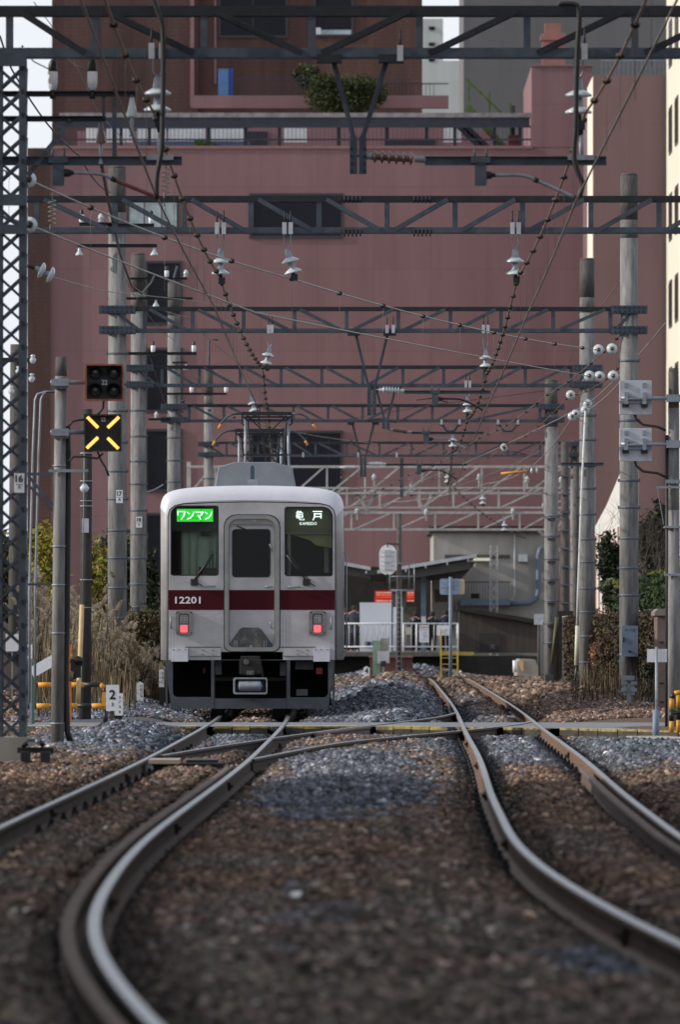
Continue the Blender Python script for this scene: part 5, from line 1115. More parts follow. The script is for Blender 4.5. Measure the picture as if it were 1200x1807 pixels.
# bogie wheels and rail guard under the cab
for s_ in (-1, 1):
    for yy in (D0 + 2.4, D0 + 4.5, D0 + 15.5, D0 + 17.6):
        q = MB(M_under); x = xc + s_ * .535; q.lathe((x, yy, .43 + 0.0), [(.02, -.09), (.38, -.085), (.40, -.06), (.43, .04), (.44, .05), (.44, .07), (.02, .075)], (-s_, 0, 0), 20); q.build('wheel', TR)
for s_, a, b in ((-1, 371, 395), (1, 480, 500)):
    q = MB(M_under); q.box(tx(a), tx(b), D0 + 1.2, D0 + 1.5, tz(1268) , tz(1240)); q.build('life_guard', TR)
for yy in (D0 + 3.4, D0 + 16.5):
    q = MB(M_under); q.box(xc - 1.05, xc + 1.05, yy - 1.6, yy + 1.6, .35, .62); q.box(xc - 1.2, xc - 1.0, yy - 1.3, yy + 1.3, .3, .7); q.box(xc + 1.0, xc + 1.2, yy - 1.3, yy + 1.3, .3, .7); q.build('bogie', TR)
q = MB(M_under); q.box(xc - 1.25, xc + 1.25, D0 + 5.8, D0 + 14, .35, .95); q.box(xc - 1.2, xc + 1.2, D0 + 25, D0 + 37, .35, .95); q.build('equipment_case', TR)
# sides: corrugations, stripe, windows and doors on both sides
def side(xo, s_, y0):
    q = MB(M_doorf)
    for k in range(9): z = zb_ + .12 + k * .045 + (.62 if k > 4 else 0) ; q.box(xo, xo + s_ * .012, y0 + 1.0, y0 + 19.6, z, z + .018)
    q.build('corrugation', TR)
    q = MB(M_maroon); q.box(xo, xo + s_ * .006, y0 + .65, y0 + 19.8, tz(1076), tz(1041)); q.build('stripe', TR)
    for k in range(4):
        q = MB(M_stain); yy = y0 + 2.2 + k * 4.7; q.box(xo, xo + s_ * .016, yy, yy + 1.3, zb_ + .02, tz(915)); o = q.build('passenger_door', TR); q = MB(M_window); q.box(xo + s_ * .0165, xo + s_ * .02, yy + .1, yy + .6, tz(1020), tz(945)); q.box(xo + s_ * .0165, xo + s_ * .02, yy + .7, yy + 1.2, tz(1020), tz(945)); q.build('door_window', o)
        if k < 3: q = MB(M_window); q.box(xo + s_ * .001, xo + s_ * .012, yy + 1.9, yy + 4.2, tz(1025), tz(940)); q.build('window', TR)
    q = MB(M_galv); 
    if y0 == D0 and s_ == 1:
        q.tube([(xo + s_ * .0, y0 + .5, tz(1150)), (xo + s_ * .05, y0 + .5, tz(1148)), (xo + s_ * .05, y0 + .5, tz(977)), (xo, y0 + .5, tz(975))], .012, 6); q.build('handrail', TR)
side(xL, -1, D0); side(xR, 1, D0)
car2 = shell('car_body', TR, [(YE1 + .5, section(.02, .02)), (YE1 + .55, section()), (YE1 + 20.3, section()), (YE1 + 20.35, section(.02, .02))], M_stain); side(xL, -1, YE1 + .5); side(xR, 1, YE1 + .5)
q = MB(M_blackp); q.box(xc - .45, xc + .45, YE1, YE1 + .5, .5, 3.0); q.build('gangway_bellows', TR)
# roof equipment
q = MB(M_acg); zr = tz(862); y0 = D0 + 4.0; Dq = y0
def T(px, py, D=y0): return (X(px, D), Z(py, D))
q.plate([T(378, 866), T(385, 824), T(414, 815.5), T(484, 815.5), T(515, 824), T(523, 866)][::-1], [], y0, y0 + 3.6); ac = q.build('air_conditioner', TR, bevel=.015)
q = MB(M_acg); yb2 = D0 + 12; q.plate([T(378, 880, yb2), T(385, 850, yb2), T(414, 842, yb2), T(484, 842, yb2), T(515, 850, yb2), T(523, 880, yb2)][::-1], [], yb2, yb2 + 3.2); q.build('air_conditioner', TR)
q = MB(mat('antenna_teal', (.03, .07, .11), .4, .1, .1, 6)); a_ = D0 + 1.2; q.plate([T(442, 847, a_), T(449, 847, a_), T(449, 824, a_), T(445.5, 820.5, a_), T(442, 824, a_)], [], a_, a_ + .3); q.use(M_galv); q.box(*[X(p, a_) for p in (437, 454)], a_ - .08, a_ + .4, Z(857, a_) - .02, Z(846, a_)); q.build('roof_antenna', TR)
q = MB(M_galv); q.boxc((X(541, D0 + 3), D0 + 3, Z(864, D0 + 3)), (20 / SD, .3, .09)); q.build('roof_box', TR)
def panto(Dp, yhead, pxc, nm):
    s = F / Dp; q = MB(M_dark); w_ = 46.5 / 97 ; zh = Z(yhead, Dp); x0 = X(pxc, Dp); zroof = ztop - .02
    def pt(dx, dz, dy=0): return (x0 + dx, Dp + dy, zh + dz)
    f = MB(M_dark)
    for dy in (-.12, .12): f.box(x0 - .46, x0 + .46, Dp + dy - .03, Dp + dy + .03, zh - .05, zh + .01)
    f.box(x0 - .46, x0 + .46, Dp - .1, Dp + .1, zh - .10, zh - .07); head = f.build(nm, TR)
    for s_ in (-1, 1):
        h = MB(M_steel); h.tube([pt(s_ * .46, -.02), pt(s_ * .62, -.03), pt(s_ * .72, -.08), pt(s_ * .82, -.18), pt(s_ * .86, -.24)], .02, 7); h.use(M_yel); h.tube([pt(s_ * .84, -.21), pt(s_ * .88, -.30)], .024, 7); h.build('horn', head)
    hgt = zh - zroof - .12
    g = MB(M_galv)
    for s_ in (-1, 1): g.tube([pt(s_ * .39, -.06), pt(s_ * .39, -hgt * .48), pt(s_ * .39 + s_ * .06, -hgt)], .024, 8)
    g.use(M_dark)
    for s_ in (-1, 1):
        g.tube([pt(s_ * .36, -.06, .3), pt(s_ * .30, -hgt * .5, .7), pt(s_ * .42, -hgt, .1)], .018, 6)
        g.tube([pt(s_ * .45, -.04), pt(s_ * .46, -.2), pt(s_ * .40, -.24)], .016, 6)
    for (a, b) in (((-.36, -.06), (.38, -hgt * .48)), ((.36, -.06), (-.38, -hgt * .48)), ((-.38, -hgt * .5), (.25, -hgt)), ((.38, -hgt * .5), (-.25, -hgt))): g.bar(pt(*a), pt(*b), .018, .022)
    g.bar(pt(-.42, -hgt * .48), pt(.42, -hgt * .48), .04, .04); g.bar(pt(-.38, -.14), pt(.38, -.14), .03, .03)
    g.build('pantograph_frame', TR)
    b = MB(M_dark); b.box(x0 - .6, x0 + .6, Dp - .8, Dp + .9, zroof, zroof + .06); b.use(M_porc)
    for sx in (-.55, .55):
        for dy in (-.7, .8): b.lathe((x0 + sx, Dp + dy, zroof - .02), [(.05, 0), (.07, .04), (.04, .07), (.07, .1), (.04, .13)], n=10)
    b.build('pantograph_base', TR)
panto(D0 + 33.0, 728, 471, 'pantograph_head')
panto(D0 + 38.5, 758, 459, 'pantograph_head')
# ------------------------------------------------ station and everything beside the tracks
M_statdk = mat('dark_timber_and_shade', (.022, .02, .018), .9, 0, .3, 2)  # dark timber; also paints the shade under platform and canopy
M_statbr = mat('brown_boards', (.060, .048, .040), .9, 0, .2, 2, (4, 4, .4))
M_roofw = mat('canopy_edge', (.42, .44, .47), .7, 0, .15, 2)
M_roofu = mat('canopy_underside', (.10, .095, .085), .9, 0, .2, 2)
M_platf = mat('platform_concrete', (.10, .095, .09), .9, 0, .2, 3)
def box_px(q, a, b, yt, yb, D, dep=.3, m=None):
    if m: q.use(m)
    q.box(X(a, D), X(b, D), D, D + dep, Z(yb, D), Z(yt, D)); return q
DS = 482.0
st = thing('station_platform', 'dark station platform with a white railing behind the train', 'platform', (X(700, DS), DS, -.5))
q = MB(M_platf); q.box(X(520, DS), X(815, DS), DS, DS + 110, Z(1151, DS) - .14, Z(1151, DS)); q.build('platform_slab', st)
q = MB(M_statdk); q.box(X(520, DS), X(950, DS), DS + 1.2, DS + 110, -.6, Z(1151, DS) - .15); q.build('platform_shadow_void', st)  # near-black box paints the shadow in the void under the slab
q = MB(M_white)
for yy in (1100, 1141): q.tube([W(560, yy, DS + .2), W(809, yy, DS + .2)], .032, 6)
for px in (609 - 60, 735, 808, 712): q.tube([W(px, 1100, DS + .2), W(px, 1150, DS + .2)], .036, 6)
q.build('railing', st)
q = MB(M_offw)
for px in range(616, 808, 10):
    q.tube([W(px, 1100, DS + .2), W(px, 1141, DS + .2)], .02, 5)
q.build('baluster', st)
q = MB(mat('faded_yellow_rail', (.32, .25, .04), .7, 0, .2, 3)); q.box(X(775, DS), X(836, DS), DS - .1, DS - .02, Z(1156, DS), Z(1150, DS)); q.build('yellow_beam', st)
# canopy
DCN = 486
cn = thing('platform_canopy', 'butterfly shaped station canopy with a pale edge and dark underside', 'canopy', (X(745, DCN), DCN + 2, .6))
def roofslab(a, b, th, D, D1, m):
    (ax, ay), (bx, by) = a, b; q = MB(m); q.plate([(X(ax, D), Z(ay, D) - th), (X(bx, D), Z(by, D) - th), (X(bx, D), Z(by, D)), (X(ax, D), Z(ay, D))], [], D, D1); return q
roofslab((560, 983), (654, 1000), .13, DCN, DCN + 70, M_roofw).build('roof_edge', cn); roofslab((666, 1006), (841, 977), .13, DCN, DCN + 70, M_roofw).build('roof_edge', cn)
roofslab((560, 991), (654, 1007), .30, DCN + .4, DCN + 70, M_roofu).build('roof_beam', cn); roofslab((640, 1008), (700, 1006), .14, DCN + .3, DCN + 70, M_roofu).build('roof_beam', cn); roofslab((690, 1010), (830, 988), .34, DCN + .4, DCN + 70, M_roofu).build('roof_beam', cn)
q = MB(M_roofu); q.plate([(X(812, DCN), Z(1024, DCN)), (X(838, DCN), Z(996, DCN)), (X(838, DCN), Z(990, DCN)), (X(690, DCN), Z(1006, DCN)), (X(700, DCN), Z(1020, DCN))], [], DCN + 3, DCN + 3.2); q.build('gable', cn)
q = MB(M_roofw)
for px, py in ((645, 1008), (688, 1005), (715, 1005), (750, 998), (788, 993), (825, 987), (836, 996)): q.box(X(px, DCN), X(px + 2.6, DCN), DCN - .05, DCN + .05, Z(py + 4, DCN), Z(py - 1, DCN))
q.build('purlin_end', cn)
for px in (748, 590):
    q = MB(M_bluegrey); q.box(X(px - 4.5, DCN), X(px + 4.5, DCN), DCN + 2, DCN + 2.25, Z(1151, DCN), Z(1008, DCN)); q.box(X(px - 5, DCN), X(px + 9, DCN), DCN + 2, DCN + 2.25, Z(1014, DCN), Z(1004, DCN)); q.build('column', cn)
q = MB(M_white); q.box(X(744, DCN), X(752, DCN), DCN + 1.9, DCN + 1.99, Z(1100, DCN), Z(1087, DCN)); q.build('notice', cn)
sh = thing('station_shade_wall', 'dark back wall with the shade under the canopy in its colour', 'building', (X(700, 560), 560, .6))
q = MB(M_statdk); q.box(X(500, 560), X(830, 560), 560, 562, 0, Z(1000, 560)); q.build('wall', sh)  # dark wall added behind: the canopy's shade is put into its colour
q = MB(M_statbr); box_px(q, 712, 732, 1075, 1150, 540, 1); box_px(q, 767, 790, 1040, 1062, 540, 1); q.build('partition', sh)
q = MB(mat('beige_panel', (.17, .155, .125), .8, 0, .1, 2)); box_px(q, 711, 735, 1070, 1140, 530, .5); o = q.build('kiosk', None, (X(723, 530), 530, .6)); tag(o, 'beige kiosk panel at the back of the platform', 'kiosk')
q = MB(mat('pale_cupboard', (.62, .65, .72), .6, 0, .04, 1)); box_px(q, 635, 691, 1063, 1149, DS + .7, 1.5); box_px(q, 693.5, 711, 1070, 1148, DS + .7, 1.5); q.build_ = None
cup = thing('waiting_shelter', 'big plain white panel shelter behind the platform railing', 'shelter', (X(670, DS), DS + 3, .6)); q.build('panel', cup)
q = MB(mat('navy_gap', (.02, .03, .10), .6)); box_px(q, 690.9, 693.4, 1068, 1148, DS + .75, 1.4); box_px(q, 644, 658, 1132, 1142, DS + .65, .04); q.build('door_strip', cup)
M_redled = mat('red_display', (.55, .035, .02), .5, emit=.35); M_redt = mat('display_text', (.95, .55, .45), .5, emit=.5)
dsp = thing('departure_display', 'red lit display board hanging in the dark station', 'display', (X(680, 500), 500, 2.5))
q = MB(M_redled); box_px(q, 661, 700, 1042, 1063, 500, .2); box_px(q, 717, 731.5, 1042, 1061, 500, .2); q.build('screen', dsp)
q = MB(M_redt); r_ = random.Random(5)
for (a, b) in ((664, 699), (719, 730)):
    for row, yy in enumerate((1044.5, 1049, 1053, 1059)):
        px = a
        while px < b:
            wd = r_.uniform(1.2, 3.2); 
            if row == 2: q.use(mat('display_orange', (.9, .3, .05), .5, emit=.45))
            else: q.use(M_redt)
            q.box(X(px, 500), X(min(px + wd, b), 500), 499.96, 499.99, Z(yy + (2.2 if row in (0, 3) else 1.3), 500), Z(yy, 500)); px += wd + r_.uniform(.5, 1.4)
q.build('lettering', dsp)
def notice(label, a, b, yt, yb, D, red=False):
    q = MB(M_white); box_px(q, a, b, yt, yb, D, .03); r_ = random.Random(int(a)); q.use(mat('notice_print', (.10, .10, .14), .7))
    if red: q.use(mat('notice_red', (.55, .25, .25), .7)); q.box(X(a + .5, D), X(b - .5, D), D - .01, D - .001, Z(yt + 4.5, D), Z(yt + 2, D)); q.use(MATS['notice_print'])
    yy = yt + 7
    while yy < yb - 3:
        px = a + 2
        while px < b - 3:
            wd = r_.uniform(.7, 1.8)
            if r_.random() < .55: q.box(X(px, D), X(px + wd, D), D - .01, D - .001, Z(yy + .8, D), Z(yy, D))
            px += wd + .9
        yy += 2.6
    o = q.build('notice_board', None, (X((a + b) / 2, D), D, Z(yb, D))); tag(o, label, 'notice', 'notices on the platform railing')
notice('tall white notice with a reddish heading on the platform railing', 740, 757, 1103, 1133, DS + .05, True)
notice('wide white notice on the platform railing behind the grey mirror post', 770.5, 794, 1103, 1121, DS + .05)
q = MB(mat('cream_sign', (.45, .42, .33), .7)); box_px(q, 715, 724.5, 1106.5, 1119.5, DS + .05, .03); o = q.build('notice_board', None, (X(720, DS), DS, 1)); tag(o, 'small cream notice on the platform railing right of the dark signal post', 'notice', 'notices on the platform railing')
# people on the platform
def person(label, px, D, coat, legs, skin=(.35, .22, .16), hair=(.015, .012, .012), turn=0.0, h=1.66, arm=0.0):
    x = X(px, D); z0 = Z(1151, DS); t = thing('person', label, 'person', (x, D, z0), 'people waiting on the platform'); k = h / 1.7
    def V(a, b, c):
        ca, sa = math.cos(turn), math.sin(turn); return (x + (a * ca - b * sa) * k, D + (a * sa + b * ca) * k, z0 + c * k)
    vs = [(0, 0, .95, .15), (0, 0, 1.12, .13), (0, 0, 1.32, .16), (0, 0, 1.44, .10), (0, 0, 1.50, .055), (0, -.01, 1.58, .085), (0, -.01, 1.66, .08)]
    ed = [(0, 1), (1, 2), (2, 3), (3, 4), (4, 5), (5, 6)]
    for s_ in (-1, 1):
        b = len(vs); vs += [(s_ * .10, 0, .86, .10), (s_ * .105, .01, .48, .065), (s_ * .11, .03, .09, .045), (s_ * .12, -.12, .04, .04)]; ed += [(0, b), (b, b + 1), (b + 1, b + 2), (b + 2, b + 3)]
        b = len(vs); vs += [(s_ * .19, 0, 1.40, .06), (s_ * .25, .02, 1.14, .05), (s_ * (.23 - .1 * arm), -.08 - .15 * arm, .92 + .25 * arm, .038), (s_ * (.22 - .12 * arm), -.12 - .2 * arm, .83 + .32 * arm, .035)]; ed += [(3, b), (b, b + 1), (b + 1, b + 2), (b + 2, b + 3)]
    me = bpy.data.meshes.new('body'); me.from_pydata([tuple(np.array(V(*v[:3])) - np.array(wpos(t))) for v in vs], ed, []); ob = bpy.data.objects.new('body', me); COL.objects.link(ob); ob.parent = t
    sk_ = ob.modifiers.new('s', 'SKIN'); 
    for i, v in enumerate(vs): me.skin_vertices[0].data[i].radius = (v[3] * k * 1.05, v[3] * k * .9)
    me.skin_vertices[0].data[0].use_root = True; ob.modifiers.new('u', 'SUBSURF').levels = 1; ob.modifiers['u'].render_levels = 1
    me.materials.append(mat('skin_%s' % str(skin[0]).replace('.', ''), skin, .6))
    cm = mat('coat_%d' % int(px), coat, .9, 0, .1, 6); q = MB(cm)
    def ring(z, rx, ry): return [V(rx * math.cos(a), ry * math.sin(a), z) for a in [2 * math.pi * i / 16 for i in range(16)]]
    R_ = [ring(.70, .19, .15), ring(.95, .19, .15), ring(1.15, .18, .14), ring(1.33, .22, .145), ring(1.43, .19, .12), ring(1.49, .08, .08)]
    q.add([p for r in R_ for p in r], [(i * 16 + j, i * 16 + (j + 1) % 16, (i + 1) * 16 + (j + 1) % 16, (i + 1) * 16 + j) for i in range(5) for j in range(16)], True)
    for s_ in (-1, 1): q.tube([V(s_ * .19, 0, 1.40), V(s_ * .26, .02, 1.14), V(s_ * (.235 - .1 * arm), -.08 - .15 * arm, .92 + .25 * arm)], [.075 * k, .065 * k, .055 * k], 10)
    q.build('coat', t)
    q = MB(mat('trousers_%d' % int(px), legs, .9, 0, .1, 6))
    for s_ in (-1, 1): q.tube([V(s_ * .09, 0, .92), V(s_ * .105, .01, .48), V(s_ * .11, .03, .08)], [.12 * k, .08 * k, .065 * k], 10)
    q.build('trousers', t)
    q = MB(mat('hair_%s' % str(hair[0]).replace('.', ''), hair, .8)); q.lathe(V(0, .015, 1.60), [(.102 * k, -.06), (.112 * k, .0), (.105 * k, .06), (.075 * k, .105), (.0, .125)], n=14); q.build('hair', t)
    q = MB(mat('face_features', (.05, .03, .03), .7))
    for s_ in (-1, 1): q.boxc(V(s_ * .032, -.088, 1.61), (.02, .012, .01))
    q.boxc(V(0, -.09, 1.55), (.04, .012, .008)); q.build('face', t)
person('person in a black coat and trousers standing right beside the train', 612, DS + 2.2, (.012, .012, .016), (.01, .01, .013), turn=.3)
person('person in a dark grey blue jacket with reddish face at the white shelter', 625, DS + 1.6, (.03, .035, .05), (.012, .013, .02), skin=(.42, .22, .16), h=1.74, arm=.4)
person('person in a dark navy coat behind the railing left of the tall notice', 733, DS + 2.5, (.012, .014, .03), (.01, .01, .012), turn=-.5, h=1.2 + .3)
person('person in a dark coat with light face between the two white notices', 763, DS + 2.5, (.02, .018, .02), (.012, .012, .012), turn=.4, h=1.5)
person('person in a dark navy jacket standing right behind the grey mirror post', 787, DS + 2.5, (.014, .018, .04), (.01, .01, .014), h=1.56)
# concrete station wing on the right
DW = 545.0
cw = thing('concrete_building', 'stained concrete station wing with a blue grey pipe and outdoor landing', 'building', (X(860, DW), DW, -.4))
q = MB(M_concw); box_px(q, 765, 962, 941, 1200, DW, 20); q.build('wall', cw)
q = MB(M_statdk); box_px(q, 757, 958, 928, 940.8, DW - .3, 20); q.build('eaves', cw)
q = MB(mat('recess_dark', (.05, .048, .045), .9, 0, .2, 2)); box_px(q, 785, 900, 979, 985, DW - .06, .055); box_px(q, 785, 812, 985, 1030, DW - .05, .045); q.build('recess', cw)
q = MB(mat('lit_awning', (.75, .74, .62), .6, emit=.15)); box_px(q, 836, 864, 984.5, 989.5, DW - .8, .75); q.build('awning_lamp', cw)
q = MB(M_offw); box_px(q, 915, 931, 978, 991, DW - .5, .49); q.build('ventilator', cw)
q = MB(mat('blue_pipe', (.12, .15, .205), .6, 0, .15, 2)); q.tube([W(958, 966, DW - .3), W(953, 970, DW - .3), W(950.5, 980, DW - .3), W(950.5, 1045, DW - .3), W(946, 1058, DW - .3), W(934, 1064, DW - .3), W(880, 1066, DW - .3)], .11, 10); q.box(X(812, DW), X(900, DW), DW - 1.2, DW - .05, Z(1068, DW), Z(1057, DW)); q.build('pipe', cw)
q = MB(M_fence)
for px in range(816, 900, 5): q.box(X(px, DW), X(px + .7, DW), DW - 1.15, DW - 1.12, Z(1057, DW), Z(1027, DW))
q.box(X(814, DW), X(900, DW), DW - 1.17, DW - 1.1, Z(1028, DW), Z(1026, DW)); q.build('landing_rail', cw)
q = MB(M_statdk); box_px(q, 831, 846, 1047, 1056, DW - .9, .5); q.build('equipment_case', cw)
q = MB(M_offw); q.tube([W(908, 935, DW - .1), W(908, 1045, DW - .1), W(905, 1058, DW - .1), W(885, 1058, DW - .1)], .03, 6); q.build('conduit', cw)
DSH = 484.0
sd2 = thing('trackside_shed', 'low brown boarded shed with a dark sloping roof right of the platform', 'shed', (X(880, DSH), DSH, -.3))
q = MB(M_statbr); q.plate([(X(810, DSH), Z(1152, DSH)), (X(950, DSH), Z(1152, DSH)), (X(950, DSH), Z(1100, DSH)), (X(822, DSH), Z(1078, DSH)), (X(810, DSH), Z(1078, DSH))], [], DSH, DSH + 12); q.build('wall', sd2)
q = MB(M_statdk); q.bar((X(806, DSH), DSH + 6, Z(1073, DSH)), (X(956, DSH), DSH + 6, Z(1098, DSH)), 12.5, .16); q.build('roof', sd2)
q = MB(mat('dark_board', (.035, .03, .027), .9)); box_px(q, 846, 883, 1117, 1150, DSH - .03, .028); q.build('hatch', sd2)
q = MB(M_offw)
for k in range(4): a = R(45 + 90 * k); q.bar((X(869, DSH) + .02 * math.cos(a), DSH - .05, Z(1141, DSH) + .02 * math.sin(a)), (X(869, DSH) + .1 * math.cos(a), DSH - .05, Z(1141, DSH) + .1 * math.sin(a)), .05, .012)
q.build('fan_blades', sd2)
# lattice mast by the wing
t = thing('lattice_mast', 'slim pale lattice mast before the concrete station wing', 'mast', (X(871, 505), 505, 0)); 
_s = M_steel; M_steel = M_white_steel; lattice_col(t, 505, 864.5, 878.5, 962, -.3, dep=.3, leg=.05, step=.34, name='lattice'); M_steel = _s
# signal seen from behind, on the dark post with a cage
DQ = 402.0
sg = thing('railway_signal', 'white oval signal seen from behind on a dark post with caged ladder', 'signal', (X(704, DQ), DQ, 0))
q = MB(M_conc_dark); q.cyl((X(704.5, DQ), DQ, -.3), (X(704.5, DQ), DQ, Z(906, DQ)), .085, .075, 14); q.build('post', sg)
ov = [(X(684.5, DQ) + .27 * math.cos(a), Z(988, DQ) + (.20 if math.sin(a) > 0 else -.20) * 1.0 + .27 * math.sin(a)) for a in [2 * math.pi * i / 28 for i in range(28)]]
q = MB(M_white); q.plate(ov, [], DQ - .3, DQ - .27); bp_ = q.build('back_plate', sg)
q = MB(M_offw); 
for k in range(3): q.box(X(678.5, DQ), X(690.5, DQ), DQ - .42, DQ - .30, Z(981 + k * 12, DQ), Z(970 + k * 12, DQ))
q.build('lamp_case', sg)
q = MB(M_galv)
for k in range(5): z = Z(974 + k * 8, DQ); q.bar((X(672, DQ), DQ - .315, z), (X(678, DQ), DQ - .315, z - .02), .01, .012); q.bar((X(697, DQ), DQ - .315, z), (X(691, DQ), DQ - .315, z - .02), .01, .012)
q.build('bracket', sg)
q = MB(M_dark); q.bar(W(684, 960, DQ - .2), W(704, 960, DQ - .05), .03, .04); q.tube([W(684, 957, DQ - .3), W(684, 966, DQ - .3)], .018, 6); q.bar(W(684, 1013, DQ - .3), W(684, 1030, DQ - .3), .09, .06); q.build('arm', sg)
q = MB(M_galv)
for a, b in ((688, 722), (722, 731)):
    for px in (a, b): q.tube([W(px, 994, DQ - .1), W(px, 1041, DQ - .1)], .018, 5)
for yy in (994, 1017, 1041): q.tube([W(688, yy, DQ - .1), W(731, yy, DQ - .1)], .016, 5)
for px in (688, 731):
    for yy in (994, 1041): q.tube([W(px, yy, DQ - .1), W(px, yy, DQ + .6)], .016, 5)
q.box(X(688, DQ), X(731, DQ), DQ - .1, DQ + .6, Z(1043, DQ), Z(1041, DQ)); q.build('cage', sg)
q = MB(M_galv)
for px in (699.5, 708.5): q.tube([W(px, 1041, DQ - .14), W(px, 1190, DQ - .14)], .014, 5)
for k in range(17): q.tube([W(699.5, 1046 + k * 8.6, DQ - .14), W(708.5, 1046 + k * 8.6, DQ - .14)], .011, 5)
q.build('ladder', sg)
q = MB(M_tapeg if 'M_tapeg' in globals() else M_galv); box_px(q, 691, 717, 1044, 1071, DQ + .1, .35); q.build('relay_case', sg)
# convex mirror seen from behind
DM = 405.0
mr_ = thing('track_mirror', 'blue grey rounded mirror seen from behind on a tall grey post', 'mirror', (X(795, DM), DM, -.1))
q = MB(M_bluegrey); q.cyl((X(795, DM), DM, -.3), (X(795, DM), DM, Z(1018, DM)), .058, .05, 14); q.build('post', mr_)
q = MB(mat('mirror_back', (.23, .31, .43), .5, .1, .1, 4)); q.plate([(p[0], p[1]) for p in rrect(X(776, DM), X(812, DM), Z(1049, DM), Z(1021, DM), .07)], [], DM + .06, DM + .10); q.use(M_bluegrey)
for k in range(8): a = 2 * math.pi * k / 8 + .2; q.bar((X(794, DM), DM + .05, Z(1035, DM)), (X(794, DM) + .27 * math.cos(a), DM + .05, Z(1035, DM) + .2 * math.sin(a)), .02, .015)
q.build('mirror_back', mr_)
q = MB(mat('mirror_rim', (.45, .38, .26), .5, 0, .1, 4)); q.plate([(p[0], p[1]) for p in rrect(X(778, DM), X(820, DM), Z(1048.5, DM), Z(1021.5, DM), .07)], [], DM + .101, DM + .45); q.build('hood', mr_)
ld = thing('yellow_ladder', 'worn yellow ladder with two rungs standing at the platform end', 'ladder', (X(793, 412), 412, -.1))
q = MB(mat('ladder_yellow', (.50, .38, .05), .6, 0, .2, 5)); q.box(X(777, 412), X(779.5, 412), 412, 412.05, -.3, Z(1110, 412)); q.box(X(806, 412), X(809, 412), 412, 412.05, -.3, Z(1110 + 40, 412)); q.build('stile', ld)
q = MB(MATS['ladder_yellow'])
for yy in (1150, 1160, 1171, 1181): q.box(X(779.7, 412), X(805.8, 412), 412.01, 412.04, Z(yy + 1.2, 412), Z(yy, 412))
q.build('rung', ld)
t = thing('equipment_cabinet', 'pale green trackside cabinet with a grey box beside the dark signal post', 'cabinet', (X(665, 398), 398, 0))
q = MB(mat('pale_green_paint', (.17, .27, .21), .6, 0, .15, 4)); box_px(q, 658, 671, 1130, 1195, 398, .4); q.build('green_case', t)
q = MB(mat('greyish_beige_case', (.26, .26, .22), .6, 0, .15, 4)); box_px(q, 671.3, 686, 1126, 1150, 398.05, .35); q.build('beige_case', t)
q = MB(M_offw); box_px(q, 666, 687, 1148.5, 1170, 397.6, .35); q.use(M_blackp); box_px(q, 672, 681, 1166, 1176, 397.55, .04); q.use(M_galv); box_px(q, 674, 679, 1172, 1195, 397.7, .08); q.build('grey_case', t)
q = MB(mat('rust_red_paint', (.12, .045, .035), .8, 0, .2, 3)); box_px(q, 653, 728, 1160, 1195, 430, 1.0); q.use(mat('rust_red_lid', (.22, .10, .085), .8, 0, .2, 3)); box_px(q, 651, 729, 1156.5, 1160, 429.9, 1.2); o = q.build('cable_trunk', None, (X(690, 430), 430, -.1)); tag(o, 'rusty red low box under the platform end', 'box')
def marker(label, a, b, yt, yb, D, txt=None, z0=-.2, black=True, vt=None):
    t = thing('marker_post', label, 'marker post', (X((a + b) / 2, D), D, z0), 'white marker posts')
    x0, x1 = X(a, D), X(b, D); c = (x0 + x1) / 2; h = x1 - x0; q = MB(M_white); zt_ = Z(yt, D); q.plate([(x0, Z(yb, D)), (x1, Z(yb, D)), (x1, zt_ - h * .3), (c, zt_), (x0, zt_ - h * .3)], [], D, D + h); 
    q.use(M_blackp if black else M_white); q.box(x0 + .002, x1 - .002, D + .002, D + h - .002, z0, Z(yb, D)); q.use(M_blackp)
    if txt: q.text(txt, h * .9, c, Z(yt + (yb - yt) * .62, D), D - .003, bold=.03)
    if vt:
        n_ = len(vt)
        for i, ch in enumerate(vt):
            hh = (Z(yt, D) - Z(yb, D)) * .68 / n_; q.text(ch, hh * .78, c + h * .17, Z(yt, D) - h * .45 - hh * (i + .9), D - .003, w=h * .36)
            if i < 3: q.text('17A'[i], hh * .5, c - h * .28, Z(yt, D) - h * .5 - hh * (i + .8), D - .003)
    q.build('stake', t); return t
marker('small white marker with a 4 before the dark platform end', 641.5, 652, 1175, 1196, 378, '4', -.4, False)
marker('white pointed marker post on the ballast left of the train', 241, 253, 1202, 1237, 206, None, -.1, True, '0829')
marker('white pointed marker post half hidden at the left corner of the train', 280.5, 289.5, 1180, 1212, 210, None, -.1, True, '082')
# concrete ramp end and white post right of the tracks
t = thing('concrete_ramp', 'weathered concrete ramp end beside the right track, far off', 'ramp', (X(930, 395), 395, -.2))
q = MB(M_concw); D = 395; q.plate([(X(913, D), Z(1200, D)), (X(950, D), Z(1200, D)), (X(950, D), Z(1178, D)), (X(945, D), Z(1164, D)), (X(918, D), Z(1163, D)), (X(913, D), Z(1168, D))], [], D, D + 8); q.build('ramp', t)
q = MB(M_bamboo); q.plate([(X(914, D), Z(1170, D)), (X(921, D), Z(1184, D)), (X(924, D), Z(1184, D)), (X(924, D), Z(1166, D)), (X(916, D), Z(1164, D))], [], D - .03, D - .001); q.build('edge_trim', t)
q = MB(M_white); q.cyl(W(909, 1186, 392), W(908, 1165, 392), .07, .06, 10); q.use(M_dark); q.box(X(900, 392), X(922, 392), 391.9, 392.1, Z(1196, 392), Z(1192, 392)); o = q.build('track_lamp', None, (X(909, 392), 392, -.2)); tag(o, 'stubby white track lamp beside the concrete ramp', 'lamp')

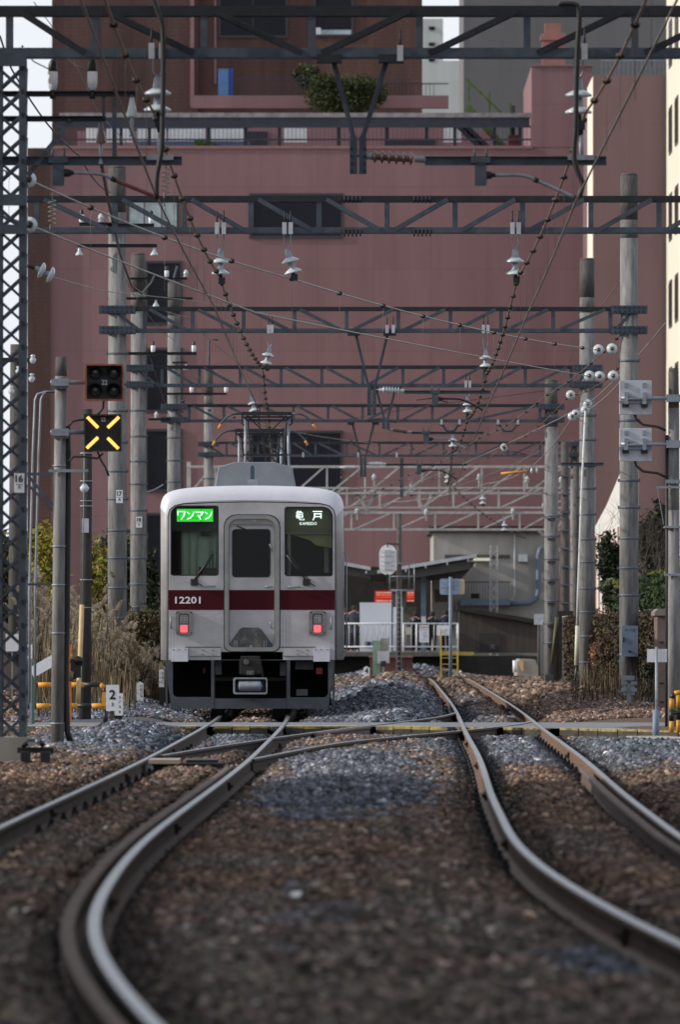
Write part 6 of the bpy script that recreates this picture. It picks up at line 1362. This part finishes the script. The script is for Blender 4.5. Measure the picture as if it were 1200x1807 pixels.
# ------------------------------------------------ left lineside
M_bulb = mat('signal_lens_dark', (.03, .035, .035), .08, 0, 0, 5, spec=.6); M_rim = mat('orange_rim', (.26, .075, .03), .6, 0, .15, 6)
M_amber = mat('amber_light', (1.0, .50, .10), .5, emit=1.6)
DN = 152.0
sp_ = thing('signal_post', 'slim concrete post carrying two black signals numbered 22 on the left', 'signal', (X(107, DN), DN, 0))
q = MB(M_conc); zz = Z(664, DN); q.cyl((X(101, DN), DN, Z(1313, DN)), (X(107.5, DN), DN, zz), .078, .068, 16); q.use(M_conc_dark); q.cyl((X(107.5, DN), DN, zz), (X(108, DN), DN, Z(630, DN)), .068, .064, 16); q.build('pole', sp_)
for yy, xe in ((675, 150), (763, 148)):
    q = MB(M_galv); q.cyl(W(89, yy, DN - .11), W(xe, yy, DN - .11), .026, n=10); q.boxc(W(108, yy, DN - .10), (.18, .12, .085)); q.boxc(W(108, yy + 9, DN), (.17, .18, .03)); q.boxc(W(93, yy, DN - .11), (.04, .08, .07)); q.build('arm', sp_)
def sigbox(t, a, b, yt, yb, rim):
    D = DN - .12; q = MB(M_rim if rim else M_blackp); x0, x1, z0, z1 = X(a, D), X(b, D), Z(yb, D), Z(yt, D)
    q.plate([(x0, z0), (x1, z0), (x1, z1), (x0, z1)], [[(x0 + .02, z0 + .02), (x1 - .02, z0 + .02), (x1 - .02, z1 - .02), (x0 + .02, z1 - .02)][::-1]], D - .14, D + .02)
    q.use(M_blackp); q.box(x0 + .0201, x1 - .0201, D - .05, D + .019, z0 + .0201, z1 - .0201); return q.build('signal_head', t), x0, x1, z0, z1, D
hd, x0, x1, z0, z1, D = sigbox(sp_, 150.5, 218.5, 643, 708, True)
for ix in (.26, .74):
    for iz in (.27, .75):
        c = (x0 + (x1 - x0) * ix, D - .05, z0 + (z1 - z0) * iz); q = MB(M_bulb); q.lathe(c, [(.075, 0), (.07, .012), (.05, .024), (0, .03)], (0, -1, 0), 20); q.build('lens', hd)
        q = MB(M_dark); 
        pts = [(c[0] + .092 * math.cos(a), c[2] + .092 * math.sin(a)) for a in [R(-20 + 220 * i / 14) for i in range(15)]]
        for i in range(14):
            q.add([(pts[i][0], D - .05, pts[i][1]), (pts[i + 1][0], D - .05, pts[i + 1][1]), (pts[i + 1][0], D - .17, pts[i + 1][1]), (pts[i][0], D - .17, pts[i][1])], [(0, 1, 2, 3)])
        q.build('hood', hd)
q = MB(M_white); q.text('22', .055, (x0 + x1) / 2, (z0 + z1) / 2 - .025, D - .053, w=.068, bold=.005); q.build('number', hd)
hd, x0, x1, z0, z1, D = sigbox(sp_, 148.5, 215, 731.5, 797, False)
for (a, b, c, d) in ((154, 736, 173, 755), (210, 736, 190, 755), (153, 791, 173, 772), (209, 792, 190, 773)):
    q = MB(M_amber); p, r = W(a, b, D - .06), W(c, d, D - .06); q.bar(p, r, .02, .036); q.build('light_bar', hd)
q = MB(M_white); q.text('22', .045, X(182.5, D), Z(744, D), D - .053, w=.055, bold=.03); q.build('number', hd)
q = MB(M_black)
for pts in ([(183, 708), (182, 720), (175, 729), (168, 732)], [(121, 752), (128, 744), (140, 741), (149, 741)], [(121, 815), (130, 806), (150, 806), (172, 809), (182, 800)], [(172, 797), (178, 812), (186, 825), (192, 840)]): q.tube([W(a, b, DN - .05) for a, b in pts], .013, 7)
q.tube([W(119, 752, DN + .02), W(120, 800, DN + .02), W(120, 900, DN + .02), W(118, 1100, DN + .02), W(116, 1200, DN + .02), W(119, 1290, DN + .02), W(126, 1314, DN + .02)], .036, 8); q.tube([W(114, 840, DN + .05), W(113, 1000, DN + .05), W(111, 1200, DN + .05)], .028, 8); q.build('cable', sp_)
for yy in (822, 964, 1032, 1117, 1276): MB(M_galv).lathe((X(106.5 - (yy - 700) * .009, DN), DN, Z(yy, DN)), [(.076, -.008), (.084, -.008), (.084, .008), (.076, .008)], n=16).build('strap', sp_)
q = MB(M_galv)
q.box(X(86, DN), X(156, DN), DN - .12, DN - .08, Z(833.5, DN), Z(828.5, DN)); q.bar(W(97, 833, DN - .1), W(94, 915, DN - .1), .012, .012); q.build('strap', sp_)
q = MB(M_steel); q.box(X(48, DN + 5), X(106, DN + 5), DN + 5, DN + 5.04, Z(839, DN + 5), Z(834, DN + 5)); q.bar(W(50, 840, DN + 5), W(112, 914, DN + 5), .03, .035); q.bar(W(52, 858, DN + 5), W(104, 912, DN + 5), .03, .03); q.box(X(44, DN + 5), X(113, DN + 5), DN + 5, DN + 5.04, Z(1033, DN + 5), Z(1029, DN + 5)); q.build('tie_bracket', sp_)
t = thing('conduit_tubes', 'two bent grey conduit tubes rising behind the lattice column', 'conduit', (X(60, 165), 165, 0)); q = MB(M_galv)
for dx in (0, 10): q.tube([W(100, 692 - dx * .0, 165), W(80 + dx * .3, 692, 165), W(66 + dx, 696, 165), W(62 + dx, 706, 165), W(58 + dx, 800, 165), W(52 + dx, 1040, 165), W(52 + dx, 1240, 165)], .016, 7)
q.build('tube', t)
# dark pole with guy wire and bamboo guard
t = thing('utility_pole', 'dark concrete pole behind the signals, with a bamboo guarded guy wire', 'pole', (X(152, 190), 190, 0))
q = MB(M_conc_dark); q.cyl((X(149.5, 190), 190, -.2), (X(153.5, 190), 190, Z(722, 190)), .095, .08, 14); q.mats[0] = M_darkpole; p_ = q.build('pole', t)
q = MB(M_offw); q.box(X(145, 190), X(157, 190), 189.84, 189.86, Z(940, 190), Z(915, 190)); q.build('plate', t)
q = MB(M_wire_l); q.tube([W(149, 750, 189.6), W(148, 870, 189.5), W(145, 1070, 189.3)], .008, 5); q.build('guy_wire', t)
q = MB(M_porc); q.lathe(W(149, 862, 189.55), [(.02, -.06), (.06, -.03), (.07, .01), (.04, .05), (.02, .07)], n=14); q.build('insulator', t)
q = MB(M_bamboo); q.tube([W(144.5, 1067, 189.3), W(142, 1140, 189.25), W(139, 1206, 189.2), W(137, 1250, 189.2)], .034, 9); q.build('bamboo_guard', t)
for yy in (800, 849, 884, 893, 1023, 1072): MB(M_galv).lathe((X(152.5, 190), 190, Z(yy, 190)), [(.088, -.008), (.098, -.008), (.098, .008), (.088, .008)], n=14).build('strap', t)
t = thing('utility_pole', 'dark pole hidden behind the lattice column at the left edge', 'pole', (X(28, 232), 232, 0)); q = MB(M_conc_dark); q.cyl((X(26, 232), 232, -.2), (X(29, 232), 232, Z(608, 232)), .13, .11, 14); q.build('pole', t)
q = MB(M_dark); q.box(X(0, 232), X(57, 232), 231.8, 231.86, Z(640, 232), Z(632, 232)); q.build('cross_arm', t)
for px, py in ((33, 655), (58, 635), (56, 668), (20, 690)):
    q = MB(M_porc); q.lathe(W(px, py, 231.7), [(.02, -.07), (.05, -.04), (.06, .0), (.03, .05), (.05, .07), (.02, .09)], n=12); q.build('insulator', t)
# crossing barrier machine
t = thing('crossing_barrier', 'orange level crossing barrier machine with a black mechanism', 'barrier', (X(122, 178), 178, 0))
D = 178; M_oran = mat('barrier_orange', (.60, .17, .02), .6, 0, .15, 5)
q = MB(M_oran); box_px(q, 119, 126, 1137, 1274, D, .1); q.build('post', t)
q = MB(M_blackp); q.boxc(W(134, 1180, D), (.14, .3, .24)); q.bar(W(124, 1165, D - .1), W(146, 1172, D - .1), .08, .06); q.lathe(W(138, 1165, D - .2), [(0, 0), (.06, .02), (.06, .1), (0, .12)], (0, 1, 0), 12); q.bar(W(120, 1198, D - .1), W(142, 1190, D - .1), .05, .06); q.build('drive', t)
q = MB(M_yel2); q.lathe(W(124, 1192, D - .2), [(0, -.08), (.04, -.07), (.045, .05), (0, .07)], n=12); q.build('weight', t)
q = MB(M_bamboo); q.tube([W(140, 1200, D - .15), W(136, 1240, D - .15)], .03, 8); q.build('barrier_arm_stub', t)
def striped(q, pts, r, seg, D, start=0):
    P = [W(a, b, D) for a, b in pts]; k = start
    for a, b in zip(P[:-1], P[1:]):
        L = (b - a).length; n_ = max(1, round(L / seg))
        for i in range(n_):
            q.use(M_yel if k % 2 else M_blackp); q.tube([a.lerp(b, i / n_), a.lerp(b, (i + 1) / n_)], r, 10); k += 1
t = thing('guard_fence', 'yellow and black striped guard rail at the left end of the crossing', 'guard rail', (X(120, 188), 188, 0), 'yellow and black guard rails')
q = MB(M_yel); striped(q, [(40, 1208), (176, 1208), (184, 1213), (186, 1224), (186, 1278)], .038, .21, 188); q.build('upper_rail', t); q = MB(M_yel); striped(q, [(40, 1245), (186, 1245)], .038, .21, 188); q.build('lower_rail', t)
q = MB(M_yel); q.boxc(W(183.5, 1233, 187.95), (.055, .06, .20)); q.build('end_post', t)
t = thing('guard_fence', 'yellow and black striped guard rail at the right edge of the crossing', 'guard rail', (X(1195, 168), 168, 0), 'yellow and black guard rails')
q = MB(M_yel); striped(q, [(1185, 1292), (1185, 1232), (1190, 1223), (1202, 1221), (1260, 1221)], .032, .17, 168, 1); striped(q, [(1197, 1292), (1197, 1226)], .028, .17, 168.3, 1); q.build('frame_tube', t); q = MB(M_yel); striped(q, [(1185, 1257), (1260, 1257)], .028, .17, 168); q.build('lower_rail', t)
# number boards
def board(label, a, b, yt, yb, D, items, z0=-.15, post=None, rot=0.0, m=None, name='number_board'):
    cx, cz = X((a + b) / 2, D), Z((yt + yb) / 2, D); t = thing(name, label, 'sign', (cx, D, z0), 'white number boards'); q = MB(m or M_white); w_, h_ = X(b, D) - X(a, D), Z(yt, D) - Z(yb, D)
    q.boxc((cx, D, cz), (w_, .02, h_)); q.use(M_blackp)
    for (s_, fx, fz, hh) in items: q.text(s_, hh / S(D), cx + fx * w_, cz + fz * h_, D - .013, bold=.03)
    if rot:
        n_ = len(q.v); ca, sa = math.cos(rot), math.sin(rot); q.v = [(cx + (x - cx) * ca - (z - cz) * sa, y, cz + (x - cx) * sa + (z - cz) * ca) for x, y, z in q.v]
    q.build('board', t)
    if post: q = MB(M_conc_dark if post[2] is None else post[2]); q.box(X(post[0], D), X(post[1], D), D + .012, D + .06, z0, cz); q.build('post', t)
    return t
board('white board with a big 2 above a small 3, upright at the crossing', 187, 210, 1208, 1254, 172, [('2', 0, -.06, 17), ('3', 0, -.33, 7)], post=(194, 201, None))
board('narrow white board lettered downwards, just behind the board with the big 2', 203, 217, 1223, 1262, 174, [('0', .1, .25, 5), ('7', .1, .05, 5), ('3', .1, -.17, 5), ('0', .1, -.4, 5)], post=(203, 216, M_blackp))
board('small white board with a 2 beside the lattice column', 38, 57, 1137, 1162, 184, [('2', .05, -.27, 13)], post=(52, 56, M_galv))
board('slanting white board with a sideways 3 beside the signal post', 50, 128, 1158, 1177, 186, [('3', .12, -.2, 9)], rot=R(30), post=(55, 61, mat('green_pipe', (.05, .12, .09), .6)))
board('white board behind the lattice column, its lettering hidden', 10, 33, 1118, 1149, 210, [], post=(20, 23, M_galv))
t = thing('junction_box', 'small blue grey box on a thin post left of the numbered concrete pole', 'box', (X(183, 230), 230, 0)); q = MB(M_bluegrey); box_px(q, 177.5, 190, 1130, 1155, 230, .15); q.build('case', t); q = MB(M_offw); box_px(q, 177, 190.5, 1128.5, 1130.2, 229.98, .2); q.build('lid', t); q = MB(M_blackp); q.box(X(185, 230), X(188, 230), 230.02, 230.06, -.1, Z(1155, 230)); q.build('post', t)
# points lever and rods at the lower left, concrete slabs
t = thing('point_machine', 'black point lever with rods in front of the lattice column footing', 'point machine', (X(62, 131), 131, -.1)); q = MB(M_blackp); D = 131
q.box(X(30, D), X(95, D), D, D + .35, Z(1328, D), Z(1318, D)); q.boxc(W(45, 1336, D - .05), (.10, .14, .12)); q.boxc(W(80, 1336, D - .05), (.10, .14, .12)); q.tube([W(38, 1316, D), W(52, 1308, D), W(70, 1308, D), W(78, 1316, D)], .03, 8); q.build('lever_stand', t, bevel=.008)
q = MB(M_dark); q.bar(W(-20, 1349, D - .1), W(186, 1350, D - .1), .05, .05); q.build('rod', t); q = MB(M_galv); q.boxc(W(60, 1311, D - .05), (.12, .06, .03)); q.cyl(W(66, 1312, D - .07), W(66, 1304, D - .07), .02); q.build('latch', t)
t = thing('point_machine', 'black point machine lying right of the far end of the crossing', 'point machine', (X(1080, 198), 198, -.1)); q = MB(M_blackp); D = 198
q.box(X(1052, D), X(1108, D), D, D + .5, Z(1272, D), Z(1259, D)); q.boxc(W(1066, 1264, D - .1), (.15, .1, .1)); q.tube([W(1056, 1258, D), W(1075, 1254, D), W(1098, 1256, D)], .035, 8); q.build('case', t, bevel=.01)
q = MB(M_dark); q.box(X(982, D - 5), X(1050, D - 5), D - 5, D - 4.8, Z(1276, D - 5), Z(1270, D - 5)); q.box(X(1110, D - 5), X(1176, D - 5), D - 5, D - 4.8, Z(1279, D - 5), Z(1272, D - 5)); q.build('rod_cover', t)
q = MB(M_concw); q.boxc((X(100, 150), 150.0, -.07), (.62, 1.5, .10), (0, 0, .2)); o = q.build('concrete_slab', None, (X(100, 150), 150, -.12), bevel=.01); tag(o, 'flat concrete slab around the foot of the left signal post', 'slab')
q = MB(M_concw); q.boxc((X(1178, 160), 161, -.05), (.5, 4, .10), (0, 0, .1)); o = q.build('concrete_slab', None, (X(1178, 160), 161, -.1), bevel=.01); tag(o, 'flat concrete slab at the right edge before the crossing', 'slab')
q = MB(mat('bright_stone', (.6, .6, .62), .8)); q.lathe(W(638, 1341, 130.5), [(0, -.03), (.06, -.02), (.075, 0), (.05, .025), (0, .03)], n=9, sm=False); o = q.build('white_stone', None, W(638, 1341, 130.5)); tag(o, 'bright white lump lying on the ballast between the tracks', 'stone')
q = MB(mat('pale_stone', (.36, .38, .42), .8)); q.lathe(W(652, 1267, 192), [(0.0, -.06), (.10, -.05), (.09, .02), (.05, .045), (0, .05)], n=10, sm=False); o = q.build('white_stone', None, W(652, 1267, 192)); tag(o, 'pale stone sitting on the crossing deck right of the train', 'stone')
q = MB(M_offw); q.boxc((X(888, 205), 205, -.03), (.36, 1.2, .03)); o = q.build('cover_plate', None, (X(888, 205), 205, -.1)); tag(o, 'pale cover plate between the rails just past the crossing', 'plate')

# ------------------------------------------------ right lineside
DP = 176.0
t = thing('signal_post', 'grey concrete post at the right edge holding two signals seen from behind', 'signal', (X(1188, DP), DP, 0))
q = MB(M_conc); q.cyl((X(1189, DP), DP, -.2), (X(1189, DP), DP, Z(900, DP)), .088, .08, 16); q.cyl((X(1189, DP), DP, Z(900, DP)), (X(1189, DP), DP, Z(720, DP)), .08, .075, 16); q.use(M_conc_dark); q.cyl((X(1189, DP), DP, Z(720, DP)), (X(1189, DP), DP, Z(650, DP)), .075, .06, 16); q.build('pole', t)
for yt, yb, ya in ((672, 732, 703), (756, 814, 784)):
    q = MB(M_offw); x0, x1 = X(1093, DP), X(1150, DP); q.plate([(x0, Z(yb, DP)), (x1, Z(yb, DP)), (x1, Z(yt, DP)), (x0, Z(yt, DP))], [], DP - .1, DP + .06); h_ = q.build('signal_head', t, bevel=.006)
    q = MB(M_galv); q.cyl(W(1096, ya, DP - .15), W(1190, ya, DP - .15), .028, n=10)
    for px in (1105, 1137): q.boxc(W(px, ya, DP - .15), (.05, .1, .16)); q.boxc(W(px, yt + 8, DP - .11), (.05, .02, .06))
    q.bar(W(1093, ya + 7, DP - .12), W(1150, ya + 7, DP - .12), .02, .03); q.use(M_dark)
    for px in (1104, 1137): q.boxc(W(px, ya + 13, DP - .14), (.09, .06, .05))
    q.build('arm', t); q = MB(M_galv); q.boxc(W(1189, ya, DP - .1), (.2, .2, .1)); q.build('clamp', t)
    q = MB(M_black); q.tube([W(1120, yb, DP - .05), W(1123, yb + 8, DP - .05), W(1135, yb + 18, DP - .05), W(1160, yb + 21, DP - .05), W(1175, yb + 28, DP - .05)], .018, 7); q.build('cable', t)
q = MB(M_black); q.tube([W(1177, 768, DP), W(1178, 1000, DP), W(1177, 1290, DP)], .028, 8); q.build('cable', t)
q = MB(M_galv); q.box(X(1158, DP), X(1200, DP), DP - .12, DP - .08, Z(862, DP), Z(858, DP)); q.box(X(1172, DP), X(1200, DP), DP - .12, DP - .08, Z(1016, DP), Z(1012, DP)); q.bar(W(1160, 862, DP - .1), W(1171, 925, DP - .1), .012, .012); q.boxc(W(1186, 930, DP - .02), (.22, .22, .03)); q.boxc(W(1188, 850, DP - .02), (.2, .22, .05)); q.build('strap', t)
q = MB(M_bluegrey); D = DC - .24; box_px(q, 1097, 1126, 1104, 1158, D - .25, .25); q.use(M_blackp); q.text('W17LB', .05, X(1111, D), Z(1114, D), D - .253, w=.21); q.boxc(W(1111, 1149, D - .26), (.05, .02, .03)); q.boxc(W(1100.5, 1128, D - .26), (.02, .02, .09)); o = q.build('relay_box', C_, bevel=0)
t = thing('ground_signal', 'grey stake with four stubby grey brackets near the right concrete pole', 'signal', (X(1110, 212), 212, 0)); q = MB(M_galv); D = 212; box_px(q, 1106, 1114, 1205, 1275, D, .07); q.build('stake', t)
q = MB(M_galv); box_px(q, 1099, 1120, 1192, 1200, D - .05, .12); box_px(q, 1096, 1106, 1202, 1208, D - .05, .1); box_px(q, 1113, 1124, 1202, 1208, D - .05, .1); box_px(q, 1096, 1106, 1214, 1220, D - .05, .1); box_px(q, 1113, 1124, 1214, 1220, D - .05, .1); box_px(q, 1099, 1105, 1208, 1226, D - .03, .08); box_px(q, 1114, 1120, 1208, 1226, D - .03, .08); q.build('bracket', t)
t = board('blank white board on a grey post with a dark foot, right of the tracks', 1142, 1177, 1145, 1168, 164, [], z0=-.1)
q = MB(M_galv); q.cyl((X(1158.5, 164), 164 - .03, -.1), (X(1158.5, 164), 164 - .03, Z(1141, 164)), .016, n=8); q.use(M_bluegrey); q.cyl((X(1157, 164), 164 - .03, -.15), (X(1157.5, 164), 164 - .03, Z(1252, 164)), .045, .04, 12); q.build('post', t)
t = thing('guy_anchor', 'cream guarded guy wire slanting to a dark block, right of the track', 'guy wire', (X(1016, 252), 252, 0)); q = MB(M_white); D = 252; q.tube([W(1033, 725, D), W(1027, 850, D), W(1020, 1040, D), W(1018, 1104, D)], .02, 6); q.build('wire', t)
q = MB(mat('cream_guard_tube', (.62, .60, .45), .6, 0, .1, 5)); q.cyl(W(1019, 1104, D), W(1017, 1174, D), .042, n=10); q.build('guard_tube', t); q = MB(M_wire); q.cyl(W(1017, 1174, D), W(1015, 1202, D), .02, n=6); q.build('rod', t); q = MB(M_bluegrey if False else M_skirt); box_px(q, 1007, 1023, 1200, 1232, D, .2); q.build('block', t)
t = thing('guy_anchor', 'olive guarded guy wire leaning at the far concrete pole with step pegs', 'guy wire', (X(975, 338), 338, 0)); q = MB(M_wire); D = 338; q.tube([W(990, 960, D), W(984, 1090, D)], .012, 5); q.build('wire', t); q = MB(mat('olive_guard_tube', (.10, .085, .035), .6, 0, .15, 5)); q.cyl(W(983, 1089, D), W(974, 1170, D), .05, .04, n=10); q.build('guard_tube', t); q = MB(M_skirt); box_px(q, 962, 977, 1190, 1204, D, .2); q.build('block', t)
for (px, D, yt, r, l) in ((997, 372, 780, .13, 'slim dark concrete pole just left of the second right hand pole'), (951, 432, 1085, .05, 'thin dark post carrying a grey box beside the far pegged pole'), (1017, 360, 815, .10, 'slim grey pole with pegs left of the tall right hand poles')):
    t = thing('utility_pole', l, 'pole', (X(px, D), D, 0)); q = MB(M_conc_dark); q.cyl((X(px, D), D, -.4), (X(px, D), D, Z(yt, D)), r, r * .85, 12); q.build('pole', t)
    if px == 951: q = MB(M_offw); box_px(q, 943, 960, 1083, 1102, D - .3, .2); q.build('case', t)
    else:
        for k in range(9): MB(M_strap).boxc((X(px, D) + (r if px > 1000 else 0), D - r, Z(yt + 60 + k * 32, D)), (r * 2.4, .06, .04)).build('strap', t)
# brown cabin at the right edge
t = thing('equipment_hut', 'brown metal trackside hut at the right edge', 'hut', (X(1185, 206), 206, 0)); D = 206
q = MB(M_brownmetal); box_px(q, 1160, 1230, 1086, 1262, D, 2.2); q.build('wall', t); q = MB(mat('hut_roof', (.20, .16, .14), .8, 0, .15, 4)); q.plate([(X(1155, D), Z(1086, D)), (X(1236, D), Z(1086, D)), (X(1236, D), Z(1074, D)), (X(1161, D), Z(1074, D)), (X(1155, D), Z(1080, D))], [], D - .1, D + 2.3); q.build('roof', t)
q = MB(M_blackp)
for yy in (1133, 1205, 1238): q.boxc(W(1168, yy, D - .01), (.06, .02, .02))
q.build('hinge', t)
# retaining wall with dry creeper
t = thing('retaining_wall', 'low dark wall grown over with dry creeper along the right side', 'wall', (5.75, 260, 0)); xw = 6.02
M_rw = mat('mossy_block_wall', (.030, .026, .023), .95, 0, .35, 3)
q = MB(M_rw); q.box(xw, xw + .3, 214, 352, -.1, 1.72); q.box(X(985, 352), xw + .3, 351.7, 352, -.1, 1.9); q.build('wall', t); q = MB(M_offw); 
for k in range(40): y = 216 + k * 3.4; q.box(xw - .01, xw + .08, y, y + 2.2, 1.72, 1.75)
q.build('coping', t)
leaves('creeper', (.050, .032, .018), (xw - .12, 272, .75), (.14, 62, .95), 26000, .045, 31, t, 160, box=True); leaves('creeper', (.035, .038, .018), (xw - .10, 266, .7), (.16, 56, .9), 16000, .045, 32, t, 90, box=True)
leaves('creeper', (.11, .055, .025), (xw - .2, 300, 1.15), (.16, 10, .7), 1800, .045, 33, t, 12, box=True)
# hedge, evergreen, bare tree, striped house
t = thing('clipped_hedge', 'clipped dark green hedge above the wall on the right', 'hedge', (7.4, 300, 1.6)); leaves('foliage', (.020, .036, .010), (7.6, 292, 1.75), (1.1, 34, .75), 32000, .065, 34, t, 90, box=True); leaves('foliage', (.10, .10, .02), (7.5, 292, 2.48), (1.0, 34, .10), 9000, .05, 35, t, 50, box=True)
q = MB(M_bark); q.box(6.9, 8.4, 262, 322, .2, 2.3); q.build('stem', t)
def treebr(q, p, d, L, r, depth, rnd, spread=.55):
    n_ = 4; pts = [p]; rs = [r]; dd = d.copy()
    for i in range(n_): dd = (dd + Vector((rnd.gauss(0, .10), rnd.gauss(0, .10), rnd.gauss(0, .07)))).normalized(); pts.append(pts[-1] + dd * L / n_); rs.append(r * (1 - .4 * (i + 1) / n_))
    q.tube(pts, rs, 5 if depth < 3 else 4, cap=False)
    if depth == 0: return
    for k in range(rnd.choice((2, 3, 3))):
        i = rnd.randint(2, n_); a = Vector((rnd.gauss(0, 1), rnd.gauss(0, 1), rnd.gauss(.3, .6))).normalized(); treebr(q, pts[i], (dd * 1.0 + a * spread).normalized(), L * rnd.uniform(.62, .82), rs[i] * .62, depth - 1, rnd, spread)
def bare_tree(label, px, D, z0, H, seed, m=M_bark, spread=.55, depth=5, leaf=None):
    rnd = random.Random(seed); t = thing('bare_tree', label, 'tree', (X(px, D), D, z0)); q = MB(m); q.tube([(X(px, D), D, z0), (X(px, D) + .03, D, z0 + H * .28)], [H * .022, H * .017], 7, cap=False); q.build('trunk', t)
    q = MB(m)
    for k in range(4): treebr(q, Vector((X(px, D) + .03, D, z0 + H * (.18 + .035 * k))), Vector((rnd.gauss(0, .35), rnd.gauss(0, .35), 1)).normalized(), H * .27, H * .015, depth, rnd, spread)
    q.build('crown', t)
    if leaf: leaves('foliage', leaf[0], leaf[1], leaf[2], leaf[3], leaf[4], seed, t, 26)
    return t
bare_tree('leafless tree between the two right hand concrete poles', 1078, 318, .8, 4.4, 51, spread=.75)
bare_tree('leafless dark tree right of the tallest right hand concrete pole', 1152, 330, .8, 4.3, 52, spread=.5)
bare_tree('low leafless tree behind the hedge at the right edge', 1168, 345, .8, 3.9, 53, spread=.6)
shrub('dark evergreen shrub in the gap between the right hand concrete poles', 1052, 1104, 930, 1050, 312, (.025, .038, .018), 3200, .065, 36, clumps=26)
shrub('pale grey green bush low before the striped white building', 1052, 1100, 1020, 1062, 308, (.07, .085, .05), 900, .06, 37)
shrub('dark tangled shrub right of the tallest right hand concrete pole', 1120, 1185, 880, 1040, 338, (.028, .030, .016), 3600, .08, 38, clumps=30)
hs = thing('striped_house', 'bright white wall with reddish vertical stripes behind the bare tree', 'building', (9, 400, 0)); M_wh = mat('white_cladding', (.58, .57, .55), .7, 0, .05, 2)
c = 8.15; q = MB(M_wh); ya, yb_ = 376, 418
q.add([(c, ya, -.1), (c, yb_, -.1), (c, yb_, 4.6), (c, (ya + yb_) / 2, 5.2), (c, ya, 6.0), (c + .5, ya, -.1), (c + .5, yb_, -.1), (c + .5, yb_, 4.6), (c + .5, (ya + yb_) / 2, 5.2), (c + .5, ya, 6.0)], [(0, 4, 3, 2, 1), (5, 6, 7, 8, 9), (0, 5, 9, 4), (4, 9, 8, 3), (3, 8, 7, 2), (2, 7, 6, 1)]); q.build('wall', hs)
q = MB(mat('reddish_stripe', (.35, .13, .09), .8, 0, .1, 3))
for k in range(7): y = ya + 3 + k * 5.6; q.box(c - .03, c - .001, y, y + .9, .3, 4.4)
q.build('stripe', hs); q = MB(M_window)
for k in range(3): y = ya + 6.5 + k * 12; q.box(c - .02, c - .001, y, y + 1.6, 2.6, 4.0)
q.build('window', hs)

# ------------------------------------------------ left vegetation
for a in (('yellow green bush on the bank just right of the lattice column', 40, 125, 905, 1120, 285, (.22, .19, .03), 9000, .07, 41), ('yellow green bush on the bank between the dark pole and the numbered pole', 140, 215, 935, 1130, 275, (.18, .16, .035), 7000, .06, 42),
          ('darker green bush on the bank behind the numbered poles', 160, 300, 895, 1150, 300, (.035, .045, .02), 14000, .07, 43), ('olive bush low on the bank behind the lattice column', -20, 70, 930, 1130, 290, (.06, .06, .02), 6000, .08, 44), ('brown green scrub low beside the train at the left', 205, 305, 1040, 1210, 262, (.06, .045, .022), 7000, .05, 45)): shrub(*a)
def reeds(name, label, n, x0, x1, Da, Db, h0, h1, seed):
    r = np.random.default_rng(seed); V = []; Fc = []; C = []; vi = 0
    for i in range(n):
        ppx = r.uniform(x0, x1); D = r.uniform(Da, Db); D = max(D, Da + (14 if ppx > 205 and x0 == 40 else 0)); x = X(ppx, D); z = float(gz(np.array([x]), np.array([D]))[0]) - .05; h = r.uniform(h0, h1) * (float(np.clip((300 - ppx) / 160 + .35, .35, 1)) if x0 == 40 else 1) * math.exp(r.normal(0, .12)); az = r.uniform(0, 6.28); lean = r.uniform(.05, .5); w_ = r.uniform(.006, .014)
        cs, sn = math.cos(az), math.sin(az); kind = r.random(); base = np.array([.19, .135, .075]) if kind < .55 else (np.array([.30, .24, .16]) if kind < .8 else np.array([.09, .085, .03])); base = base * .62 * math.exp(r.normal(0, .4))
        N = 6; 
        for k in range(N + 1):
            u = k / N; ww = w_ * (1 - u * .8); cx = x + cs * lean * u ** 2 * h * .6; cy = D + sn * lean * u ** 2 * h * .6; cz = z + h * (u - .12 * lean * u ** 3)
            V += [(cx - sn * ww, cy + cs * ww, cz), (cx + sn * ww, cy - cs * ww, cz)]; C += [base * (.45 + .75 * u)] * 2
            if k: Fc.append((vi + 2 * k - 2, vi + 2 * k - 1, vi + 2 * k + 1, vi + 2 * k))
        vi += 2 * (N + 1)
        if r.random() < (.10 if x0 == 40 else 0):   # feathery plume
            pc = np.array([.40, .34, .26]) * math.exp(r.normal(0, .2)); bx, by, bz = cx, cy, cz; pl = r.uniform(.18, .34); d2 = r.choice((-1, 1))
            for k in range(46):
                u = r.random(); px_ = bx + d2 * (u ** 2 * pl * .55) + r.normal(0, .006); pz = bz + u * pl * 1.0 - u ** 3 * pl * .35; s_ = (.03 + .05 * math.sin(3.14 * min(1, u + .15))); a = -.2 - 1.1 * u + r.normal(0, .25)
                ex, ez = px_ + d2 * s_ * math.cos(a), pz + s_ * math.sin(a); py_ = by + r.normal(0, .02)
                V += [(px_, py_, pz - .006), (ex, py_ + .01, ez), (ex - d2 * .006, py_, ez + .012), (px_, py_, pz + .012)]; C += [pc * (.7 + .6 * r.random())] * 4; Fc.append((vi, vi + 1, vi + 2, vi + 3)); vi += 4
    me = bpy.data.meshes.new(name); me.from_pydata(V, [], Fc); add_col(me, np.clip(np.array(C), .005, .9)); me.materials.append(M_leaf); ob = bpy.data.objects.new(name, me); COL.objects.link(ob); tag(ob, label, 'tall grass', None, 'stuff')
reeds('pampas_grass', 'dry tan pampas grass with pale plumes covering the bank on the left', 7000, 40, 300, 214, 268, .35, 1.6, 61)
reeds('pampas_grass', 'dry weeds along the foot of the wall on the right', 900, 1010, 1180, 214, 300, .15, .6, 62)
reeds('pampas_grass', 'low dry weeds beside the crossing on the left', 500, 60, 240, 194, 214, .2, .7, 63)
